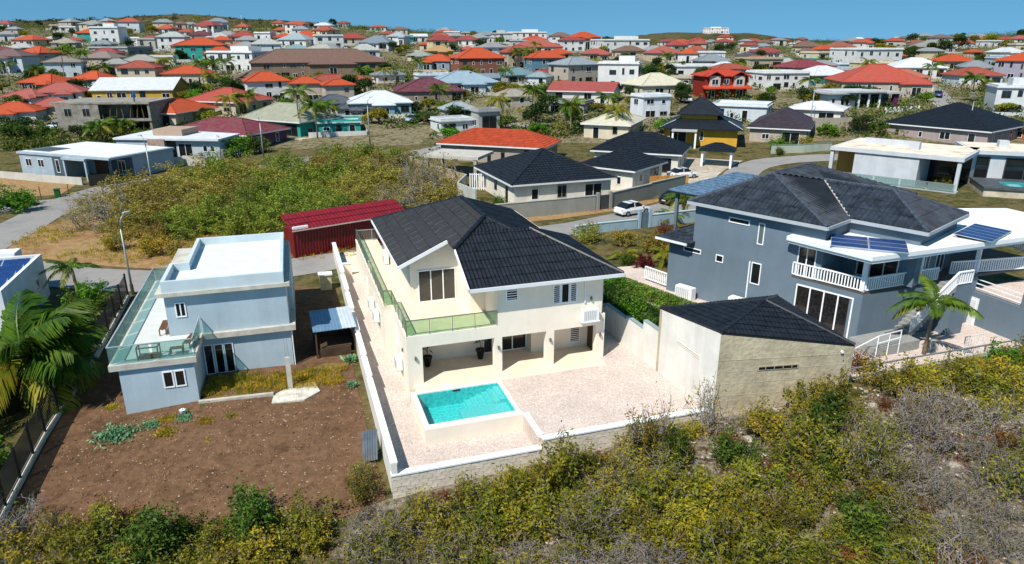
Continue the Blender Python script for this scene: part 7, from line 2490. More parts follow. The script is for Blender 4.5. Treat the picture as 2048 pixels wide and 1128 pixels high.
# bushes the photograph singles out
def one(kind, i, label, x, y, s, sz=None, dz=0, nm='bush'):
    return plant(nm, BUSH[kind][i % len(BUSH[kind])], label, 'bush', (x, y, zt(x, y) + dz), random.uniform(0, 6.28), (s, s, sz or s))
one('tall', 0, 'tall leafy bush standing against the front wall below the pool terrace', 2.3, 28.4, 1.15, 1.55)
one('tall', 1, 'leafy bush right beside the tall one below the pool terrace', 1.4, 27.7, 1.05, 1.15)
one('baretall', 0, 'bare branched tall shrub in front of the upper terrace wall', 7.3, 30.4, 1.1, 1.75)
one('tall', 1, 'thin leafy shrub behind the bare one at the upper terrace wall', 6.5, 30.2, 1.0, 1.45)
one('baretall', 1, 'spreading leafless shrub at the near corner of the garage', 10.3, 31.5, 1.15, 1.65)
one('green', 0, 'dense dark green bush below the middle of the garage wall', 15.5, 31.2, 1.35, 1.5)
one('green', 1, 'second dark green bush lower on the slope below the garage', 15.0, 29.2, 1.2, 1.1)
one('tall', 0, 'upright sprouting bush at the right part of the garage wall', 16.9, 32.3, 1.1, 1.35)
one('olive', 1, 'olive bush crouching at the foot of the garage wall', 12.9, 31.5, 1.2, 1.1)
one('yellow', 0, 'large yellow green bush in front of the rail fence', 22.9, 34.9, 1.3, 1.2)
one('yellow', 1, 'yellow green bush left of the wire gate below the fence', 25.6, 35.7, 1.15, 1.0)
one('bright', 0, 'bright green round bush below the wire gate', 29.2, 37.3, 1.0, 1.1)
one('bright', 1, 'bright green bush at the right edge above the rocks', 33.4, 38.8, 1.0, 1.0)
one('rust', 0, 'reddish brown plant bed beside the garage and gravel yard', 20.6, 37.6, 1.6, 1.5, nm='garden_plant')
one('olive', 2, 'dark bushy plant at the outer corner of the lower terrace wall', -7.2, 28.6, .95, 1.0)
one('mixed', 0, 'dry scrub at the wall corner beside the roof sheets', -7.6, 30.0, .6, .6)

for i in range(13):
    u_ = -1.6 + i * 1.25 + random.uniform(-.3, .3)
    x, y = loc2w(vil, (u_, -8.75 - random.uniform(0, .7)))[:2]
    if u_ > 14.5:
        continue
    k = 'rust' if i % 3 else 'mixed'
    sc_ = random.uniform(.5, .85) if k == 'rust' else random.uniform(.35, .5)
    plant('dry_shrub', random.choice(BUSH[k]), ('dry brown shrub at the foot of the pool terrace wall' if u_ < 5 else 'dry shrub at the foot of the upper terrace wall'), 'bush', (x, y, zt(x, y) + .03), random.uniform(0, 6), sc_, 'dry shrubs at the wall foot')
# loose pale rocks on the slope
def rock_mesh(seed):
    rs = np.random.RandomState(seed)
    bm = bmesh.new()
    bmesh.ops.create_icosphere(bm, subdivisions=1, radius=1)
    for v in bm.verts:
        v.co *= rs.uniform(.7, 1.2)
        v.co.z *= .6
    me = bpy.data.meshes.new('rock')
    bm.to_mesh(me)
    bm.free()
    me.materials.append(mat('pale_rock', '#a39a8d', rough=.95, var=.35, scale=3, bump=.6, bscale=8, rnd=.4))
    return me
ROCKS = [rock_mesh(s) for s in (1, 2, 3, 4)]
rc = 0
tries = 0
while rc < 290 and tries < 6000:
    tries += 1
    y = random.uniform(20, 42)
    x = random.uniform(-7, y * .78)
    if not (fore_ok(x, y) or fore_ok(x + .4, y - 1.3)) or vnoise(x, y, .16, 7.7) < .05 and random.random() < .8 and not any((x - a_) ** 2 + (y - b_) ** 2 < c_ * c_ for a_, b_, c_ in CLEAR):
        continue
    s = random.choice((.08, .1, .13, .16, .22, .34))
    o = link('rock', random.choice(ROCKS), None, loc=(x, y, zt(x, y) + .05), rz=random.uniform(0, 6))
    o.scale = (s * random.uniform(.8, 1.4), s, s * random.uniform(.7, 1.1))
    tag(o, 'pale grey limestone rock on the foreground slope', 'rock', 'loose rocks on the foreground slope')
    rc += 1

# dry grass tufts between (uncountable)
def tuft_field(name, label, cat, spots, m, seed, hgt=.28, n=14):
    rs = np.random.RandomState(seed)
    VV, QQ, k = [], [], 0
    for (x, y, z, s) in spots:
        C = np.zeros((n, 3))
        C[:, :2] = rs.normal(size=(n, 2)) * .12 * s
        D = rs.normal(size=(n, 3)) * .5
        D[:, 2] = np.abs(D[:, 2]) + .7
        D /= np.linalg.norm(D, axis=1)[:, None]
        C = C + D * hgt * s * .45 + np.array([x, y, z])
        V, Q = leaf_quads(rs, C, hgt * s, .03 * s, D=D)
        VV.append(V)
        QQ.append(Q + k)
        k += len(V)
    me = np_mesh(name, np.concatenate(VV), np.concatenate(QQ), m)
    return tag(link(name, me), label, cat, kind='stuff')
sp_fore, sp_verge, sp_lot = [], [], []
for _ in range(2600):
    y = random.uniform(17.5, 44)
    x = random.uniform(-y * .8, y * .8)
    if fore_ok(x, y):
        sp_fore.append((x, y, zt(x, y) + .04, random.uniform(.6, 1.4)))
tuft_field('dry_grass', 'dry grass tufts scattered between the foreground bushes', 'grass', sp_fore, L_RUST, 5)
for _ in range(1500):
    t_ = random.random()
    x = random.uniform(-50, -14)
    y = random.uniform(57.5, 76)
    if vnoise(x, y, .12, 2) + .25 > 0 and y > 58.5 + abs(x + 30) * .12:
        sp_verge.append((x, y, zt(x, y) + .04, random.uniform(.7, 1.7)))
tuft_field('dry_grass', 'dry yellow grass on the verge of the curving street', 'grass', sp_verge, L_YELL, 6)
for _ in range(420):
    x = random.uniform(-18.6, -10.6)
    y = 36.5 + (x + 18.2) * .25 + random.uniform(.2, 2.6)
    sp_lot.append((x, y, zt(x, y) + .07, random.uniform(.6, 1.3)))
tuft_field('weeds', 'yellow green weeds growing beside the blue house', 'weeds', sp_lot, L_YELL, 7)
sp_soil = []
for _ in range(1100):
    x = random.uniform(-24, -8)
    y = random.uniform(26, 41)
    u_, v_ = w2loc(vil, (x, y))
    ub, vb = w2loc(bh, (x, y))
    if u_ > -2.7 or (ub > -.3 and vb > -.3) or x < -24 + (34 - y) * .28 - 1.2:
        continue
    sp_soil.append((x, y, zt(x, y) + .035, random.uniform(.35, .9)))
tuft_field('dry_grass', 'sparse straw coloured stalks on the brown lot', 'grass', sp_soil, mat('straw', '#9b7c55', rough=.9, rnd=.3), 8, .2, 9)

# low succulents by the blue house
def rosette(seed, n, L, W, m, spread=.09):
    rs = np.random.RandomState(seed)
    VV, QQ, k = [], [], 0
    for _ in range(n):
        a = rs.uniform(0, 6.283)
        t = rs.uniform(.2, 1.3)
        d = np.array([[math.cos(a) * math.sin(t), math.sin(a) * math.sin(t), math.cos(t)]])
        c = d * L * .5 + np.array([[rs.normal() * spread, rs.normal() * spread, 0]])
        V, Q = leaf_quads(rs, c, L, W, D=d)
        VV.append(V)
        QQ.append(Q + k)
        k += 4
    return np_mesh('foliage', np.concatenate(VV), np.concatenate(QQ), m)
L_SUCC = leaf_mat('leaf_succulent', '#7fa77c', '#4f7f58', rnd=.3, trans=.1)
ROS = [rosette(1, 700, .15, .06, L_SUCC, .24), rosette(2, 60, .40, .10, L_SUCC, .06), rosette(3, 260, .17, .04, L_YELL, .17)]
for i, (x, y, k, s, lab) in enumerate(((-21.6, 33.3, 0, 1.9, 'large mound of blue green succulents on the brown lot before the blue house'), (-20.1, 34.1, 0, 1.0, 'middle clump of succulents at the foot of the blue wing'), (-19.4, 34.5, 2, 1.3, 'small leafy weed clump close to the blue wing wall'), (-18.5, 34.6, 0, .9, 'small succulent clump right of the white bucket'), (-19.0, 33.3, 2, 1.5, 'yellow green weed clump out on the brown lot'), (-17.2, 34.3, 2, 1.2, 'round weed clump near the wing corner of the blue house'), (-16.0, 34.9, 2, .8, 'tiny green weed on the brown lot below the kerb'), (-10.7, 41.8, 1, 1.5, 'agave rosette against the villa wall, upper of the two'), (-9.9, 38.6, 1, 1.2, 'agave rosette against the villa wall, lower of the two'), (-16.4, 32.6, 2, .5, 'lone green seedling in the middle of the brown lot'), (-23.4, 36.0, 2, 1.0, 'weed tuft left of the blue wing'))):
    t = thing('succulent' if k < 2 else 'weed', lab, 'plant', (x, y, zt(x, y) + .03), random.uniform(0, 6))
    t.scale = (s, s, s * .8)
    link('foliage', ROS[k], t)
bk_ = thing('bucket', 'white bucket with a green hose at the foot of the blue wing', 'bucket', (-18.75, 35.0, -1.12))
MB().lathe([(.14, 0), (.17, .34), (.18, .36), (.16, .36), (.13, .05)], 12).build('pail', WHITE_TRIM, bk_, True)
MB().path([(0, 0, .3), (.1, -.1, .6), (.35, -.15, .3), (.6, -.2, .02)], .018, 5).build('hose', mat('hose_green', '#2f8a5a', rough=.5), bk_, True)
ps = thing('sheet_pile', 'bundle of grey metal sheets leaning on the villa side wall', 'sheets', (-7.35, 31.2, -1.45), R(18))
for k in range(6):
    a_ = k * .13
    MB().add([(-.45 + a_, -.25, 0), (-.33 + a_, -.28, 0), (-.2 + a_, .2, 1.5), (-.32 + a_, .23, 1.5), (-.45 + a_, -.23, 0), (-.33 + a_, -.26, 0), (-.2 + a_, .22, 1.5), (-.32 + a_, .25, 1.5)], [(0, 1, 2, 3), (7, 6, 5, 4), (0, 4, 5, 1), (1, 5, 6, 2), (2, 6, 7, 3), (3, 7, 4, 0)]).build('sheet', mat('grey_sheet', '#77808a', rough=.45, metal=.4, var=.3), ps)

# ------------------------------------------------------------------ acacia scrub of the vacant lot
def acacia(seed, lm, leaves, tm=TWIGB, hgt=2.6, rad=2.4, bare=.1):
    rs = np.random.RandomState(seed)
    tw = Twigs()
    tips = []
    for i in range(6):
        a = i / 6 * 6.283 + rs.uniform(-.4, .4)
        d = np.array([math.cos(a) * .75, math.sin(a) * .75, .8])
        pts, d2 = wander(rs, (0, 0, 0), d, rs.uniform(.85, 1.1) * hgt, 6, .25, .08)
        tw.seg(pts, .07, .03)
        for j in range(9):
            p = pts[rs.randint(2, 7)]
            dd = d2 * .6 + rs.normal(size=3) * np.array([1, 1, .35])
            q, d3 = wander(rs, p, dd / np.linalg.norm(dd), rs.uniform(.35, .8) * rad, 5, .4, .02)
            tw.seg(q, .028, .008)
            for k in range(2):
                de = d3 + rs.normal(size=3) * .8
                q2, _ = wander(rs, q[rs.randint(2, 5)], de / np.linalg.norm(de), .28 * rad, 4, .4, .0)
                tw.seg(q2, .012, .005)
                if rs.rand() > bare:
                    tips.append(q2[1:])
            if rs.rand() > bare:
                tips.append(q[2:])
    tips = np.concatenate(tips)
    C = tips[rs.randint(0, len(tips), leaves)] + rs.normal(size=(leaves, 3)) * np.array([.16, .16, .09])
    V, Q = leaf_quads(rs, C, .24, .085, up=.2)
    return tw.mesh('stems', tm), np_mesh('foliage', V, Q, lm)
ACA = {'tan': [acacia(s, L_ACAC, 2600) for s in (31, 32, 33)], 'green': [acacia(s, L_ACACG, 3000) for s in (34, 35)], 'grey': [acacia(s, L_ACAC, 500, TWIGC, bare=.6) for s in (36, 37)]}
ACL = {'tan': 'olive tan thorn tree', 'green': 'fresh green thorn tree', 'grey': 'leafless grey thorn tree'}
def aca_zone(x, y):
    if y < 74:
        return 'on the street side of the scrub lot'
    if x < -36:
        return 'at the lane corner of the scrub lot'
    if x > -18:
        return 'beside the tan block wall' if y > 84 else 'behind the red container roof'
    return 'in the far part of the scrub lot' if y > 94 else 'in the middle of the scrub lot'
APOLY = [(-44.7, 68.7), (-48.0, 78.8), (-47.9, 84.6), (-44.2, 89.3), (-41.0, 98), (-34.4, 102.5), (-27, 107), (-18.5, 110), (-17.2, 106), (-8.0, 91.0), (-8.0, 80.5), (-12.0, 76), (-18, 71.5), (-22.3, 68.5), (-25.3, 65.3), (-31.1, 67.9), (-34.4, 65.4), (-39.6, 67.1)]
def inside(x, y, P):
    c = False
    for i in range(len(P)):
        (x1, y1), (x2, y2) = P[i], P[i - 1]
        if (y1 > y) != (y2 > y) and x < (x2 - x1) * (y - y1) / (y2 - y1) + x1:
            c = not c
    return c
random.seed(31)
_pts = []
cnt = tries = 0
while cnt < 190 and tries < 6000:
    tries += 1
    x, y = random.uniform(-49, -6), random.uniform(64, 111)
    if not inside(x, y, APOLY) or not far_enough(x, y, 2.05):
        continue
    _pts.append((x, y, 2.05))
    a = vnoise(x, y, .07, 4.4) + random.uniform(-.2, .2)
    kind = 'grey' if a < -.2 else ('green' if a > .27 or x > -16 and y > 85 and a > .05 else 'tan')
    s = random.choice((.65, .85, 1.0, 1.25, 1.45)) * random.uniform(.9, 1.1) * (.72 if y < 70 else 1)
    zn = aca_zone(x, y)
    plant('thorn_tree', random.choice(ACA[kind]), ACL[kind] + ' ' + zn, 'tree', (x, y, zt(x, y)), random.uniform(0, 6.28), (s, s, s * random.uniform(.6, .95)), ACL[kind] + 's ' + zn)
    cnt += 1
plant('thorn_tree', ACA['green'][0], 'spreading green thorn tree leaning over the red container', 'tree', (-22.5, 66.5, .3), 1.0, (1.25, 1.25, 1.35))
plant('thorn_tree', ACA['green'][1], 'green thorn tree behind the blue house roof', 'tree', (-27.0, 68.0, .3), 2.0, (1.1, 1.1, 1.2))
for i, (x, y, s, lab) in enumerate(((-33.5, 61.8, 1.5, 'round yellow green bush on the verge behind the street lamp'), (-30.5, 60.8, 1.3, 'second yellow green bush on the verge right of the lamp'), (-37.5, 63.5, 1.4, 'loose yellow green bush on the verge left of the lamp'))):
    one('yellow', i, lab, x, y, s)
one('bright', 0, 'bright green bush at the left edge by the lane', -57.6, 79.8, 2.4, 1.8)
one('bright', 1, 'broad yellow flowering bush behind the flat grey left house', -62.0, 121.0, 2.6, 2.0)
one('green', 0, 'dark bush beside the parked car on the left', -92.0, 131.0, 2.8, 2.0)
one('green', 1, 'dark bush right of the parked car by the concrete shell', -84.0, 128.5, 2.2, 1.8)

# ------------------------------------------------------------------ palms
def frond_mesh(seed, L, droop, m, nl=30, leaf=.62, wind=(0, 0, 0), hang=.5):
    """arched feather frond growing along +X: rachis and two rows of leaflets"""
    rs = np.random.RandomState(seed)
    k = 14
    t = np.linspace(0, 1, k)
    P = np.stack([L * (t * .92), np.zeros(k), L * (.55 * t - droop * t ** 2.2)], 1) + np.outer(t ** 2, wind) * L
    V, Q = [], []
    n = 0
    for i in range(k - 1):
        w = .028 * (1 - i / k) + .006
        a, b = P[i], P[i + 1]
        V += [a + [0, -w, 0], a + [0, w, 0], b + [0, w * .9, 0], b + [0, -w * .9, 0]]
        Q.append((n, n + 1, n + 2, n + 3))
        n += 4
    for i in range(nl):
        f = .14 + .86 * i / nl
        p = np.array([np.interp(f, t, P[:, j]) for j in range(3)])
        q = np.array([np.interp(min(1, f + .05), t, P[:, j]) for j in range(3)])
        d = (q - p) / (np.linalg.norm(q - p) + 1e-6)
        ln = leaf * L / 2.6 * (math.sin(math.pi * min(1, f * .85 + .12)) * .9 + .15)
        for s_ in (-1, 1):
            side = np.array([0, s_, 0])
            e = d * .75 + side * .8 + np.array([0, 0, -.12]) + np.array(wind) * .8 + rs.normal(size=3) * .08
            e /= np.linalg.norm(e)
            mid = p + e * ln * .55
            tip = p + e * ln + np.array([0, 0, -hang * ln])
            wv = np.cross(e, [0, 0, 1])
            wv = d * .065 * L / 2.6
            V += [p - wv * .5, mid - wv, tip, mid + wv]
            Q.append((n, n + 1, n + 2, n + 3))
            n += 4
    return np_mesh('frond', np.array(V), Q, m)
L_PALM = leaf_mat('leaf_palm', '#5f7d22', '#34541a', rnd=.5, rough=.4)
L_PALMY = leaf_mat('leaf_palm_yellow', '#9a8f2a', '#5b7420', rnd=.5, rough=.4)
L_PALMS = leaf_mat('leaf_palm_silver', '#9aa79a', '#6f8178', rnd=.2)
FR = {'g': [frond_mesh(s, 2.6, dr, L_PALM) for s, dr in ((1, .75), (2, .95), (3, .55))], 'y': [frond_mesh(4, 2.6, 1.05, L_PALMY), frond_mesh(5, 2.6, .8, L_PALMY)], 's': [frond_mesh(6, 1.7, .35, L_PALMS, 22, .9)]}
TRK = mat('palm_trunk', '#8a7c66', rough=.9, var=.35, scale=5, bump=.4, bscale=10)
def palm(label, loc, h, crown=1.0, n=14, seed=0, tone='g', group=None, tr=.13, wind=0.0, upright=0.0):
    rnd = random.Random(seed)
    t = thing('palm_tree', label, 'palm', loc, rnd.uniform(0, 6.28) if not wind else 0.0, group)
    bx, by = rnd.uniform(-.08, .08) * h, rnd.uniform(-.08, .08) * h
    prof = [(0, 0, -.2), (bx * .3, by * .3, h * .35), (bx * .75, by * .75, h * .72), (bx, by, h)]
    MB().path(prof, [tr * 1.35, tr, tr * .85, tr * .75], 8).build('trunk', TRK, t, True)
    for i in range(n):
        a = i / n * 6.283 * 2.4 + rnd.uniform(-.25, .25)
        if wind:
            a = rnd.gauss(.5, 1.15)
        lay = i / n
        ms = FR['y'] if (tone == 'g' and lay > .78) or tone == 'y' else FR[tone]
        f = link('frond', rnd.choice(ms), t, loc=(bx, by, h))
        f.rotation_euler = (0, R(rnd.uniform(-8, 8) + 55 * lay - 38 - upright * 22), a)
        s = crown * rnd.uniform(.85, 1.12)
        f.scale = (s, s, s)
    return t
# the wind-blown coconut palm at the left
FRW = [frond_mesh(s, 3.0, dr, L_PALM if s != 43 else L_PALMY, 42, .95, (.0, .0, 0), .55) for s, dr in ((41, .5), (42, .75), (43, .95))]
cp_ = thing('palm_tree', 'big windblown coconut palm behind the slatted fence at the left', 'palm', (-29.0, 37.0, -1.3))
MB().path([(0, 0, -.2), (.1, 0, .8), (.25, .05, 1.6), (.35, .1, 2.3)], [.28, .22, .2, .16], 10).build('trunk', TRK, cp_, True)
rw_ = random.Random(8)
for i in range(40):
    a = rw_.gauss(.75, 1.15) if i < 30 else rw_.uniform(0, 6.28)
    f = link('frond', FRW[0] if i < 18 else (FRW[1] if i < 30 else FRW[2]), cp_, loc=(.35, .1, 2.25))
    f.rotation_euler = (rw_.uniform(-.3, .3), R(rw_.uniform(-50, -5) if i < 30 else rw_.uniform(-10, 25)), a)
    s = rw_.uniform(1.35, 1.75)
    f.scale = (s, s, s)
for k in range(5):
    MB().lathe([(.02, -.12), (.11, -.03), (.11, .04), (.03, .12)], 8, (.35 + .18 * math.cos(k * 1.3), .1 + .18 * math.sin(k * 1.3), 2.05)).build('coconut', mat('coconut', '#a88a2f', rough=.6), cp_, True)
palm('palm standing on the pink gravel before the slate blue stairs', (26.0, 40.0, .3), 3.3, 1.0, 12, 3, 'g', tr=.11)
palm('small palm by the street behind the windblown palm', (-34.4, 51.8, -.1), 2.2, .85, 10, 5, 'g', tr=.13)
for i, (x, y, lab) in enumerate(((19.0, 75.6, 'lush palm clump beside the black pickup'), (21.3, 76.8, 'second palm of the clump, right of the lush one by the pickup'), (17.2, 73.9, 'low palm bush left of the palm clump by the pale blue wall'))):
    palm(lab, (x, y, .35), (2.2, 2.6, .5)[i], (.95, .9, .75)[i], 14, 50 + i, 'g')
palm('yellow palm beside the slate blue corner balcony', (13.6, 59.0, .3), .9, .75, 11, 61, 'y')
palm('green fan palm bush among the hedge plants near the villa roof corner', (10.3, 60.5, .2), .4, .7, 12, 62, 'y')
PALMS = [(-2.5, 142.7, 3.59, 3.2), (3.7, 141.2, 3.46, 4.9), (-1.9, 191.9, 7.42, 3.1), (10.9, 131.4, 2.62, 3.9), (18.8, 130.1, 2.51, 3.5), (20.7, 154.2, 4.57, 2.0), (-40.9, 197.9, 7.85, 2.8), (-25.3, 202.0, 8.16, 4.1), (25.8, 226.3, 9.56, 2.5), (2.0, 236.1, 10.39, 3.9), (3.9, 233.3, 10.19, 4.6), (5.7, 229.1, 9.89, 4.4), (9.4, 285.2, 13.28, 3.5), (-120.1, 193.8, 7.56, 7.2), (-121.5, 207.6, 8.68, 5.6), (-117.5, 209.6, 8.86, 2.2), (-99.2, 207.6, 8.68, 4.0), (-82.0, 191.9, 7.42, 4.8), (-88.9, 218.0, 9.62, 2.7), (-72.4, 184.3, 6.88, 5.6), (-77.5, 186.2, 7.01, 2.7), (-39.2, 130.1, 2.51, 6.0), (-35.4, 128.2, 2.38, 4.2), (-35.4, 136.3, 3.04, 3.0), (-57.9, 146.9, 3.95, 2.9), (-55.2, 148.5, 4.09, 2.9), (-70.7, 128.2, 2.38, 1.7), (-72.7, 124.6, 2.15, 1.7), (-163.0, 383.5, 22.93, 6.4), (-122.7, 188.0, 7.14, 3.8), (-137.7, 197.9, 7.85, 3.9), (73.2, 177.4, 6.38, 2.6), (102.8, 210.2, 8.55, 3.5), (93.7, 237.7, 10.02, 2.2), (101.2, 237.6, 10.03, 2.2), (115.7, 200.0, 8.0, 3.4), (67.9, 217.3, 8.92, 2.4), (107.4, 167.1, 5.65, 3.9), (-16.2, 160.3, 5.1, 2.7), (-11.0, 188.0, 7.14, 2.5), (-34.0, 192.8, 7.49, 3.2), (50.9, 241.4, 10.2, 3.2), (59.9, 329.3, 13.89, 3.8)]
for i, (x, y, z, h) in enumerate(PALMS):
    far = y > 170
    lab = {1: 'tallest leafy palm in the middle behind the orange tiled house', 0: 'palm left of the tallest one behind the orange tiled house', 3: 'palm in front of the cream hip roofed house, left of two', 4: 'palm in front of the cream hip roofed house, right of two', 21: 'tall thin palm before the turquoise house', 22: 'lower palm right of the tall thin one by the turquoise house', 23: 'leafy palm beside the turquoise carport', 24: 'bushy palm left of the twin behind the maroon roof', 25: 'bushy palm right of the twin behind the maroon roof', 26: 'banana like palm before the concrete shell', 27: 'low palm left of the banana like one by the concrete shell', 31: 'dark palm beside the white hip roof in the right middle', 5: 'round bushy palm beside the cream roofs', 37: 'palm beside the white block at the right edge', 38: 'palm beside the parked red car in the centre', 13: 'very tall palm beside the tall pale house on the left', 14: 'second tall palm right of the very tall one on the left', 28: 'lone tall palm on the left ridge'}.get(i)
    grp = None
    if lab is None:
        lab, grp = ('palm among the distant left and centre houses', 'distant palms left and centre') if x < 40 else ('palm among the distant right houses', 'distant palms on the right')
    palm(lab, (x, y, z), max(1.6, h * 1.22 + .4), 1.2 if far else 1.25, 12 if far else 15, 100 + i, 'g' if i % 4 else 'y', grp, tr=.12)
palm('silver fan palm standing between the central houses', (-31.5, 196.0, 7.7), 2.8, 1.0, 16, 7, 's', upright=.8)

# ------------------------------------------------------------------ trees and shrubs between the houses
def tree_meshes(seed, rad, hgt, leaves, lm, lsize=.34, clumps=14):
    rs = np.random.RandomState(seed)
    tw = Twigs()
    cents = []
    tw.seg([(0, 0, -.5), (0.05, 0, hgt * .25), (.1, .05, hgt * .5)], .16, .09)
    for i in range(clumps):
        a = rs.uniform(0, 6.283)
        ph_ = rs.uniform(-.25, 1.3)
        r = rad * rs.uniform(.45, .85)
        c = np.array([math.cos(a) * math.cos(ph_) * r, math.sin(a) * math.cos(ph_) * r, hgt * .58 + math.sin(ph_) * hgt * .34])
        cents.append((c, rad * rs.uniform(.26, .46)))
        pts, _ = wander(rs, (0.05, 0, hgt * .3), c - np.array([0, 0, hgt * .3]), np.linalg.norm(c) * .7, 4, .1, 0)
        tw.seg(pts, .06, .02)
    CC = []
    for c, r in cents:
        n = leaves // clumps
        d = rs.normal(size=(n, 3))
        d /= np.linalg.norm(d, axis=1)[:, None]
        CC.append(c + d * (r * rs.uniform(.55, 1.08, n))[:, None] * np.array([1, 1, .8]))
    C = np.concatenate(CC)
    V, Q = leaf_quads(rs, C, lsize, lsize * .55)
    return tw.mesh('trunk', TWIGB), np_mesh('crown', V, Q, lm)
TREES = {'dark': [tree_meshes(s, 2.3, 4.2, 1900, L_DARK) for s in (51, 52, 53)], 'green': [tree_meshes(s, 2.2, 3.6, 1800, L_GREEN) for s in (54, 55)], 'olive': [tree_meshes(s, 2.4, 3.0, 1700, L_OLIVE) for s in (56, 57)], 'bright': [tree_meshes(s, 1.8, 2.4, 1500, L_BRIGHT) for s in (58, 59)]}
TLAB = {'dark': 'dark green', 'green': 'mid green', 'olive': 'olive', 'bright': 'light green'}
def tree(kind, loc, s, label, group=None, sz=None):
    t = thing('tree', label, 'tree', loc, random.uniform(0, 6.28), group)
    t.scale = (s, s, sz or s)
    m = random.choice(TREES[kind])
    link('trunk', m[0], t)
    link('crown', m[1], t)
    return t
FOOT = [(r[0], r[1], R(r[3]), r[4] / 2, r[5] / 2) for r in FAR] + [(r[2] + math.cos(R(r[5])) * r[6] / 2 - math.sin(R(r[5])) * r[7] / 2, r[3] + math.sin(R(r[5])) * r[6] / 2 + math.cos(R(r[5])) * r[7] / 2, R(r[5]), r[6] / 2, r[7] / 2) for r in BIG]
ROADC = [(86, 128), (90, 139), (94, 150), (98.5, 161), (103, 172), (108, 184), (113, 196), (120, 215), (-10, 121), (-6, 132), (2, 142), (-18, 114), (-28, 109), (44, 97), (60, 101), (52, 99), (34, 92), (70, 104), (29.5, 92), (33.5, 101), (39.5, 108.5), (36.5, 105), (44, 110.5), (49, 112), (55, 113), (62, 114.5), (70, 117), (78, 120), (24, 100), (28, 104), (22, 94)]
def free(x, y, m=1.0):
    for cx, cy, a, hx, hy in FOOT:
        dx, dy = x - cx, y - cy
        u_, v_ = dx * math.cos(a) + dy * math.sin(a), -dx * math.sin(a) + dy * math.cos(a)
        if abs(u_) < hx + m and abs(v_) < hy + m:
            return False
    return all((x - a) ** 2 + (y - b) ** 2 > 16 for a, b in ROADC)
random.seed(99)
for zone, (n, ya, yb, xl, xr) in enumerate(((60, 118, 175, -.72, .72), (95, 170, 260, -.78, .78), (80, 255, 420, -.8, .8), (16, 400, 600, -.8, .8))):
    c = tr_ = 0
    while c < n and tr_ < n * 30:
        tr_ += 1
        y = random.uniform(ya, yb)
        x = random.uniform(xl, xr) * y
        if not free(x, y, .8) or (y < 135 and (-50 < x < -16)) or (y < 128 and x > -10):
            continue
        kd = random.choice(('dark', 'dark', 'green', 'olive', 'olive', 'bright'))
        s = random.uniform(.7, 1.25) * (1 + (.3 if y > 260 else 0))
        side = 'left' if x < -.22 * y else ('right' if x > .22 * y else 'central')
        dist = ('nearer', 'middle', 'distant', 'farthest')[zone]
        tree(kd, (x, y, zt(x, y) - .1), s, '%s tree among the %s %s houses' % (TLAB[kd], dist, side), '%s trees, %s %s' % (TLAB[kd], dist, side), s * random.uniform(.7, 1.0))
        c += 1
# a belt of trees that reads as one mass: right centre wood and skyline
for i in range(26):
    x, y = random.uniform(36, 78), random.uniform(196, 235)
    if free(x, y, .3):
        tree(random.choice(('dark', 'green', 'olive')), (x, y, zt(x, y) - .2), random.uniform(.8, 1.25), 'bushy green tree in the dense grove right of the white terraced villa', 'dense grove right of centre')
for i in range(20):
    y = random.uniform(250, 420)
    x = y * random.uniform(.44, .74)
    if free(x, y, .3):
        tree(random.choice(('dark', 'olive', 'olive')), (x, y, zt(x, y) - .2), random.uniform(1.0, 1.7), 'dark tree in the wooded rise at the far right', 'wooded rise far right')
# garden planting round the slate blue house
def shrub(kind, i, label, x, y, s, sz, z=None, cat='shrub'):
    return plant('garden_shrub', BUSH[kind][i % len(BUSH[kind])], label, cat, (x, y, zt(x, y) if z is None else z), random.uniform(0, 6), (s, s, sz))
redm = bush_meshes(71, .9, .95, 14, 8, 2400, .13, .07, L_RED, TWIGB)
plant('garden_shrub', redm, 'round dark red shrub beside the white corner balcony', 'shrub', (11.6, 58.3, .2), 0, (1.0, 1.0, 1.0))
shrub('yellow', 0, 'golden yellow shrub in the bed by the pale blue wall', 10.9, 64.6, 1.3, 1.3)
shrub('yellow', 1, 'yellow croton shrub right of the golden one', 13.2, 62.6, 1.4, 1.4)
shrub('olive', 0, 'greyish shrub at the villa end of the pale blue wall', 7.8, 66.6, 1.4, 1.3)
shrub('green', 0, 'clipped green mound in the slate blue garden', 10.4, 58.9, .9, .7)
shrub('rust', 0, 'wine coloured shrub beside the blue garden gate', 15.6, 68.5, 1.6, 1.8)
hd = thing('hedge', 'long low green hedge along the gravel path of the slate blue house', 'hedge')
rs_ = np.random.RandomState(5)
def hedge_part(n, p, q, w_, h_, m, z):
    t_ = rs_.rand(n)
    C = np.outer(1 - t_, p) + np.outer(t_, q)
    d_ = np.array(q) - np.array(p)
    nn = np.array([-d_[1], d_[0]]) / np.linalg.norm(d_)
    off = rs_.normal(size=n) * w_ * .4
    off = np.clip(off, -w_ * .7, w_ * .7)
    C = C + np.outer(off, nn)
    zz = z + h_ * np.sqrt(rs_.rand(n)) * (1 - (np.abs(off) / (w_ * .8)) ** 2 * .5)
    V, Q = leaf_quads(rs_, np.column_stack([C, zz]), .17, .085)
    np_m = np_mesh('foliage', V, Q, m)
    link('foliage', np_m, hd)
hedge_part(9000, (7.0, 55.5), (13.4, 46.6), 1.3, 1.0, leaf_mat('leaf_hedge', '#7d9a3a', '#4d6b22', rnd=0), .15)
hedge_part(9000, (5.9, 53.2), (10.3, 43.6), 1.8, 1.5, L_DARK, 0)
MB().bar((7.0, 55.5, .4), (13.2, 46.9, .4), .5, .5).build('stems', TWIGB, hd)
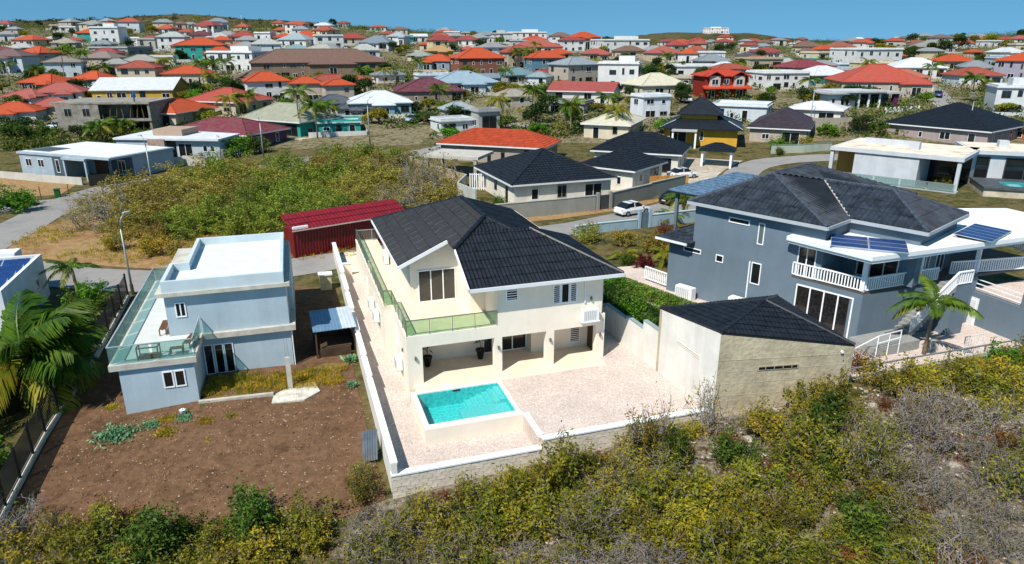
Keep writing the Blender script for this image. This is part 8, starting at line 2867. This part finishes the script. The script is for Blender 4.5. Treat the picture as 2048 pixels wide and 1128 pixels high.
for i, (x, y, k) in enumerate(((7.1, 51.5, 'bright'), (8.2, 48.5, 'green'), (9.1, 45.8, 'bright'), (9.6, 43.2, 'green'), (6.4, 53.8, 'green'))):
    shrub(k, i, ('lush green shrub behind the stepped wall, %s from the villa corner' % ('second', 'third', 'fourth', 'fifth', 'first', 'last')[i]), x, y, 1.25, 1.35, 0.0)
# garden behind the slatted fence
gard = [(-27.3, 30.4, 'bright', 1.1, 'green garden bush behind the near end of the slatted fence'), (-28.6, 32.8, 'yellow', 1.2, 'yellow bush behind the slatted fence below the windblown palm'), (-30.2, 35.0, 'green', 1.3, 'dark bush at the foot of the windblown palm'), (-26.2, 27.4, 'yellow', 1.2, 'yellow orange bush at the left edge behind the fence'), (-29.8, 44.5, 'green', 1.3, 'dark leafy bush behind the middle of the slatted fence'), (-31.2, 47.5, 'green', 1.5, 'tall dark bush behind the far end of the slatted fence'), (-32.5, 49.6, 'bright', 1.3, 'light green bush by the street corner of the slatted fence'), (-33.6, 44.0, 'olive', 1.5, 'olive bush behind the white solar house'), (-31.5, 39.8, 'green', 1.6, 'broad dark bush behind the windblown palm')]
for i, (x, y, k, s, lab) in enumerate(gard):
    shrub(k, i, lab, x, y, s, s * 1.1)
one('rust', 1, 'orange flowering bush behind the near fence panels', -26.8, 29.0, 1.2, 1.6, nm='garden_shrub')
# shrubs on the road sides and by houses
for i, (x, y, k, s, lab) in enumerate(((45.0, 117.5, 'bright', 1.6, 'clipped round bush beside the yellow house'), (43.8, 114.6, 'green', .9, 'green shrub by the posted green grey wall'), (51.0, 121.5, 'yellow', 1.4, 'yellow agave bed beside the purple brown roofed house'), (-44.5, 113.5, 'bright', 2.2, 'bright bush by the white lattice gate, left of two'), (-42.0, 115.0, 'green', 2.0, 'bright bush by the white lattice gate, right of two'), (-1.5, 80.5, 'green', 1.2, 'green bush in front of the bungalow side wall'), (-4.4, 79.5, 'yellow', 1.1, 'yellow bush left of the bungalow side wall'), (57.6, 91.5, 'yellow', 1.0, 'dry spiky shrub below the pool deck'))):
    shrub(k, i, lab, x, y, s, s)

# undergrowth and far woods between the houses: reads as one mass
def scrub_mass(name, label, spots, m, seed, n=30, lf=.5):
    rs = np.random.RandomState(seed)
    CC = []
    for (x, y, z, r, h) in spots:
        d = rs.normal(size=(n, 3))
        d /= np.linalg.norm(d, axis=1)[:, None]
        d[:, 2] = np.abs(d[:, 2])
        CC.append(np.array([x, y, z]) + d * np.array([r, r, h]) * rs.uniform(.6, 1.1, n)[:, None])
    C = np.concatenate(CC)
    V, Q = leaf_quads(rs, C, lf, lf * .6)
    return tag(link(name, np_mesh(name, V, Q, m)), label, 'undergrowth', kind='stuff')
random.seed(123)
mass = {'a': [], 'b': [], 'c': []}
k = tries = 0
while k < 8500 and tries < 80000:
    tries += 1
    y = 118 + 560 * random.random() ** 1.5
    x = random.uniform(-.8, .8) * y
    if (y < 137 and -52 < x < -14) or (y < 128 and x > -12) or not free(x, y, .9):
        continue
    if vnoise(x, y, .035, 6.1) + random.uniform(-.35, .35) < -.16:
        continue
    sc_ = 1 + (y - 118) / 420
    mass[random.choice('aabbc')].append((x, y, zt(x, y) - .1, random.uniform(.9, 2.3) * sc_, random.uniform(.8, 2.2) * sc_))
    k += 1
scrub_mass('undergrowth', 'dark green undergrowth filling the gaps between the distant houses', mass['a'], leaf_mat('leaf_mass_dark', '#465f22', '#22380f', rnd=0), 1)
scrub_mass('undergrowth', 'olive undergrowth filling the gaps between the distant houses', mass['b'], leaf_mat('leaf_mass_olive', '#7d7a2c', '#4c5219', rnd=0), 2)
scrub_mass('undergrowth', 'light green undergrowth filling the gaps between the distant houses', mass['c'], leaf_mat('leaf_mass_light', '#6c8a2a', '#3a5a18', rnd=0), 3)
hs = []
for i in range(1500):
    x = random.uniform(-1250, 60)
    t_ = random.random()
    y = 1080 + t_ * 370
    hz = np.interp(x, [-1700, -1150, -900, -640, -480, -300, -100, 150], [48, 58, 61, 70, 60, 48, 30, 20])
    f = (y - 1450) / 380
    hs.append((x, y, 8 + (hz - 8) * float(np.interp(f, [-1, -.75, -.5, -.25, 0], [0, .18, .45, .8, 1])) - 1, random.uniform(3, 7), random.uniform(2, 4.5)))
scrub_mass('hill_scrub', 'thorn scrub covering the far left hill', hs, leaf_mat('leaf_hill', '#4a4d22', '#2a3013', rnd=0), 4, 18, 2.6)
